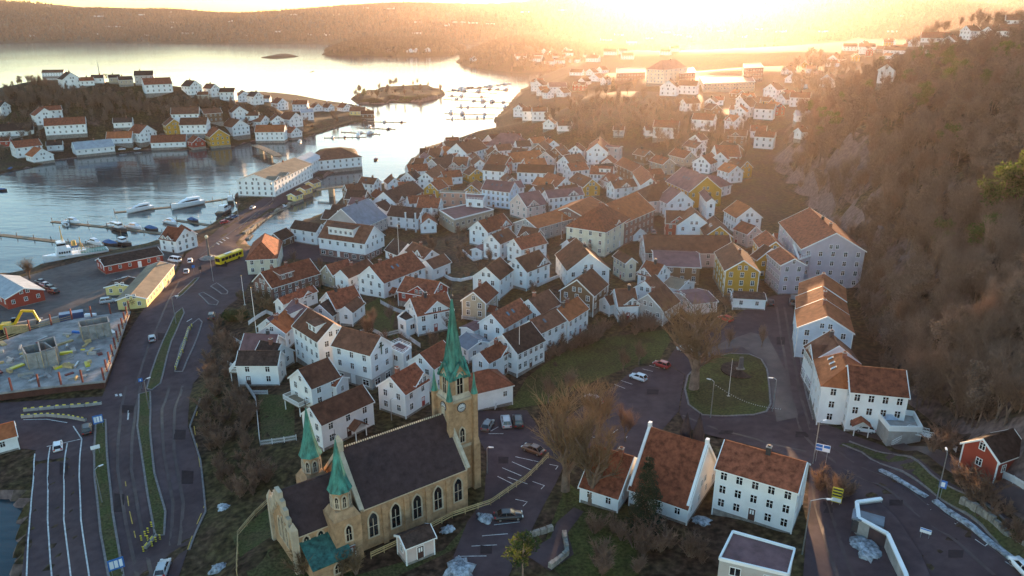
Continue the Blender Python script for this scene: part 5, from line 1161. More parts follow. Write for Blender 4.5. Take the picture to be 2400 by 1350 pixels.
# park and church trees
for (k, x, y, h, l, c) in [
    ('big', 1626, 912, 21, 'huge gnarled leafless tree standing beside the turning circle', 'tree'), ('gold', 1325, 1150, 18, 'golden leafless lime tree between the church and the car park', 'tree'), ('gold', 1385, 1180, 15.5, 'leafless lime tree in front of the low church hall wing', 'tree'),
    ('gold', 1400, 1035, 13, 'leafless tree behind the church hall parking bays', 'tree'), ('bare3', 1465, 1035, 7, 'pollarded tree trunk beside the church hall parking', 'tree'), ('fir0', 1512, 1235, 13, 'tall dark fir tree in front of the church hall', 'fir tree'), ('pine1', 1225, 1362, 8, 'bushy green pine at the bottom edge beside the car park', 'pine tree'),
    ('pine2', 1815, 1370, 4.5, 'green conifer tip beside the flat-roofed house', 'pine tree'), ('bare2', 1285, 945, 6, 'leftmost pollarded tree at the lawn edge', 'tree'), ('bare2', 1332, 930, 6, 'second pollarded tree along the lawn edge', 'tree'), ('bare2', 1460, 870, 5.5, 'pollarded tree beside the white parked car', 'tree'), ('bare2', 1497, 855, 5.5, 'pollarded tree between the white and the red parked car', 'tree'),
    ('bare4', 1708, 815, 5, 'stubby palm-like tree at the top of the round green', 'tree'), ('bare1', 1785, 815, 5, 'slim young tree at the street edge of the turning circle', 'tree'), ('goldshrub', 1520, 745, 5, 'large leafless bush above the park lawn', 'bush'), ('shrub0', 1462, 760, 4, 'dark leafless bush below the row houses', 'bush'),
    ('bare0', 1700, 735, 6, 'leafless tree in front of the ochre house', 'tree'), ('gold', 70, 655, 7.5, 'bushy leafless tree beside the moored white ship', 'tree'), ('bare0', 690, 620, 5, 'small leafless tree on the shop square', 'tree'), ('bare1', 1200, 870, 6, 'leafless tree below the flagpole', 'tree'), ('goldshrub', 725, 690, 4, 'dry golden hedge bush beside the brick building', 'bush'), ('goldshrub', 770, 665, 4, 'dry golden bush left of the white gabled house', 'bush'),
    ('goldshrub', 1180, 650, 3, 'small leafless garden bush behind the beige house', 'bush'), ('bare4', 1075, 560, 5, 'leafless apple tree in the walled garden', 'tree'), ('bare4', 940, 505, 6, 'leafless tree beside the memorial pillars', 'tree'), ('fir1', 1436, 212, 13, 'dark cypress tree beside the big school building', 'fir tree'),
    ('pine0', 853, 231, 10, 'dark pine tree on the small harbour islet', 'pine tree'), ('gold', 884, 231, 10, 'wide leafless tree on the harbour islet', 'tree'), ('bare1', 948, 228, 8, 'small leafless tree beside the islet lawn', 'tree'), ('pine1', 248, 192, 11, 'single pine beside the tall mast on the island', 'pine tree'), ('gold', 780, 280, 8, 'golden leafless tree at the marina end of the island', 'tree'),
    ('bare3', 1487, 210, 10, 'leafless tree left of the big school building', 'tree')]:
    tree(k, G(x, y), h, l, c)
# shrubs on banks (countable clumps)
for j, (poly, n, lab, grp) in enumerate([([(500, 760), (545, 770), (590, 900), (600, 1040), (640, 1120), (600, 1180), (520, 1150), (470, 1000), (470, 900)], 95, 'leafless bush on the dark bank between road and houses', 'bushes on the road bank'),
        ([(1240, 860), (1330, 800), (1440, 760), (1560, 740), (1560, 775), (1430, 795), (1330, 830)], 34, 'brown leafless shrub along the top of the park lawn', 'shrubs above the park lawn'),
        ([(540, 690), (640, 700), (640, 740), (560, 760)], 14, 'dry bush behind the white terrace fence', 'bushes behind the terrace fence'),
        ([(1900, 1110), (1960, 1130), (2010, 1180), (1990, 1200), (1920, 1160)], 10, 'dark shrub on the verge between the two lower roads', 'shrubs between the lower roads'),
        ([(2230, 1110), (2400, 1220), (2400, 1290), (2250, 1180)], 16, 'low brown shrub on the rocky verge below the hillside road', 'shrubs below the hillside road'),
        ([(1380, 1230), (1560, 1250), (1680, 1300), (1660, 1350), (1400, 1350)], 26, 'bare garden shrub behind the church hall', 'garden shrubs behind the church hall'),
        ([(700, 1340), (820, 1330), (860, 1350), (700, 1350)], 6, 'reddish leafless bush in front of the church', 'bushes in front of the church'),
        ([(1900, 1000), (2130, 990), (2240, 1040), (2200, 1080), (2150, 1030)], 6, 'brown bush beside the white terrace house', 'bushes beside the terrace house')]):
    for i, p in enumerate(scatter_px(poly, n, 20 + j)): tree(('shrub%d' % (i % 3)) if not (j in (2, 6)) else 'goldshrub', p, random.uniform(1.8, 4.2), lab, 'bush', grp)
for (x, y, l) in [(552, 748, 'clipped evergreen hedge block on the bank'), (900, 590, 'clipped dark hedge in the walled garden')]:
    p = G(x, y); rs = random.Random(x); c = MB()
    for _ in range(2600):
        q = Vector((rs.uniform(-3.2, 3.2), rs.uniform(-2, 2), rs.uniform(0, 2.2))); v = Vector((rs.gauss(0, 1), rs.gauss(0, 1), rs.gauss(.3, 1))).normalized() * .35; s = v.cross(Vector((rs.gauss(0, 1), rs.gauss(0, 1), rs.gauss(0, 1)))).normalized() * .16; c.poly([q - s, q + s, q + v])
    tag(c.build('hedge', HEDGE, None, False, p), l, 'hedge')
# small bare trees and bushes in the gardens between the houses
gard = scatter_px([(700, 640), (900, 540), (1100, 440), (1350, 360), (1500, 420), (1480, 560), (1350, 700), (1150, 780), (900, 880), (700, 860)], 150, 61) + scatter_px([(1480, 250), (1780, 300), (1740, 420), (1560, 380)], 70, 62)
def clear_of_houses(p, r=1.6):
    for (rt, L_, W_, *_) in HOUSES:
        dx, dy = p.x - rt.location.x, p.y - rt.location.y
        if abs(dx) + abs(dy) > 40: continue
        a = rt.rotation_euler.z; u, v = dx * math.cos(a) + dy * math.sin(a), -dx * math.sin(a) + dy * math.cos(a)
        if abs(u) < L_ / 2 + r and abs(v) < W_ / 2 + r: return False
    return True
gi_ = 0
for p in gard:
    if not clear_of_houses(p): continue
    gi_ += 1
    if gi_ % 3: tree('shrub%d' % (gi_ % 3), p, random.uniform(1.5, 3.2), 'brown leafless bush in a garden between the town houses', 'bush', 'garden bushes between the town houses')
    else: tree('bare%d' % (gi_ % 5), p, random.uniform(4, 6.5), 'small leafless tree in a garden between the town houses', 'tree', 'garden trees between the town houses')
# woods farther off, read as one mass
def wood(name, pts, label, kinds, smin, smax, seed=1):
    rs = random.Random(seed); it = {k: ([], []) for k in kinds}
    for p in pts: k = rs.choice(kinds); it[k][0].append(p); it[k][1].append(rs.uniform(smin, smax))
    return instance_stuff(name, [(k, v[0], v[1]) for k, v in it.items() if v[0]], label)
KN = scatter_px([(1480, 250), (1600, 240), (1780, 300), (1740, 400), (1600, 370), (1500, 330)], 120, 63) + scatter_px([(1225, 250), (1300, 215), (1420, 205), (1500, 215), (1560, 250), (1700, 290), (1640, 320), (1560, 330), (1480, 330), (1350, 330), (1280, 290)], 170, 5)
wood('knoll_wood', KN, 'leafless brown wood covering the knoll below the school', ['bare0', 'bare1', 'bare2', 'bare4', 'shrub0'], .45, .75)
IW = scatter_px([(0, 205), (90, 190), (160, 215), (330, 235), (500, 245), (700, 275), (600, 265), (480, 262), (400, 275), (250, 270), (150, 250), (0, 265)], 420, 6)
IW += scatter_px([(0, 380), (90, 330), (250, 300), (300, 270), (120, 255), (0, 290)], 60, 7) + scatter_px([(560, 300), (720, 290), (820, 265), (860, 275), (740, 310), (600, 320)], 25, 8)
wood('island_wood', IW, 'leafless brown scrub covering the island slope', ['bare0', 'bare2', 'bare4', 'shrub0', 'shrub1', 'pine0', 'pine1', 'fir0'], .4, .7)
wood('islet_scrub', scatter_w(ISLET, 46, 31, 1.2), 'low scrub and small pines on the harbour islet', ['shrub0', 'shrub1', 'pine0', 'bare2'], .5, .9)
wood('east_woods', scatter_w(EAST, 2200, 12, 1.0) , 'dark wood on the low wooded headland', ['bare0', 'fir1', 'pine0', 'pine2', 'pine1'], .7, 1.1)
wood('north_woods', scatter_w(NORTH, 1800, 13, 1.0), 'dark wood on the far island', ['pine0', 'pine1', 'pine2', 'fir0'], .7, 1.1)
wood('far_right_wood', scatter_px([(1830, 180), (1900, 120), (2000, 150), (2130, 170), (2130, 200), (1960, 215), (1880, 230)], 110, 14) + scatter_px([(2260, 70), (2400, 40), (2400, 80), (2300, 110)], 30, 15) + scatter_w([(190, 440), (330, 420), (420, 520), (340, 640), (230, 600)], 160, 16), 'pines and leafless trees behind the cliffside hill', ['pine0', 'pine1', 'bare0', 'bare3', 'bare1'], .6, 1.0)
rsx = np.random.RandomState(4); FXr = rsx.uniform(-2600, 2900, 30000); FYr = rsx.uniform(2600, 4100, 30000); FZ = far_hill(FXr, FYr); ok = (FZ > 2)
wood('far_forest', [Vector(p) for p in zip(FXr[ok], FYr[ok], FZ[ok])], 'continuous forest on the far side of the fjord', ['pine0', 'pine1', 'fir0', 'fir1', 'pine2'], .9, 1.6)
# ------------------------------------------------------------------ houses farther off: base x, base y, width in photo px, gable (g) or long side (a) to the viewer, storeys, wall+roof
ORD = ['first', 'second', 'third', 'fourth', 'fifth', 'sixth', 'seventh', 'eighth', 'ninth', 'tenth', 'eleventh', 'twelfth', 'thirteenth', 'fourteenth', 'fifteenth', 'sixteenth', 'seventeenth', 'eighteenth', 'nineteenth', 'twentieth', 'twenty-first', 'twenty-second', 'twenty-third', 'twenty-fourth', 'twenty-fifth', 'twenty-sixth', 'twenty-seventh', 'twenty-eighth', 'twenty-ninth', 'thirtieth']
FAR = {
 'on the left island crest': "128 181 46 a1wd; 168 211 40 g2wd; 205 203 30 a1wr; 232 196 26 a1wd; 270 196 24 a1ed; 296 202 30 a1ed; 342 199 40 a2gd; 372 223 60 a2wr; 452 226 32 g2wd; 478 236 24 a1eb; 498 231 26 g2wb; 537 238 34 a2wd; 573 240 30 g2wr; 600 246 26 g2wd; 622 240 26 a1wd; 657 259 28 g2wr; 706 262 34 a2wr; 742 262 22 g1wb; 770 262 20 g1wb",
 'on the left island shore': "44 321 68 a1wd; 107 296 42 g2wr; 128 283 36 a2wr; 160 321 84 a2wr; 67 369 56 a2wr; 96 381 44 g1wo; 132 355 32 a1wd; 222 364 82 a1wg; 286 341 54 a1wo; 338 341 44 g2wr; 400 348 76 a1wr; 292 303 40 a1wd; 440 293 60 a2wb; 410 322 38 g2hb; 461 321 60 a2wb; 498 289 42 a2bb; 512 345 70 g2hr; 556 324 54 g2wb; 562 288 36 g2wb; 595 294 28 a2wb; 462 350 30 g1rr; 12 345 28 a1rr; 8 275 26 g2wd; 638 333 66 a2wo; 688 327 30 g1wr; 684 304 38 g2wb; 612 302 34 g1wb; 650 298 30 g1wb; 721 283 28 a2wg; 840 271 36 a1yb; 862 281 30 a1bb; 808 262 24 g1wr",
 'around the wooded knoll': "1265 215 34 g2wb; 1305 220 42 a2wp; 1318 228 28 g1wb; 1352 178 30 a1wb; 1398 192 26 g1wb; 1220 276 26 g2wb; 1240 284 30 a2wb; 1264 285 34 a2wb; 1288 305 26 g1wb; 1322 310 32 a1wd; 1560 328 56 a2wr; 1568 226 38 g2wb; 1612 222 44 a2wb; 1648 308 50 a2wr; 1636 345 30 g1wb; 1748 276 40 g2wb; 1790 282 44 a2wb; 1738 246 20 g1wb; 1724 272 26 a1wb; 1682 248 24 a1wr; 1710 300 20 a1wb; 1450 322 24 a1gb; 1520 322 20 a1wb; 1412 172 20 g1wb; 1370 200 22 g1wb; 1388 178 22 g1wb",
 'on the hillside behind the cliff': "1960 148 40 g1wb; 1990 120 30 a1wb; 2030 118 36 a1wb; 2070 124 30 a1eb; 2112 124 54 a1wr; 2150 112 30 g1wb; 2190 104 60 a1wr; 2226 112 30 g1wb; 2270 98 30 g2wb; 2320 96 40 g1wb; 2030 128 26 g1wb; 2120 128 90 a1wb; 2180 130 34 a1wb; 2230 130 36 a1wr; 2075 200 34 g2wb; 1862 196 34 g1wb; 1900 208 40 a1wb; 1940 206 30 g2wb; 1975 206 36 a2wb; 1872 252 44 a2wr; 1840 246 30 g1wb; 1812 232 34 g2wb; 1876 330 22 g1wb; 1790 350 44 a2wr; 1848 176 24 g1wb; 2380 72 50 a2wb; 2370 100 60 a2wb; 1884 290 44 a1wg",
 'on the low headland': "1220 140 26 a1wb; 1256 146 28 a1wb; 1288 152 22 a1wb; 1262 138 20 a1wb; 1310 140 30 a1wb; 1310 150 26 a1wb; 1345 148 28 a1wb; 1330 132 24 a1wb; 1280 128 16 g1wb; 1390 146 30 a1wb; 1330 124 16 g1wb; 1430 130 30 a1wb; 1380 136 24 a1wb; 1470 140 28 a1wb; 1460 128 20 a1wb; 1560 130 24 a1wb; 1110 144 14 g1wb; 1580 122 20 a1wb",
 'on the far wooded island': "908 122 12 a1wb; 960 124 12 g1wb; 972 124 14 g1wb; 1002 122 12 g1wb",
 'along the far fjord shore': "78 86 12 a1wb; 228 82 12 a1wb; 348 84 14 a1wb; 265 64 30 a1wb; 232 40 20 a1wb; 390 30 22 a1wb; 405 66 14 a1wb; 408 54 12 a1wb; 440 80 24 a1wb; 330 36 16 a1wb; 538 52 12 a1wb; 580 86 10 a1wb; 620 28 22 a1wb; 640 18 18 a1wb; 662 26 18 a1wb; 690 36 16 a1wb; 730 84 14 a1wb; 768 84 14 a1wb; 812 18 18 a1wb; 838 16 16 a1wb; 860 20 16 a1wb; 915 22 18 a1wb; 788 36 14 a1wb; 652 76 14 a1wb; 980 54 16 a1wb; 1048 62 12 g1wb; 1075 54 30 a1wb; 1110 56 24 a1wb; 1150 58 24 a1wb",
 'on the far shore in the glare': "975 80 30 a1wb; 1230 30 20 a1wb; 1320 26 20 a1wb; 1420 96 26 a1wb; 1450 84 20 a1wb; 1480 102 24 a1wb; 1520 92 20 a1wb; 1560 78 22 a1wb; 1590 84 20 a1wb; 1620 88 22 a1wb; 1690 74 18 a1wb; 1740 88 20 a1wb; 1780 70 18 a1wb; 1830 76 24 a1wb; 1930 76 24 a1wb; 2090 76 24 a1wb; 2110 40 20 a1wb",
}
for zone, txt in FAR.items():
    rows = []
    for t in txt.split(';'):
        x, y, w, c = t.split(); rows.append((float(x), float(y), float(w), c))
    rows.sort(); seen = {}; tot = {}
    for r_ in rows: tot[r_[3][2:]] = tot.get(r_[3][2:], 0) + 1
    for (x, y, wpx, c) in rows:
        ori, fl, wall, roof = c[0], int(c[1]), c[2], c[3]; p = hit(x, y)
        if p.y > 4100: print('far house off land', x, y, p)
        p.z = max(1.2, float(gz(p.x, p.y))); dep = project(p)[2]; wm = max(4.5, wpx * dep / F); k = wall + roof; seen[k] = seen.get(k, 0) + 1
        az = math.atan2(p.x, p.y); jit = random.uniform(-.35, .35)
        if dep > 900: fl = 1.6
        if ori == 'a': L, hw, rz = wm, min(5.5, max(2.6, wm * .32)), -az + jit
        else: hw, L, rz = min(wm / 2, 6.5), min(wm * 1.0, 15), math.pi / 2 - az + jit + (.5 if x < 1200 else -.5)
        off = Vector((math.sin(az), math.cos(az), 0)) * (hw if ori == 'a' else L / 2) * .8; cpos = p + off; cpos.z = max(p.z + (float(gz(cpos.x, cpos.y)) - p.z) * .5, 1.2)
        lab = '%s %s-roofed house, ' % (WCOL[wall], RCOL[roof].replace(' tile', '').replace(' metal', '')) + ('only one ' if tot[k] == 1 else '%s such from left ' % ORD[seen[k] - 1]) + zone
        far = dep > 700
        house(None, None, None, fl + .2, wall, roof, ('c0 p34' if far else 'c1 p36') + (' n2' if far and wm < 9 else ''), lab, place=(cpos, L, hw, rz), near=False, group='houses ' + zone)
# the big school building on the hill and its low wings
def block(cs, h, wall, label, roof=None, **k): return flat_house(cs, h, wall, label, roofm=roof, **k)
house((1548, 143), (1582, 140), None, 4.2, 'c', 'p', 'hip.95 w17 c1 p38 n5', 'tall cream school building with mauve hipped roof on the knoll', name='school_building', cat='school', near=False)
block([(1445, 160), (1512, 160), (1512, 170), (1445, 172)], 8, 'k', 'dark low wing left of the tall school building', nfl=2)
block([(1592, 160), (1624, 159), (1630, 170), (1592, 172)], 8, 'k', 'dark low wing right of the tall school building', nfl=2)
block([(1640, 180), (1762, 178), (1770, 192), (1650, 196)], 6, 'e', 'long flat-roofed school annexe with bright roof edge', nfl=2)
block([(1742, 150), (1782, 148), (1790, 158), (1745, 160)], 12, 'k', 'dark square block at the fjord edge behind the annexe', nfl=3)

# more small houses filling the old town and the slope behind it
def fill(poly, n, zone, seed, gap=1.5):
    rs = random.Random(seed); pts = []
    for p in scatter_px(poly, n * 14, seed):
        if len(pts) >= n: break
        L, hw = rs.uniform(8, 12.5), rs.uniform(3.0, 4.2)
        if not clear_of_houses(p, hw + gap) or any((p - q[0]).xy.length < L * .5 + q[1] * .5 + 2.5 for q in pts): continue
        pts.append((p, L, hw))
    pts.sort(key=lambda t: project(t[0])[0]); seen = {}
    for p, L, hw in pts:
        wall = rs.choice('wwwwwwebrh'); roof = rs.choice('rrrbbbodp'); k = wall + roof; seen[k] = seen.get(k, 0) + 1; p.z = max(1.2, float(gz(p.x, p.y)))
        house(None, None, None, rs.choice([1.3, 1.7, 1.9]), wall, roof, rs.choice(['c1 p36', 'c1 p38 g.5,3.6', 'c1 p38', 'c1 p36 s1']), '%s %s-roofed town house, %s such from left %s' % (WCOL[wall], RCOL[roof].replace(' tile', ''), ORD[seen[k] - 1], zone), place=(p, L, hw, rs.choice([.35, .5, 1.9, 2.05, -.3, 1.2]) + rs.uniform(-.15, .15)), near=False, group='small houses ' + zone)
fill([(960, 400), (1060, 350), (1180, 335), (1380, 370), (1500, 420), (1600, 470), (1560, 520), (1380, 470), (1200, 480), (1000, 470)], 34, 'in the packed old town', 5, .8)
fill([(775, 505), (850, 455), (950, 435), (1010, 460), (1010, 545), (900, 535)], 11, 'behind the inner harbour', 4, .6)
fill([(1500, 380), (1640, 345), (1760, 330), (1740, 450), (1640, 470)], 9, 'on the rising street', 6)
fill([(1600, 240), (1830, 190), (1880, 240), (1800, 330), (1650, 330)], 12, 'on the slope below the annexe', 7)
fill([(1250, 200), (1420, 190), (1420, 215), (1250, 240)], 6, 'on top of the knoll', 8)
fill([(1860, 160), (2050, 105), (2240, 90), (2240, 120), (2050, 150), (1900, 200)], 14, 'in the hillside quarter', 9)
# ------------------------------------------------------------------ vehicles
RUB = mat('tyre_rubber', (.02, .02, .02), .8, .2, 3); RIM = mat('alloy_rim', (.45, .45, .46), .35, .1, 3, metal=.8)
LRED = mat('tail_light', (.45, .02, .02), .3, .05, 1); LWHT = mat('head_light', (.75, .75, .72), .2, .05, 1)
CARP = {n: mat('car_paint_' + n, c, .28, .06, 1, objvar=.06, spec=.6) for n, c in dict(white=(.75, .76, .78), black=(.018, .019, .022), red=(.42, .025, .02), silver=(.40, .42, .44), grey=(.13, .135, .14), blue=(.05, .09, .19), brown=(.15, .07, .04)).items()}
_cars = {}
def loft(m, secs, mi=0, cap=True):
    "secs: list of rings of equal length"
    n = len(secs[0]); b = len(m.v)
    for s in secs: m.v += [tuple(p) for p in s]
    for k in range(len(secs) - 1):
        for i in range(n): j = (i + 1) % n; m.f.append((b + k * n + i, b + k * n + j, b + (k + 1) * n + j, b + (k + 1) * n + i)); m.m.append(mi)
    if cap: m.f.append(tuple(b + i for i in reversed(range(n)))); m.m.append(mi); m.f.append(tuple(b + (len(secs) - 1) * n + i for i in range(n))); m.m.append(mi)
def car_meshes(kind):
    if kind in _cars: return _cars[kind]
    L, W, Hb, Ht = {'sedan': (4.5, 1.8, .92, 1.45), 'hatch': (4.0, 1.75, .95, 1.5), 'suv': (4.6, 1.9, 1.08, 1.72), 'mini': (3.55, 1.63, .95, 1.5), 'van': (5.2, 1.95, 1.2, 2.1)}[kind]
    l2, w = L / 2, W / 2; body = MB()
    prof = [(-l2, .45, .62, .82), (-l2 + .12, .3, .82, .95), (-l2 + .7, .26, .92, 1), (-.2, .25, .93, 1), (l2 - 1.25, .25, .92, 1), (l2 - .5, .27, .80, .97), (l2 - .08, .34, .68, .86), (l2, .45, .6, .75)]
    secs = []
    for x, z0, zt, k in prof:
        zt = .3 + (zt - .3) * (Hb - .3) / .62; ww = w * k; secs.append([(x, -ww * .94, z0), (x, ww * .94, z0), (x, ww, z0 + .15), (x, ww, (z0 + zt) / 2 + .05), (x, ww * .88, zt), (x, -ww * .88, zt), (x, -ww, (z0 + zt) / 2 + .05), (x, -ww, z0 + .15)])
    loft(body, secs)
    cab = MB(); r0, r1, r2, r3 = {'sedan': (-1.75, -1.1, .35, 1.15), 'hatch': (-1.9, -1.45, .3, 1.05), 'suv': (-2.1, -1.85, .45, 1.2), 'mini': (-1.65, -1.2, .25, .95), 'van': (-2.5, -2.4, 1.3, 1.9)}[kind]
    b = [(r0, -w * .86, Hb - .05), (r3, -w * .86, Hb - .08), (r3, w * .86, Hb - .08), (r0, w * .86, Hb - .05)]; t = [(r1, -w * .70, Ht - .06), (r2, -w * .70, Ht - .06), (r2, w * .70, Ht - .06), (r1, w * .70, Ht - .06)]; cab.hexa(b + t)
    roof = MB(); roof.hexa([(r1 - .04, -w * .72, Ht - .09), (r2 + .06, -w * .72, Ht - .09), (r2 + .06, w * .72, Ht - .09), (r1 - .04, w * .72, Ht - .09), (r1 + .08, -w * .62, Ht), (r2 - .1, -w * .62, Ht), (r2 - .1, w * .62, Ht), (r1 + .08, w * .62, Ht)])
    for i in range(4): roof.bar(Vector(b[i]), Vector(t[i]), .09)
    for s in (-1, 1): roof.bar(((r0 + r3) / 2 - .1, s * w * .86, Hb - .06), ((r1 + r2) / 2, s * w * .71, Ht - .07), .1)
    wh = MB(); wh.tube((0, -.11, 0), (0, .11, 0), .32, .32, 14); rim = MB(); rim.tube((0, -.12, 0), (0, .12, 0), .2, .2, 10)
    hl = MB(); hl.box(l2 - .2, l2 - .02, -.2, .2, 0, .16); tl = MB(); tl.box(-l2 - .02, -l2 + .12, -.16, .16, 0, .2)
    _cars[kind] = dict(b=body, c=cab.mesh('glasshouse', GLASS), r=roof, w=wh.mesh('tyre', RUB), rim=rim.mesh('rim', RIM), hl=hl.mesh('headlight', LWHT), tl=tl.mesh('tail_light', LRED), L=L, W=W, Hb=Hb, bm={}, rm={}); return _cars[kind]
def car(px, py, qx, qy, col, kind, label, z=None):
    "px,py centre of the car on the ground; qx,qy a photo point it points at"
    p = G(px, py) if z is None else at_z(px, py, z); q = G(qx, qy) if z is None else at_z(qx, qy, z); m = car_meshes(kind); rz = math.atan2(q.y - p.y, q.x - p.x)
    root = empty('car' if kind != 'van' else 'van', (p.x, p.y, (float(gz(p.x, p.y)) if z is None else z) + .1), rz); tag(root, label, 'van' if kind == 'van' else 'car', 'parked and passing cars')
    if col not in m['bm']: m['bm'][col] = m['b'].mesh('body', CARP[col], True); m['rm'][col] = m['r'].mesh('cabin_roof', CARP[col])
    bo = obj('body', m['bm'][col], root)
    obj('glasshouse', m['c'], root); obj('cabin_roof', m['rm'][col], root)
    for sx in (-1, 1):
        for sy in (-1, 1):
            t = obj('tyre', m['w'], root, (sx * m['L'] * .31, sy * (m['W'] / 2 - .12), .32)); obj('rim', m['rim'], t)
    for s in (-1, 1): obj('headlight', m['hl'], root, (0, s * m['W'] * .33, .58)); obj('tail_light', m['tl'], root, (0, s * m['W'] * .36, .66))
    return root
for a in [
 (137, 1052, 137, 1000, 'white', 'hatch', 'white car stopped in the ferry lanes'), (205, 1012, 205, 980, 'black', 'suv', 'dark car with bright roof at the head of the ferry lanes'), (497, 746, 510, 700, 'black', 'suv', 'black car driving up the access road'), (357, 798, 350, 760, 'silver', 'hatch', 'silver car beside the construction fence'),
 (383, 1340, 400, 1300, 'silver', 'hatch', 'silver car cut off by the bottom edge'), (446, 615, 450, 590, 'white', 'hatch', 'white car entering the roundabout'), (437, 640, 440, 620, 'silver', 'sedan', 'silver car following towards the roundabout'), (410, 614, 380, 610, 'white', 'van', 'white van at the end of the yellow hall'),
 (254, 710, 280, 706, 'silver', 'suv', 'silver car behind the yellow hall'), (302, 660, 340, 652, 'grey', 'suv', 'grey car with trailer beside the yellow hall'), (96, 664, 70, 655, 'grey', 'sedan', 'first parked car beside the red shop'), (106, 671, 80, 662, 'silver', 'sedan', 'second parked car beside the red shop'), (116, 679, 90, 670, 'black', 'suv', 'third parked car beside the red shop'), (126, 687, 100, 678, 'black', 'suv', 'nearest parked car beside the red shop'),
 (527, 524, 540, 520, 'red', 'hatch', 'reddish car at the near end of the quay parking'), (537, 517, 550, 513, 'black', 'sedan', 'black car in the middle of the quay parking'), (548, 511, 560, 507, 'blue', 'sedan', 'dark blue car at the far end of the quay parking'), (592, 490, 605, 480, 'silver', 'sedan', 'silver car on the quay road beside the hotel'),
 (1143, 1003, 1155, 985, 'grey', 'hatch', 'grey car parked nearest the clock tower'), (1186, 995, 1180, 970, 'silver', 'suv', 'silver car in the middle of the church parking'), (1214, 994, 1208, 968, 'black', 'suv', 'black car with bright bonnet at the church parking'), (1250, 1060, 1225, 1050, 'brown', 'sedan', 'brown car beside the wooden fence'), (1192, 1216, 1240, 1212, 'black', 'sedan', 'black car parked beside the snow heap'),
 (1550, 860, 1520, 852, 'red', 'hatch', 'bright red car beside the park lawn'), (1496, 890, 1470, 882, 'white', 'hatch', 'white car parked at the edge of the lawn'), (1608, 822, 1580, 822, 'silver', 'sedan', 'silver car behind the huge gnarled tree'), (1392, 942, 1370, 930, 'silver', 'sedan', 'pale car half hidden behind bare trees'), (1700, 752, 1680, 745, 'red', 'hatch', 'dull red car behind the gnarled tree crown'),
 (1806, 714, 1806, 690, 'black', 'sedan', 'dark car with red tail lights driving into the street'), (2025, 1012, 1990, 1008, 'white', 'mini', 'small white car parked below the terrace stairs'), (1858, 712, 1860, 680, 'grey', 'van', 'grey van beside the row houses'), (2395, 1340, 2360, 1310, 'white', 'hatch', 'white car cut off at the lower right corner'),
 (1438, 560, 1455, 548, 'silver', 'hatch', 'pale car in the yard of the cream corner building'), (1530, 547, 1520, 538, 'silver', 'sedan', 'silver car in the courtyard above the warehouse'), (1420, 592, 1440, 600, 'grey', 'sedan', 'grey car behind the broad white house'), (1640, 402, 1620, 398, 'white', 'hatch', 'white car outside the gabled house up the slope'),
 (286, 352, 300, 351, 'white', 'sedan', 'left white car on the island waterfront'), (322, 351, 335, 350, 'white', 'sedan', 'right white car on the island waterfront'), (690, 412, 700, 406, 'grey', 'sedan', 'grey car on the quay beside the hotel front'), (720, 398, 730, 392, 'black', 'sedan', 'black car on the quay near its end')]: car(*a)
def bus():
    p, q = G(539, 612), G(575, 598); rz = math.atan2(q.y - p.y, q.x - p.x); root = empty('bus', (p.x, p.y, p.z + .1), rz); tag(root, 'yellow bus leaving the roundabout', 'bus')
    Y = mat('bus_yellow', (.72, .50, .02), .35, .08, .5); m = MB(); l = 5.6; w = 1.25
    loft(m, [[(x, -w * k, .35), (x, w * k, .35), (x, w * k, 2.7), (x, w * k * .85, 3.0), (x, -w * k * .85, 3.0), (x, -w * k, 2.7)] for x, k in ((-l, .96), (-l + .2, 1), (l - .3, 1), (l, .93))]); m.build('body', Y, root)
    for s in (-1, 1):
        for i in range(6): g = MB(); x = -4.9 + i * 1.65; g.box(x, x + 1.45, s * w - .02, s * w + .02, 1.35, 2.4); g.build('window', GLASS, root)
    for x in (-l, l): g = MB(); g.box(x - .02, x + .02, -1.05, 1.05, 1.2, 2.5); g.build('windscreen', GLASS, root)
    for x in (-3.4, 3.2):
        for s in (-1, 1): g = MB(); g.tube((x, s * (w - .28), .5), (x, s * (w + .02), .5), .48, .48, 14); g.build('tyre', RUB, root)
    g = MB(); g.box(-2, 1, -.6, .6, 3.0, 3.2); g.build('roof_unit', GALV, root)
bus()
# ------------------------------------------------------------------ boats, pontoons
HULLW = mat('boat_gelcoat', (.74, .76, .78), .25, .06, .6, spec=.5); HULLB = mat('boat_blue_hull', (.06, .10, .18), .3, .1, .6); HULLD = mat('boat_dark_hull', (.06, .05, .05), .4, .2, .6); HULLR = mat('boat_red_cover', (.30, .04, .04), .7, .2, .6); TEAK = mat('teak_deck', (.30, .18, .09), .7, .25, 1); CANV = mat('blue_canvas', (.05, .12, .26), .8, .2, .6)
_boats = {}
def hull(L, W, H, fine=.5):
    m = MB(); secs = []
    for t in (0, .1, .35, .6, .8, .93, 1):
        x = -L / 2 + L * t; k = 1 if t < fine else max(.03, 1 - ((t - fine) / (1 - fine)) ** 2.1); k *= .9 + .1 * min(1, t * 5); zt = H * (1 + .35 * t * t); secs.append([(x - (.0 if t < 1 else 0), -W / 2 * k, zt), (x, -W / 2 * k * .82, H * .25), (x - L * .05 * t, -W / 2 * k * .35, -.35), (x - L * .05 * t, W / 2 * k * .35, -.35), (x, W / 2 * k * .82, H * .25), (x, W / 2 * k, zt)])
    loft(m, secs); return m
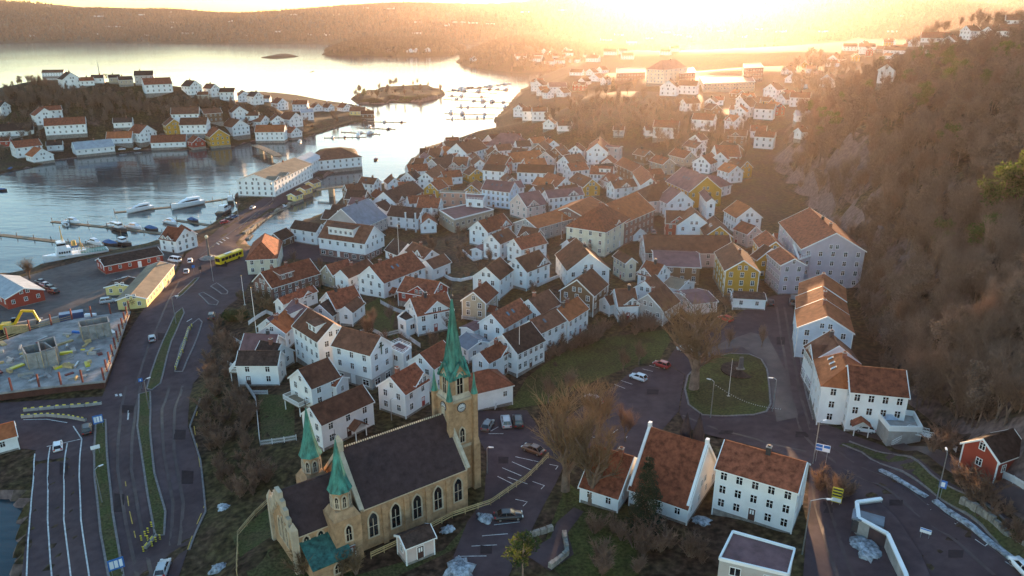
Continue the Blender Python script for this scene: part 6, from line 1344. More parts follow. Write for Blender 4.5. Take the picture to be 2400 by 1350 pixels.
def boat_proto(kind):
    if kind in _boats: return _boats[kind]
    P = []
    if kind == 'day':
        P = [('hull', hull(6.2, 2.3, .75), HULLW)]; d = MB(); d.hexa([(-2.6, -.85, .7), (.9, -.85, .74), (.9, .85, .74), (-2.6, .85, .7), (-2.6, -.85, .78), (.9, -.85, .8), (.9, .85, .8), (-2.6, .85, .78)]); P.append(('deck', d, TEAK))
        c = MB(); c.hexa([(-.2, -.85, .8), (2.0, -.5, .95), (2.0, .5, .95), (-.2, .85, .8), (.0, -.75, 1.55), (.9, -.45, 1.5), (.9, .45, 1.5), (.0, .75, 1.55)]); P.append(('cabin', c, HULLW)); w = MB(); w.hexa([(.8, -.62, 1.12), (1.7, -.5, 1.1), (1.7, .5, 1.1), (.8, .62, 1.12), (.85, -.5, 1.47), (1.0, -.45, 1.47), (1.0, .45, 1.47), (.85, .5, 1.47)]); P.append(('windscreen', w, GLASS)); e = MB(); e.box(-3.35, -2.95, -.25, .25, .3, 1.2); P.append(('outboard_motor', e, DARK))
    elif kind == 'cover':
        P = [('hull', hull(5.2, 2.0, .65), HULLD)]; c = MB(); loft(c, [[(x, -y, .68), (x, 0, .68 + h), (x, y, .68)] for x, y, h in ((-2.5, .85, .3), (-1, 1.0, .7), (1.0, .85, .6), (2.4, .2, .2))]); P.append(('tarpaulin', c, CANV))
    elif kind == 'cruiser':
        P = [('hull', hull(8.6, 2.9, 1.0), HULLW)]; c = MB(); c.hexa([(-1.6, -1.1, 1.0), (2.8, -.7, 1.2), (2.8, .7, 1.2), (-1.6, 1.1, 1.0), (-1.3, -.95, 2.3), (1.3, -.75, 2.2), (1.3, .75, 2.2), (-1.3, .95, 2.3)]); P.append(('cabin', c, HULLW)); w = MB(); w.hexa([(-1.2, -1.06, 1.6), (1.9, -.86, 1.6), (1.9, .86, 1.6), (-1.2, 1.06, 1.6), (-1.1, -1.01, 2.1), (1.5, -.80, 2.1), (1.5, .80, 2.1), (-1.1, 1.01, 2.1)]); P.append(('windscreen', w, GLASS))
        d = MB(); d.box(-4.0, -1.6, -1.0, 1.0, .95, 1.02); P.append(('deck', d, TEAK)); ms = MB(); ms.tube((-1, 0, 2.2), (-1, 0, 4.2), .04, .03, 5); P.append(('mast', ms, GALV))
    elif kind == 'yacht':
        P = [('hull', hull(16, 4.4, 1.9, .45), HULLW)]; c = MB(); loft(c, [[(x, -y, 1.85), (x, -y * .86, 1.85 + h), (x, y * .86, 1.85 + h), (x, y, 1.85)] for x, y, h in ((-5.5, 1.7, 1.5), (-3, 1.8, 1.7), (1.5, 1.6, 1.5), (3.8, 1.1, .7), (5.2, .7, .25))]); P.append(('saloon', c, HULLW)); w = MB(); loft(w, [[(x, -y, 2.45), (x, -y * .97, 2.45 + h), (x, y * .97, 2.45 + h), (x, y, 2.45)] for x, y, h in ((-4.6, 1.69, .6), (-2, 1.74, .65), (1.2, 1.55, .55), (3.4, 1.15, .12))]); P.append(('window_band', w, GLASS))
        f = MB(); f.hexa([(-6.2, -1.5, 3.4), (.6, -1.2, 3.4), (.6, 1.2, 3.4), (-6.2, 1.5, 3.4), (-6.2, -1.4, 3.75), (-.6, -1.05, 4.1), (-.6, 1.05, 4.1), (-6.2, 1.4, 3.75)]); P.append(('flybridge', f, HULLW)); g = MB(); g.tube((-3.6, -1.2, 3.7), (-4.1, -1.1, 5.1), .09, .07, 5); g.tube((-3.6, 1.2, 3.7), (-4.1, 1.1, 5.1), .09, .07, 5); g.bar((-4.1, -1.15, 5.1), (-4.1, 1.15, 5.1), .35, .12); g.tube((-4.1, 0, 5.1), (-4.1, 0, 6.4), .03, .02, 4); P.append(('radar_arch', g, HULLW))
        d = MB(); d.box(-8.0, -5.6, -1.8, 1.8, 1.0, 1.2); P.append(('stern_deck', d, TEAK)); r = MB(); r.bar((2, -1.7, 3.0), (7.3, -.35, 3.1), .05); r.bar((2, 1.7, 3.0), (7.3, .35, 3.1), .05)
        for i in range(6):
            for s in (-1, 1): x = 2 + i; y = s * (1.75 - .26 * i); r.tube((x, y, 2.2), (x, y * .98, 3.02), .02, .02, 4)
        P.append(('bow_rail', r, GALV))
    elif kind == 'work':
        P = [('hull', hull(10, 3.3, 1.3, .5), HULLD)]; c = MB(); c.hexa([(-2.6, -1.1, 1.3), (.6, -1.0, 1.35), (.6, 1.0, 1.35), (-2.6, 1.1, 1.3), (-2.5, -1.0, 3.3), (.35, -.95, 3.3), (.35, .95, 3.3), (-2.5, 1.0, 3.3)]); P.append(('wheelhouse', c, HULLW)); w = MB(); w.hexa([(-2.3, -1.1, 2.4), (.55, -1.02, 2.4), (.55, 1.02, 2.4), (-2.3, 1.1, 2.4), (-2.3, -1.06, 3.0), (.46, -.98, 3.0), (.46, .98, 3.0), (-2.3, 1.06, 3.0)]); P.append(('window_band', w, GLASS)); ms = MB(); ms.tube((-1.2, 0, 3.2), (-1.2, 0, 6.4), .07, .04, 5); ms.tube((2.4, 0, 1.4), (2.4, 0, 5.2), .07, .04, 5); P.append(('mast', ms, PINE)); d = MB(); d.box(-4.6, -2.7, -1.2, 1.2, 1.25, 1.35); P.append(('deck', d, TEAK))
    _boats[kind] = [(n, m.mesh(n, mt, n == 'hull' and False), None) for n, m, mt in P]; return _boats[kind]
def boat(kind, px, py, qx, qy, label, scale=1.0, group=None, nm=None):
    p = at_z(px, py, .05); q = at_z(qx, qy, .05); rz = math.atan2(q.y - p.y, q.x - p.x)
    r = empty(nm or {'day': 'motorboat', 'cover': 'covered_boat', 'cruiser': 'cabin_cruiser', 'yacht': 'motor_yacht', 'work': 'fishing_boat'}[kind], (p.x, p.y, .12), rz); r.scale = (scale,) * 3; tag(r, label, 'boat', group)
    for n, me, _ in boat_proto(kind): obj(n, me, r)
    return r
for a in [('yacht', 440, 484, 400, 492, 'largest white motor yacht moored at the outer pontoon'), ('yacht', 328, 494, 290, 502, 'smaller white motor yacht at the pontoon tip', .78), ('cruiser', 170, 522, 200, 526, 'white wheelhouse boat at the left end of the middle pontoon'), ('day', 152, 527, 140, 520, 'small white motorboat beside the pontoon end'), ('cruiser', 268, 532, 300, 538, 'white cabin boat halfway along the middle pontoon'), ('work', 283, 541, 300, 546, 'brown wooden fishing boat at the middle pontoon'),
   ('cruiser', 315, 535, 345, 540, 'low white cruiser right of the wooden fishing boat'), ('cover', 358, 540, 380, 545, 'red-covered boat near the pier house', 1.5), ('cruiser', 400, 524, 425, 530, 'white sailing boat with mast at the inner pontoon'), ('cover', 455, 520, 475, 526, 'dark covered boat along the inner pontoon', 1.4), ('work', 528, 500, 560, 482, 'grey fishing boat moored at the quay wall', 1.25), ('work', 541, 474, 541, 450, 'dark fishing boat below the waterfront hotel'),
   ('cruiser', 222, 572, 250, 580, 'white cruiser at the long pontoon'), ('cover', 262, 575, 290, 582, 'dark open workboat at the long pontoon', 1.6), ('work', 292, 574, 320, 580, 'blue workboat with red wheelhouse at the long pontoon', .9), ('day', 664, 487, 690, 480, 'small white boat in the inner basin', .9), ('day', 658, 385, 680, 376, 'white motorboat moored in front of the hip-roofed building'), ('cover', 880, 375, 870, 380, 'small orange-lit boat with a curving wake'), ('day', 703, 332, 710, 326, 'white motorboat passing the marina'), ('day', 838, 249, 850, 246, 'white motorboat off the tip of the island'), ('day', 766, 240, 780, 238, 'motorboat drawing a long wake beyond the island'),
   ('cover', 25, 398, 40, 392, 'white upturned boats on the island slip', 1.2), ('cover', 5, 447, 30, 447, 'dark boat at the left picture edge')]: boat(*a)
def pontoon(pts, w, label, piles=0, fingers=0, fl=5.0):
    P = [at_z(x, y, .55) for x, y in pts]; c = P[0].copy(); r = empty('pontoon', (c.x, c.y, 0)); tag(r, label, 'pontoon')
    for i, (a, b) in enumerate(zip(P, P[1:])):
        m = MB(); m.bar(a - c, b - c, w, .5); m.build('deck', WOOD, r)
        d = (b - a); n = Vector((d.y, -d.x, 0)).normalized(); k = int(d.length / 9)
        for j in range(fingers and max(2, int(d.length / fingers))):
            q = a + d * ((j + .5) / max(2, int(d.length / fingers)))
            for s in (-1, 1): f = MB(); f.bar(q - c + n * s * w / 2, q - c + n * s * (w / 2 + fl), .5, .3); f.build('finger', WOOD, r)
        for j in range(k + 1):
            q = a + d * (j / max(k, 1)) - c; t = MB(); t.tube((q.x, q.y, -2), (q.x, q.y, 1.9), .14, .14, 6); t.build('pile', DARK, r)
for a in [([(0, 548), (120, 562), (330, 588)], 2.6, 'long pontoon reaching to the left edge'), ([(122, 517), (250, 530), (380, 545)], 2.2, 'middle pontoon with moored boats'), ([(268, 496), (400, 483), (545, 462)], 2.2, 'outer pontoon with the two motor yachts'), ([(414, 514), (495, 526)], 2.0, 'short pontoon behind the pier house')]: pontoon(*a)
MAR = [([(760, 322), (858, 320)], 1), ([(800, 308), (890, 314)], 1), ([(838, 298), (926, 302)], 1), ([(862, 284), (952, 286)], 0), ([(1040, 215), (1192, 196)], 0), ([(1060, 212), (1165, 218)], 1), ([(1090, 205), (1190, 212)], 1), ([(1050, 225), (1145, 228)], 1), ([(1040, 232), (1192, 240)], 0), ([(1070, 250), (1190, 252)], 1), ([(1042, 265), (1160, 268)], 0), ([(1046, 278), (1155, 277)], 0)]
mlab = 'first second third fourth fifth sixth seventh eighth ninth tenth eleventh twelfth'.split()
for i, (pts, f) in enumerate(MAR):
    pontoon(pts, 2.0 if i < 4 else 3.2, ('%s marina pontoon counted from the island shore' % mlab[i]) if i < 4 else ('%s pontoon of the far marina counted from its outer breakwater' % mlab[i - 4]), 0, 10 if f else 0, 4.0)
    rs = random.Random(i); a, b = at_z(*pts[0], 0), at_z(*pts[1], 0); d = b - a; nb = max(2, int(d.length / (9 if i < 4 else 10)))
    for j in range(nb):
        if rs.random() < .25: continue
        t = (j + rs.uniform(.2, .8)) / nb; s = rs.choice((-1, 1)); n = Vector((d.y, -d.x, 0)).normalized(); p = a + d * t + n * s * 4.2; px_, py_, _ = project(p); q = p + n * s * 5; qx, qy, _ = project(q)
        where = ('marina below the island' if i < 4 else 'far marina')
        boat(rs.choice(['day', 'cruiser', 'cover', 'day']), px_, py_, qx, qy, 'small boat berthed at the %s pontoon of the %s' % (mlab[i] if i < 4 else mlab[i - 4], where), 1.0 if i < 4 else 1.2, 'boats berthed at the %s' % where + ' %s pontoon' % (mlab[i] if i < 4 else mlab[i - 4]))
def ship():
    p, q = at_z(180, 606, 0), at_z(80, 622, 0); rz = math.atan2(q.y - p.y, q.x - p.x); r = empty('ship', (p.x, p.y, 0), rz); tag(r, 'white coastal ship with yellow crane masts moored at the quay', 'ship')
    L = (at_z(88, 622, 0) - at_z(240, 596, 0)).length; k = L / 30
    h = hull(30 * k, 6.4, 2.2, .55); h.build('hull', HULLW, r)
    d = MB(); d.box(-14.5 * k, 8 * k, -2.8, 2.8, 2.2, 2.35); d.build('deck', mat('green_ship_deck', (.10, .24, .19), .7, .25, .6), r)
    s = MB(); s.hexa([(2 * k, -2.6, 2.3), (9 * k, -2.2, 2.5), (9 * k, 2.2, 2.5), (2 * k, 2.6, 2.3), (2 * k, -2.5, 5.0), (8.2 * k, -2.1, 5.0), (8.2 * k, 2.1, 5.0), (2 * k, 2.5, 5.0)]); s.hexa([(3.6 * k, -2.2, 5.0), (8 * k, -2.0, 5.0), (8 * k, 2.0, 5.0), (3.6 * k, 2.2, 5.0), (3.8 * k, -2.1, 7.3), (7.6 * k, -1.9, 7.3), (7.6 * k, 1.9, 7.3), (3.8 * k, 2.1, 7.3)]); s.build('superstructure', HULLW, r)
    w = MB(); w.hexa([(3.9 * k, -2.22, 6.2), (7.95 * k, -2.04, 6.2), (7.95 * k, 2.04, 6.2), (3.9 * k, 2.22, 6.2), (3.9 * k, -2.18, 6.9), (7.8 * k, -2.0, 6.9), (7.8 * k, 2.0, 6.9), (3.9 * k, 2.18, 6.9)]); w.build('window_band', GLASS, r)
    for i in range(5): g = MB(); g.box((2.6 + i * 1.1) * k, (3.2 + i * 1.1) * k, -2.66, 2.66, 3.3, 4.0); g.build('porthole_row', GLASS, r)
    YM = mat('ship_mast_yellow', (.55, .38, .12), .5, .15, 1)
    for x, hh in ((4.8 * k, 13), (-3 * k, 8)):
        m = MB(); m.tube((x, 0, 2.3), (x, 0, hh), .22, .12, 7); m.bar((x, -1.4, hh * .75), (x, 1.4, hh * .75), .15)
        for s_ in (-1, 1): m.tube((x + s_ * 1.2, s_ * .8, 2.4), (x, 0, hh * .8), .07, .07, 4)
        m.build('mast', YM, r)
    m = MB(); m.tube((0, 0, 5.0), (0, 0, 7.0), .9, .75, 10); m.build('funnel', YM, r)
    m = MB(); m.box(-1.5 * k, 1.6 * k, -1.6, 1.6, 4.6, 5.1); m.build('awning', CANV, r)
    m = MB(); loft(m, [[(x, -.7, 3.0), (x, .7, 3.0), (x, .45, 2.5), (x, -.45, 2.5)] for x in (-5 * k, -4.4 * k, -2.6 * k, -2 * k)]); m.build('lifeboat', HULLW, r)
    m = MB()
    for i in range(16):
        x = (-14 + i * 1.2) * k
        for s_ in (-1, 1): m.tube((x, s_ * 2.8, 2.3), (x, s_ * 2.8, 3.3), .03, .03, 4)
    for s_ in (-1, 1): m.bar((-14 * k, s_ * 2.8, 3.3), (4 * k, s_ * 2.8, 3.3), .06); m.bar((-14 * k, s_ * 2.8, 2.85), (4 * k, s_ * 2.8, 2.85), .05)
    m.build('rail', TRIM, r)
ship()
# ------------------------------------------------------------------ poles, lamps, signs
def pole(px, py, h, r, label, name='flagpole', cat='flagpole', m=None):
    p = G(px, py); o = empty(name, p); tag(o, label, cat); b = MB(); b.tube((0, 0, -.5), (0, 0, h), r, r * .55, 7); b.build('pole', m or TRIM, o); k = MB(); k.lathe([(.03, h), (.13, h + .12), (.03, h + .26)], 8); k.build('finial', mat('brass_knob', (.5, .36, .12), .4, .1, 1, metal=.6), o); b = MB(); b.box(-.3, .3, -.3, .3, -.4, .25); b.build('footing', CONC, o); return o
for a in [(603, 795, 14, .09, 'left white flagpole above the terrace fences'), (574, 715, 9, .08, 'white pole on the bank beside the parking bays'), (937, 632, 15, .09, 'tall white flagpole behind the big white house'), (1217, 872, 12, .09, 'white flagpole with a narrow red pennant below the row houses'), (1445, 566, 12, .09, 'white flagpole at the cream corner building'), (1316, 560, 9, .07, 'thin white flagpole beside the small terrace'), (1707, 930, 8.5, .05, 'slender pole on the round green')]: pole(*a)
def lamp(px, py, h, label, ax=1.6, ang=0.0):
    p = G(px, py); o = empty('street_lamp', p, ang); tag(o, label, 'street lamp'); b = MB(); b.tube((0, 0, -.3), (0, 0, h), .1, .06, 7); b.build('pole', GALV, o); b = MB(); b.tube((0, 0, h), (ax * .7, 0, h + .35), .05, .045, 6); b.tube((ax * .7, 0, h + .35), (ax, 0, h + .3), .045, .045, 6); b.build('arm', GALV, o); b = MB(); b.hexa([(ax - .1, -.16, h + .2), (ax + .75, -.12, h + .18), (ax + .75, .12, h + .18), (ax - .1, .16, h + .2), (ax - .1, -.12, h + .36), (ax + .7, -.09, h + .3), (ax + .7, .09, h + .3), (ax - .1, .12, h + .36)]); b.build('lamp_head', HULLW, o); return o
for a in [(2195, 1172, 8, 'street lamp beside the hillside road and blue sign', .8, 1.2), (1880, 1300, 9, 'curved street lamp beside the lower street', 2.2, 0), (1905, 1088, 8, 'street lamp at the corner of the white apartment house', .8, .4), (1665, 980, 8, 'lamp post at the edge of the round green', .8, 2.5), (1810, 965, 7, 'lamp post at the street side of the round green', .8, 2.8), (240, 1180, 7, 'lamp post on the ferry lane median', .8, 1), (350, 960, 7, 'lamp post on the long median', .8, 1), (413, 760, 8, 'lamp post on the curving median', 1, .3), (500, 660, 8, 'lamp post beside the parking islands', 1, 1.5), (918, 985, 4.5, 'hooked lamp outside the corner house', .6, 0), (1142, 1110, 5, 'lamp beside the clock tower steps', .4, 0), (560, 520, 8, 'lamp post on the quay bend', 1, 2), (640, 470, 8, 'lamp post on the quay road by the kiosks', 1, 2)]: lamp(*a)
SGB = mat('sign_blue', (.04, .17, .50), .4, .08, 1); SGW = mat('sign_white', (.78, .80, .82), .4, .05, 1); SGY = mat('sign_yellow', (.80, .65, .06), .4, .08, 1); SGK = DARK; SGR = mat('sign_red', (.6, .04, .04), .4, .05, 1)
def text_mesh(body, size, m, parent, loc, rot, name='lettering'):
    c = bpy.data.curves.new(name, 'FONT'); c.body = body; c.size = size; c.extrude = .004; c.align_x = 'CENTER'; c.align_y = 'CENTER'
    t = bpy.data.objects.new(name, c); COL.objects.link(t); dg = bpy.context.evaluated_depsgraph_get(); me = bpy.data.meshes.new_from_object(t.evaluated_get(dg)); bpy.data.objects.remove(t); me.materials.clear(); me.materials.append(m)
    o = obj(name, me, parent, loc); o.rotation_euler = rot; return o
def sign(px, py, w, h, top, label, face=SGB, marks=None, txt=None, tcol=None, ts=.4, yaw=None):
    p = G(px, py); yw = math.atan2(-p.x, p.y) if yaw is None else yaw; o = empty('road_sign', p, yw); tag(o, label, 'sign')
    for x in ((-w * .35, w * .35) if w > 1.2 else (0,)): b = MB(); b.tube((x, .05, -.3), (x, .05, top), .045, .045, 6); b.build('post', GALV, o)
    b = MB(); b.box(-w / 2, w / 2, -.03, .03, top - h, top); pl = b.build('plate', face, o)
    if marks:
        for (x0, x1, z0, z1, m) in marks: k = MB(); k.box(x0 * w / 2, x1 * w / 2, -.05, -.032, top - h + h * z0, top - h + h * z1); k.build('panel', m, o)
    if txt: text_mesh(txt, ts, tcol or SGW, o, (0, -.045, top - h / 2), (math.pi / 2, 0, 0))
for a in [(1923, 1085, 2.3, 1.3, 3.6, 'blue and white direction sign at the street fork', SGW, [(-.95, -.05, .55, .95, SGB), (.1, .95, .55, .95, SGB), (-.95, -.05, .08, .45, SGB), (.1, .95, .08, .45, SGW)]), (2202, 1172, 1.0, 1.3, 3.4, 'blue pedestrian sign beside the hillside lamp', SGB, [(-.5, .5, .2, .8, SGW)]), (1958, 1185, 1.5, 2.6, 3.2, 'yellow and white chevron sign at the lower street bend', SGY, [(-.9, .9, .82, .92, SGK), (-.9, .9, .62, .72, SGK), (-.9, .9, .42, .52, SGK), (-.9, .9, .05, .3, SGW)]),
   (234, 1005, 1.9, 1.9, 3.2, 'blue lane sign at the top of the ferry median', SGB, [(-.8, -.3, .15, .85, SGW), (-.2, .25, .15, .85, SGW), (.4, .8, .15, .85, SGW)]), (278, 1350, 2.2, 1.9, 3.2, 'blue lane sign at the bottom of the ferry median', SGB, [(-.8, -.3, .15, .85, SGW), (-.2, .25, .15, .85, SGW), (.4, .8, .15, .85, SGW)]), (333, 912, .9, .9, 2.8, 'round blue keep-right sign on the long median', SGB, [(-.3, .3, .3, .7, SGW)]), (2166, 1262, 1.4, .7, 1.6, 'white and blue notice board on the parking barrier', SGW, [(-.95, .95, .7, .95, SGB)]), (455, 640, .9, .9, 2.8, 'round blue sign beside the zebra crossing', SGB), (470, 640, 1.0, 1.2, 2.4, 'dark information board near the roundabout', SGK), (227, 1067, 1.6, .8, 2.2, 'pale information board beside the ferry lanes', SGW)]: sign(*a)
def barrier(px, label):
    P = [G(x, y) for x, y in px]; o = empty('concrete_barrier', P[0]); tag(o, label, 'barrier'); c = P[0]
    for a, b in zip(P, P[1:]):
        d = b - a; n = max(1, int(d.length / 2.2))
        for i in range(n):
            q0, q1 = a + d * ((i + .03) / n) - c, a + d * ((i + .97) / n) - c; m = MB(); m.bar(q0 + Vector((0, 0, .35)), q1 + Vector((0, 0, .35)), .5, .75); m.build('block', CONC, o)
            t = MB()
            for k in range(4): s0, s1 = q0 + (q1 - q0) * (k / 4 + .02), q0 + (q1 - q0) * (k / 4 + .23); t.bar(s0 + Vector((0, 0, .82)), s1 + Vector((0, 0, .82)), .12, .22, k % 2)
            t.build('warning_board', [SGY, SGK], o)
for a in [([(50, 980), (110, 976), (160, 980), (203, 988)], 'row of concrete blocks with yellow and black boards across the closed lane'), ([(55, 965), (130, 958), (200, 953)], 'grey block row in front of the construction site'), ([(200, 953), (240, 948)], 'short block row with yellow boards beside the site corner'), ([(443, 772), (425, 830), (412, 865)], 'narrow barrier line beside the parking island'), ([(340, 1290), (366, 1258)], 'barrier at the lower end of the long median')]: barrier(*a)
for i, (x, y) in enumerate([(356, 1236), (348, 1250), (341, 1258), (332, 1268), (347, 1268), (376, 1266), (366, 1272), (357, 1282), (337, 1294), (450, 768), (446, 775), (434, 800), (438, 800), (429, 828), (421, 846), (412, 868)]):
    p = G(x, y); o = empty('marker_post', p); tag(o, 'yellow and black striped marker post ' + ('at the lower end of the long median' if i < 9 else 'along the parking island'), 'marker post', 'striped posts at the median end' if i < 9 else 'striped posts along the parking island')
    b = MB(); b.box(-.25, .25, -.25, .25, 0, .12); b.build('base', RUB, o); b = MB()
    for k in range(5): b.box(-.14, .14, -.03, .03, .12 + k * .2, .32 + k * .2, k % 2)
    b.build('plate', [SGY, SGK], o)
# ------------------------------------------------------------------ fences and walls
FENCEW = mat('fence_white', (.72, .72, .72), .6, .12, .8); STWALL = mat('dry_stone_wall', (.27, .25, .22), .9, .35, 1.6, bump=.6)
def fence(px, h, label, style='picket'):
    P = [G(x, y) for x, y in px]; o = empty('fence' if style != 'wall' else 'garden_wall', P[0]); tag(o, label, 'fence' if style != 'wall' else 'wall'); c = P[0]
    for a, b in zip(P, P[1:]):
        d = b - a; n = max(1, int(d.length / 2.0)); pts = []
        for i in range(n + 1): q = a + d * (i / n); q.z = float(gz(q.x, q.y)); pts.append(q - c)
        if style == 'wall':
            for q0, q1 in zip(pts, pts[1:]): m = MB(); m.hexa([(v + Vector((s * d.y, -s * d.x, 0)).normalized() * .16 + Vector((0, 0, z))) for z in (-.6, h) for v, s in ((q0, -1), (q0, 1), (q1, 1), (q1, -1))]); m.build('wall_panel', FENCEW, o)
            continue
        for i, q in enumerate(pts): m = MB(); m.tube(q + Vector((0, 0, -.4)), q + Vector((0, 0, h + .06)), .06, .06, 5); m.build('post', FENCEW if style == 'picket' else PINE, o)
        for q0, q1 in zip(pts, pts[1:]):
            if style == 'picket':
                m = MB(); e = q1 - q0; k = max(2, int(e.length / .18))
                for j in range(k): s = q0 + e * ((j + .5) / k); m.bar(s + Vector((0, 0, .08)), s + Vector((0, 0, h)), .11, .03, up=tuple(e))
                m.bar(q0 + Vector((0, 0, h * .8)), q1 + Vector((0, 0, h * .8)), .05, .09); m.bar(q0 + Vector((0, 0, h * .3)), q1 + Vector((0, 0, h * .3)), .05, .09); m.build('picket_panel', FENCEW, o)
            else:
                for zz in (.45, .85, 1.15)[:3 if h > 1 else 2]: m = MB(); m.bar(q0 + Vector((0, 0, zz)), q1 + Vector((0, 0, zz)), .05, .16); m.build('rail', PINE, o)
for a in [([(610, 1045), (600, 940), (560, 880)], 1.2, 'white picket fence down the bushy bank'), ([(610, 1045), (695, 1032)], 1.2, 'white picket fence below the narrow lawn'), ([(534, 855), (560, 882), (592, 925), (628, 925)], 1.1, 'white fence around the corner house terrace'), ([(540, 792), (572, 812), (590, 800)], 1.1, 'white fence at the left end of the houses'), ([(583, 762), (625, 735), (640, 742)], 1.2, 'white fence around the flagpole terrace'),
   ([(892, 712), (960, 740)], 1.2, 'white board fence below the big white house'), ([(845, 782), (870, 776), (896, 790), (902, 802)], 1.1, 'white fence behind the mission hall'), ([(902, 790), (935, 782), (985, 815)], 1.2, 'white fence around the small vegetable plot'), ([(1082, 748), (1115, 752), (1138, 735)], 1.1, 'white fence below the beige house'), ([(2230, 1050), (2240, 1060)], 1, 'short white fence beside the stairs'), ([(2330, 1108), (2420, 1160)], 1.2, 'white board fence below the red timber house'), ([(1160, 960), (1196, 918)], 1.2, 'white fence beside the bay-window house')]: fence(*a)
for a in [([(1030, 640), (1080, 660), (1118, 652)], .9, 'curved white garden wall behind the red house'), ([(1215, 648), (1260, 672), (1310, 650), (1322, 625)], .9, 'curved white wall in front of the pointed-dormer house'), ([(1190, 590), (1110, 612), (1085, 590)], .8, 'white wall around the hedge garden'), ([(845, 690), (830, 662), (845, 648)], 1.0, 'curved white wall left of the big white house')]: fence(*a, 'wall')
for a in [([(556, 1350), (558, 1260), (600, 1210), (632, 1180)], 1.2, 'timber rail fence left of the church'), ([(870, 1310), (960, 1268), (1060, 1215), (1150, 1185), (1230, 1130), (1285, 1075)], 1.2, 'long timber rail fence between church and car park')]: fence(*a, 'rail')
def stone_wall(px, h, label, w=.7, m=None):
    P = [G(x, y) for x, y in px]; o = empty('stone_wall', P[0]); tag(o, label, 'wall'); c = P[0]; rs = random.Random(len(label))
    for a, b in zip(P, P[1:]):
        d = b - a; n = max(1, int(d.length / .9)); u = d.normalized(); s = Vector((u.y, -u.x, 0))
        for i in range(n):
            q = a + d * ((i + .5) / n) - c; q.z = float(gz(q.x + c.x, q.y + c.y)) - c.z; l = d.length / n * .47; ww = w / 2 * rs.uniform(.85, 1.1); hh = h * rs.uniform(.8, 1.08); k = MB()
            k.hexa([q - u * l - s * ww + Vector((0, 0, -.5)), q + u * l - s * ww + Vector((0, 0, -.5)), q + u * l + s * ww + Vector((0, 0, -.5)), q - u * l + s * ww + Vector((0, 0, -.5)), q - u * l * .92 - s * ww * .85 + Vector((0, 0, hh)), q + u * l * .92 - s * ww * .85 + Vector((0, 0, hh)), q + u * l * .92 + s * ww * .85 + Vector((0, 0, hh)), q - u * l * .92 + s * ww * .85 + Vector((0, 0, hh))]); k.build('stone', m or STWALL, o)
for a in [([(1225, 1270), (1250, 1256), (1296, 1242)], .9, 'low stone wall on the upper side of the garden path'), ([(1322, 1252), (1330, 1300), (1288, 1334)], .9, 'low stone wall curving around the garden steps'), ([(2250, 1180), (2330, 1230), (2410, 1290)], 1.1, 'rough stone wall below the hillside road')]: stone_wall(*a)
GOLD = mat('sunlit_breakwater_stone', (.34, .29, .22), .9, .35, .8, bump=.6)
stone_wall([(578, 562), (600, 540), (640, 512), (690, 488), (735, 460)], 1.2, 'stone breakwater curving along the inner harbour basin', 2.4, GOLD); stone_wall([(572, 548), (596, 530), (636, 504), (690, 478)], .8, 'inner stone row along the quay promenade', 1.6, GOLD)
# ------------------------------------------------------------------ footbridge and road bridge
def bridge(a, b, z, w, label, arch=1.2, piers=3):
    A, B = at_z(*a, z), at_z(*b, z); o = empty('bridge', (A.x, A.y, 0)); tag(o, label, 'bridge'); d = B - A; u = d.normalized(); s = Vector((u.y, -u.x, 0)); n = 12
    f = lambda t: Vector((d.x * t, d.y * t, z + arch * math.sin(math.pi * t)))
    for i in range(n): m = MB(); m.bar(f(i / n), f((i + 1) / n), w, .5); m.build('deck_section', WOOD, o)
    for k in (-1, 1):
        m = MB()
        for i in range(n + 1): q = f(i / n) + s * k * w / 2; m.tube(q, q + Vector((0, 0, 1.2)), .05, .05, 4)
        for i in range(n): m.bar(f(i / n) + s * k * w / 2 + Vector((0, 0, 1.15)), f((i + 1) / n) + s * k * w / 2 + Vector((0, 0, 1.15)), .08)
        m.build('railing', DARK, o)
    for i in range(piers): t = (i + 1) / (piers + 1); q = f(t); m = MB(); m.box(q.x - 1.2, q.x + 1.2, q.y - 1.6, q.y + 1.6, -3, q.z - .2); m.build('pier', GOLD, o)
bridge((742, 446), (880, 440), 3.2, 3.0, 'arched timber footbridge over the harbour entrance'); bridge((595, 340), (652, 366), 3.4, 5.0, 'low road bridge from the island to the quay', .6, 2)
for i, (x, y, l) in enumerate([(692, 466, 'nearest yellow kiosk on the basin quay'), (714, 452, 'middle yellow kiosk on the basin quay'), (734, 438, 'farthest yellow kiosk beside the footbridge')]): house((x - 10, y - 12), (x + 8, y - 18), None, .9, 'y', 'b', 'c0 w4.5 p24', l, name='kiosk', cat='kiosk')
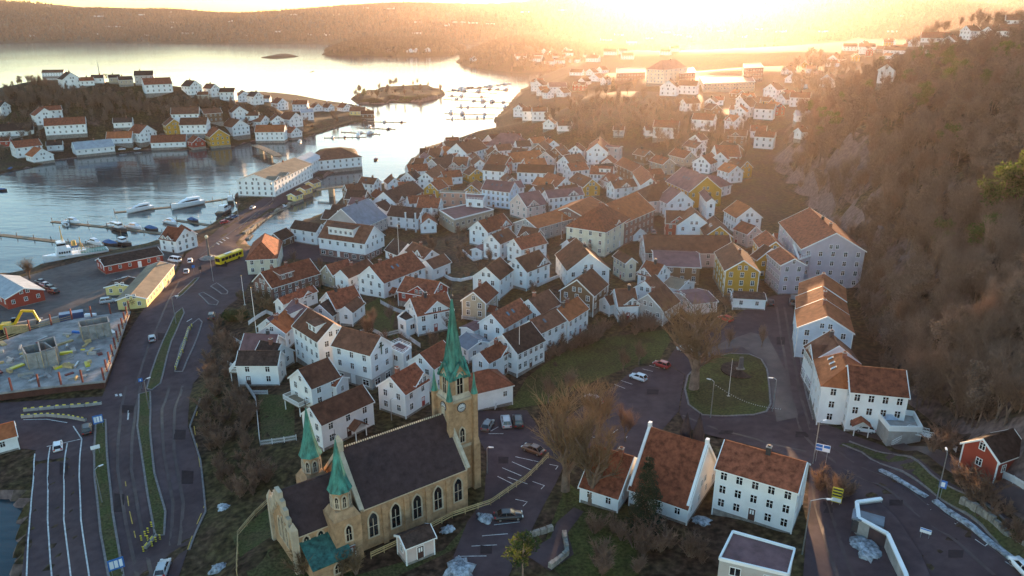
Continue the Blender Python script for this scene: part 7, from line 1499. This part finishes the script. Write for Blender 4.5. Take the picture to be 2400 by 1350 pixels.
# ------------------------------------------------------------------ construction site
def site():
    Z = 4.6; P = [(-40, 925), (-40, 815), (70, 775), (170, 748), (306, 728), (246, 892), (92, 908)]; W_ = [at_z(x, y, Z) for x, y in P]; c = sum(W_, Vector()) / len(W_); o = empty('construction_site', (c.x, c.y, 0)); tag(o, 'concrete deck of a building under construction with red posts', 'building site')
    q = [(v.x - c.x, v.y - c.y) for v in W_]; ar = sum(q[i][0] * q[(i + 1) % len(q)][1] - q[(i + 1) % len(q)][0] * q[i][1] for i in range(len(q)))
    if ar < 0: q = q[::-1]
    MB().extrude(q, Z - .5, Z).build('deck', two_tone('site_concrete', (.20, .19, .185), (.30, .29, .28), .10, bscale=.4, bump=.05, mul=(.75, 1.15)), o)
    MB().extrude([(x * .97, y * .97) for x, y in q], .5, Z - .5).build('lower_storey', mat('site_red_steel', (.11, .045, .035), .8, .3, .4), o)
    RP = mat('red_primer_steel', (.20, .05, .04), .6, .2, 1)
    n = len(q)
    for i in range(n):
        a, b = Vector((*q[i], Z)), Vector((*q[(i + 1) % n], Z)); d = b - a; k = max(1, int(d.length / 4.5))
        for j in range(k): p = a + d * (j / k) * 1.0; p = p * 1; m = MB(); m.box(p.x * .985 - .16, p.x * .985 + .16, p.y * .985 - .16, p.y * .985 + .16, Z, Z + 3.2); m.build('post', RP, o)
        if i in (1, 3, 4):
            for zz in (.55, 1.15): m = MB(); m.bar(a * .985 + Vector((0, 0, zz)) + Vector((0, 0, Z * .015)), b * .985 + Vector((0, 0, zz)) + Vector((0, 0, Z * .015)), .05, .14); m.build('guard_rail', PINE, o)
    fw = mat('formwork_concrete', (.30, .29, .27), .85, .3, .7)
    for (cs, h, nm) in (([(60, 850), (112, 838), (138, 856), (70, 868)], 4.2, 1), ([(190, 786), (258, 774), (262, 788), (196, 800)], 4.0, 2), ([(98, 838), (135, 826), (142, 850)], 4.4, 3)):
        v = [at_z(x, y, Z) for x, y in cs]
        if len(v) == 3: v.append(v[0] + v[2] - v[1])
        for a, b in zip(v, v[1:] + v[:1]):
            d = b - a; k = max(1, int(d.length / 1.6))
            for j in range(k):
                p0, p1 = a + d * ((j + .02) / k) - c, a + d * ((j + .98) / k) - c; p0.z = p1.z = Z + h / 2; m = MB(); m.bar(p0, p1, .3, h); m.build('wall_form', fw, o)
                m = MB(); m.bar(p0 + Vector((0, 0, h / 2 - .1)), p0 - Vector((0, 0, h / 2)), .12); m.build('form_brace', PINE, o)
    rs = random.Random(5); mt = [PINE, RP, CONC, GALV, SGY, SGB]; seq = [0, 2, 3, 2, 0, 1, 3, 2, 0, 5, 2, 3, 0, 4]
    for i in range(84):
        x, y = rs.uniform(-20, 270), rs.uniform(775, 890); p = at_z(x, y, Z)
        if sdist(np.array(q), np.array([p.x - c.x]), np.array([p.y - c.y]))[0] < 2: continue
        L, w, h = rs.uniform(.6, 4.0), rs.uniform(.3, 1.2), rs.uniform(.15, .8); r = rs.uniform(0, 3.1); k = MB(); k.box(-L / 2, L / 2, -w / 2, w / 2, 0, h)
        if i % 3 == 0:
            for t in range(4): k.box(-L / 2 + .1, L / 2 - .1, -w / 2 + t * w / 4, -w / 2 + t * w / 4 + .08, h + .01, h + .13)
        nm, ct = [('timber_pile', 'timber pile'), ('steel_bundle', 'steel bundle'), ('concrete_block', 'concrete block'), ('steel_crate', 'steel crate'), ('yellow_crate', 'crate'), ('blue_crate', 'crate')][seq[i % 14]]
        tag(k.build(nm, mt[seq[i % 14]], None, False, (p.x, p.y, Z), r), '%s lying on the construction deck' % ['pale timber pile', 'red steel bundle', 'grey concrete block', 'grey steel crate', 'yellow crate', 'blue crate'][seq[i % 14]], ct, ['timber piles', 'steel bundles', 'concrete blocks', 'steel crates', 'yellow crates', 'blue crates'][seq[i % 14]] + ' on the construction deck')
site()
def excavator():
    p = G(28, 775); o = empty('excavator', p, .3); tag(o, 'yellow excavator with folded boom behind the construction deck', 'excavator'); Y = mat('machine_yellow', (.68, .42, .02), .45, .15, 1)
    for s in (-1, 1): m = MB(); m.extrude([(-2.2, -.35), (2.2, -.35), (2.2, .35), (-2.2, .35)], .1, 1.0); b = m.build('track', RUB, o); b.location.y = s * 1.2
    m = MB(); m.hexa([(-2.4, -1.4, 1.1), (1.6, -1.4, 1.1), (1.6, 1.4, 1.1), (-2.4, 1.4, 1.1), (-2.2, -1.3, 2.4), (1.2, -1.3, 2.2), (1.2, 1.3, 2.2), (-2.2, 1.3, 2.4)]); m.build('body', Y, o)
    m = MB(); m.hexa([(.2, .2, 2.2), (1.6, .2, 2.1), (1.6, 1.4, 2.1), (.2, 1.4, 2.2), (.3, .3, 3.4), (1.3, .3, 3.4), (1.3, 1.3, 3.4), (.3, 1.3, 3.4)]); m.build('cab', GLASS, o)
    m = MB(); m.bar((1.2, -.4, 2.0), (3.6, -.4, 5.6), .5, .7); m.bar((3.6, -.4, 5.6), (6.4, -.4, 5.2), .5, .6); m.build('boom', Y, o); m = MB(); m.bar((6.2, -.4, 5.4), (7.0, -.4, 2.4), .4, .5); m.build('stick', Y, o); m = MB(); m.hexa([(6.4, -1, 1.6), (7.6, -1, 1.6), (7.6, .2, 1.6), (6.4, .2, 1.6), (6.7, -1, 2.5), (7.3, -1, 2.5), (7.3, .2, 2.5), (6.7, .2, 2.5)]); m.build('bucket', DARK, o)
excavator()
for (x, y, L, rz, mt, l) in [(170, 770, 6, .5, CARP['blue'], 'dark blue site container behind the deck'), (60, 790, 9, .6, CONC, 'long concrete wall element lying behind the deck'), (125, 782, 7, .9, CONC, 'leaning concrete panel behind the deck'), (40, 800, 6, .2, PINE, 'stack of timber planks behind the deck'), (215, 772, 3, .1, SGW, 'pallet of white sacks behind the deck')]:
    p = G(x, y - 20); m = MB(); w, h = (2.4, 2.4) if 'container' in l else (.9, 2.2)
    m.box(-L / 2, L / 2, -w / 2, w / 2, 0, h)
    for k in range(int(L * 2)): xx = -L / 2 + .25 + k * .5; m.box(xx - .06, xx + .06, -w / 2 - .05, w / 2 + .05, .1, h - .1)
    tag(m.build('site_container' if 'container' in l else 'concrete_element' if 'concrete' in l else 'timber_stack' if 'timber' in l else 'pallet', mt, None, False, p, rz), l, 'container' if 'container' in l else 'building material')
# ------------------------------------------------------------------ roundabout column, monument, mast, retaining wall
p = G(491, 606); o = empty('roundabout_column', p); tag(o, 'tall dark column with a ball on the roundabout island', 'column'); m = MB(); m.lathe([(3.4, 0), (3.4, .35), (3.1, .4)], 20); m.build('island_kerb', KERB, o); m = MB(); m.lathe([(2.6, .35), (1.6, 1.0), (.5, 1.2)], 14); m.build('stone_mound', STWALL, o); m = MB(); m.lathe([(.55, 1.0), (.4, 2), (.32, 7.2), (.5, 7.4)], 10); m.build('shaft', mat('dark_stone', (.12, .11, .11), .7, .2, 1), o); m = MB(); m.lathe([(.1, 7.4), (.5, 7.7), (.62, 8.1), (.5, 8.5), (.1, 8.8)], 12); m.build('ball', mat('pale_globe', (.7, .62, .45), .4, .1, 1), o)
p = G(1735, 868); o = empty('monument', p); tag(o, 'dark memorial stone in a flower bed on the round green', 'monument'); m = MB(); m.lathe([(4.2, -.2), (4.2, .22), (3.9, .25)], 20); m.build('flower_bed', two_tone('bed_soil', (.03, .02, .016), (.05, .035, .03), .8), o); m = MB(); m.box(-.9, .9, -.4, .4, .2, .6); m.build('plinth', STWALL, o); m = MB(); m.hexa([(-.55, -.3, .6), (.55, -.3, .6), (.55, .3, .6), (-.55, .3, .6), (-.4, -.22, 3.2), (.4, -.22, 3.2), (.4, .22, 3.2), (-.4, .22, 3.2)]); m.build('stone', MATS['dark_stone'], o)
p = G(236, 190); o = empty('lattice_mast', p); tag(o, 'slender lattice mast on the crest of the island', 'mast'); m = MB(); H = 24
for i in range(3):
    a = i * 2.09; m.tube((1.1 * math.cos(a), 1.1 * math.sin(a), -1), (.4 * math.cos(a), .4 * math.sin(a), H), .22, .16, 5)
m.build('leg', GALV, o); m = MB()
for k in range(14):
    z0, z1 = k * H / 14, (k + 1) * H / 14
    for i in range(3):
        a, b = i * 2.09, (i + 1) * 2.09; r0, r1 = 1.1 - .85 * z0 / H, 1.1 - .85 * z1 / H; m.tube((r0 * math.cos(a), r0 * math.sin(a), z0), (r1 * math.cos(b), r1 * math.sin(b), z1), .12, .12, 4)
m.build('brace', GALV, o); m = MB(); m.tube((0, 0, H), (0, 0, H + 4), .16, .1, 5); m.box(-.3, .3, -.3, .3, H - 3, H - 1.5); m.build('antenna', GALV, o)
for i, (x, y, h, l) in enumerate([(975, 545, 8, 'left white memorial pillar'), (988, 548, 8.5, 'middle white memorial pillar'), (1012, 532, 8, 'right white memorial pillar'), (952, 540, 7.5, 'farthest white memorial pillar among bushes')]):
    p = G(x, y); o = empty('pillar', p); tag(o, l, 'pillar'); m = MB(); m.lathe([(.55, -.2), (.55, .3), (.4, .4)], 4); m.build('base', CONC, o); m = MB(); m.lathe([(.36, .4), (.32, h - .3), (.42, h - .2), (.42, h)], 8); m.build('shaft', FENCEW, o)
def retaining_deck(o, c, top):
    pts = [at_z(*p_, top - .25) - c for p_ in ((2012, 1184), (2064, 1177), (2102, 1214), (2160, 1300), (2200, 1400), (2140, 1400), (2124, 1352), (2084, 1262), (2016, 1222))]
    q = [(p_.x, p_.y) for p_ in pts]; ar = sum(q[i][0] * q[(i + 1) % len(q)][1] - q[(i + 1) % len(q)][0] * q[i][1] for i in range(len(q)))
    MB().extrude(q if ar > 0 else q[::-1], top - 3, top - .25).build('parking_deck', ASPH, o)
def retaining():
    P = [(2005, 1185), (2070, 1175), (2110, 1230)]; top = 16.2; T = [at_z(2008, 1178, top), at_z(2066, 1170, top), at_z(2090, 1240, top), at_z(2126, 1345, top - 1.0), at_z(2140, 1390, top - 2)]
    o = empty('retaining_wall', (T[0].x, T[0].y, 0)); tag(o, 'pale concrete retaining wall with white parapet around the upper parking', 'wall'); c = Vector((T[0].x, T[0].y, 0))
    L = [at_z(2008, 1178, top), at_z(2012, 1215, top), at_z(2080, 1252, top), at_z(2122, 1345, top), at_z(2135, 1390, top)]
    for a, b in list(zip(L, L[1:])) + [(T[0], T[1])]:
        d = b - a; u = d.normalized(); s = Vector((u.y, -u.x, 0)) * .18; A, B = a - c, b - c
        m = MB(); m.hexa([A - s + Vector((0, 0, -5)), B - s + Vector((0, 0, -5)), B + s + Vector((0, 0, -5)), A + s + Vector((0, 0, -5)), A - s, B - s, B + s, A + s]); m.build('wall_panel', CONC, o); m = MB(); m.bar(A + Vector((0, 0, .12)), B + Vector((0, 0, .12)), .55, .25); m.build('coping', TRIM, o)
    retaining_deck(o, c, top)
    p = at_z(2028, 1250, 13.6); o2 = empty('shelter', (p.x, p.y, float(gz(p.x, p.y))), -.5); tag(o2, 'small dark bin shelter against the retaining wall', 'shelter'); m = MB(); m.box(-2.1, 2.1, -1.2, 1.2, 2.3, 2.6); m.build('roof', ROOFM['s'], o2); m = MB()
    for x in (-1.9, 1.9):
        for y in (-1, 1): m.box(x - .06, x + .06, y - .06, y + .06, -.5, 2.3)
    m.build('frame', DARK, o2); m = MB(); m.box(-1.8, 1.8, -.95, .95, .1, 2.0); m.build('panel', DARK, o2)
retaining()
# terrace and stairs of the large white house
def terrace():
    z = 12.8 + 3.0; T = [at_z(2045, 962, z), at_z(2084, 1010, z), at_z(2160, 1012, z), at_z(2140, 975, z)]; c = sum(T, Vector()) / 4; o = empty('terrace', (c.x, c.y, 0)); tag(o, 'raised terrace with white parapet in front of the large white house', 'terrace'); q = [(v.x - c.x, v.y - c.y) for v in T]
    ar = sum(q[i][0] * q[(i + 1) % 4][1] - q[(i + 1) % 4][0] * q[i][1] for i in range(4))
    if ar < 0: q = q[::-1]
    MB().extrude(q, 8, z).build('base', CONC, o)
    for i in range(4): m = MB(); m.bar((q[i][0], q[i][1], z + .5), (q[(i + 1) % 4][0], q[(i + 1) % 4][1], z + .5), .18, 1.05); m.build('parapet', TRIM, o)
    k = MB(); k.hexa([(-1.2, -.6, z), (1.2, -.6, z), (1.2, .8, z), (-1.2, .8, z), (-.9, -.4, z + 1.0), (.8, -.3, z + .9), (.8, .5, z + .9), (-.9, .5, z + 1.0)]); b = k.build('covered_boat', mat('pale_tarpaulin', (.45, .52, .62), .6, .2, 1), None); b.location = (c.x - 1, c.y + 1.2, .05); tag(b, 'boat-shaped pile under a pale tarpaulin on the terrace', 'tarpaulin')
    # stair flight
    a, b_ = at_z(2084, 1040, 12.9), at_z(2134, 1012, 15.2); o3 = empty('stairs', (a.x, a.y, 0)); tag(o3, 'white outdoor stairs with railings beside the terrace', 'stairs'); d = b_ - a; n = 12; u = Vector((d.x, d.y, 0)).normalized(); s = Vector((u.y, -u.x, 0))
    for i in range(n): p = a + d * (i / n) - Vector((a.x, a.y, 0)); m = MB(); m.bar(p - s * .7, p + s * .7, .35, .08, up=(0, 0, 1)); m.build('step', TRIM, o3)
    e = at_z(2182, 1022, 15.2) - Vector((a.x, a.y, 0))
    m = MB(); m.bar(b_ - Vector((a.x, a.y, 0)), e, 1.4, .12); m.build('landing', TRIM, o3)
    for k in (-.7, .7):
        m = MB(); A = a - Vector((a.x, a.y, 0)) + s * k; B = b_ - Vector((a.x, a.y, 0)) + s * k; E = e + s * k
        for h in (.5, 1.0): m.bar(A + Vector((0, 0, h)), B + Vector((0, 0, h)), .06, .08); m.bar(B + Vector((0, 0, h)), E + Vector((0, 0, h)), .06, .08)
        for i in range(15): p = A + (B - A) * (i / 14); m.bar(p, p + Vector((0, 0, 1)), .05); p = B + (E - B) * (i / 14); m.bar(p, p + Vector((0, 0, 1)), .05)
        m.build('railing', TRIM, o3)
    for t in (.15, .5, .9): q_ = b_ + (e + Vector((a.x, a.y, 0)) - b_) * t - Vector((a.x, a.y, 0)); m = MB(); m.box(q_.x - .1, q_.x + .1, q_.y - .1, q_.y + .1, 11, q_.z); m.build('post', TRIM, o3)
terrace()
# small marks on buildings
def by_label(t):
    return [h for h in HOUSES if t in h[0]['label']][0]
rt, L_, W_, he_, zr_, hw_ = by_label('mission hall'); m = MB(); x = -L_ / 2 - .1; m.box(x - .08, x + .02, -.14, .14, he_ - 1.2, he_ + 1.6); m.box(x - .08, x + .02, -.75, .75, he_ + .5, he_ + .78); m.build('cross', mat('dark_green_cross', (.05, .09, .06), .6), rt)
rt, L_, W_, he_, zr_, hw_ = by_label('long yellow hall'); m = MB(); x = -L_ / 2 - .05
for i in range(8):
    a = i * math.pi / 4; m.bar((x, .25 * math.cos(a), he_ - .6 + .25 * math.sin(a)), (x, 1.0 * math.cos(a), he_ - .6 + 1.0 * math.sin(a)), .06, .36, up=(1, 0, 0))
m.build('emblem', mat('dark_brown_emblem', (.12, .06, .03), .7), rt)
rt, L_, W_, he_, zr_, hw_ = by_label('white church hall')
for e in (-1, 1):
    m = MB(); x = e * L_ / 2
    for s_ in (-1, 1):
        m.bar((x, 0, zr_ + .55), (x, s_ * (hw_ + .1), he_ + .4), .3, .4, up=(1, 0, 0))
    m.box(x - .25, x + .25, -.35, .35, zr_ + .2, zr_ + 1.1); m.build('gable_parapet', WHITE, rt)
m = MB(); m.lathe([(.9, zr_ - 1), (.9, zr_ + .6), (.02, zr_ + 4)], 8, 0, (L_ * .28, hw_ * .3)); m.build('turret', CSLATE, rt)
m = MB(); m.lathe([(.9, zr_ - 1), (.9, zr_ + .4), (.02, zr_ + 3.6)], 8, 0, (L_ * .06, hw_ * .3)); m.build('turret', CSLATE, rt)
# string of lamps over the round green
A, B = G(1665, 980) + Vector((0, 0, 7.6)), G(1828, 966) + Vector((0, 0, .8)); o = empty('light_string', A); tag(o, 'string of small lamps hanging across the corner of the round green', 'light string'); m = MB(); k = MB(); n = 30; pr = None
for i in range(n + 1):
    t = i / n; q = (B - A) * t - Vector((0, 0, 1.2 * math.sin(math.pi * t)))
    if pr is not None: m.tube(pr, q, .02, .02, 4, 0, False)
    k.lathe([(.02, q.z - .16), (.08, q.z - .1), (.02, q.z)], 5, 0, (q.x, q.y)); pr = q
m.build('cable', DARK, o); k.build('bulb', LWHT, o)
haze()
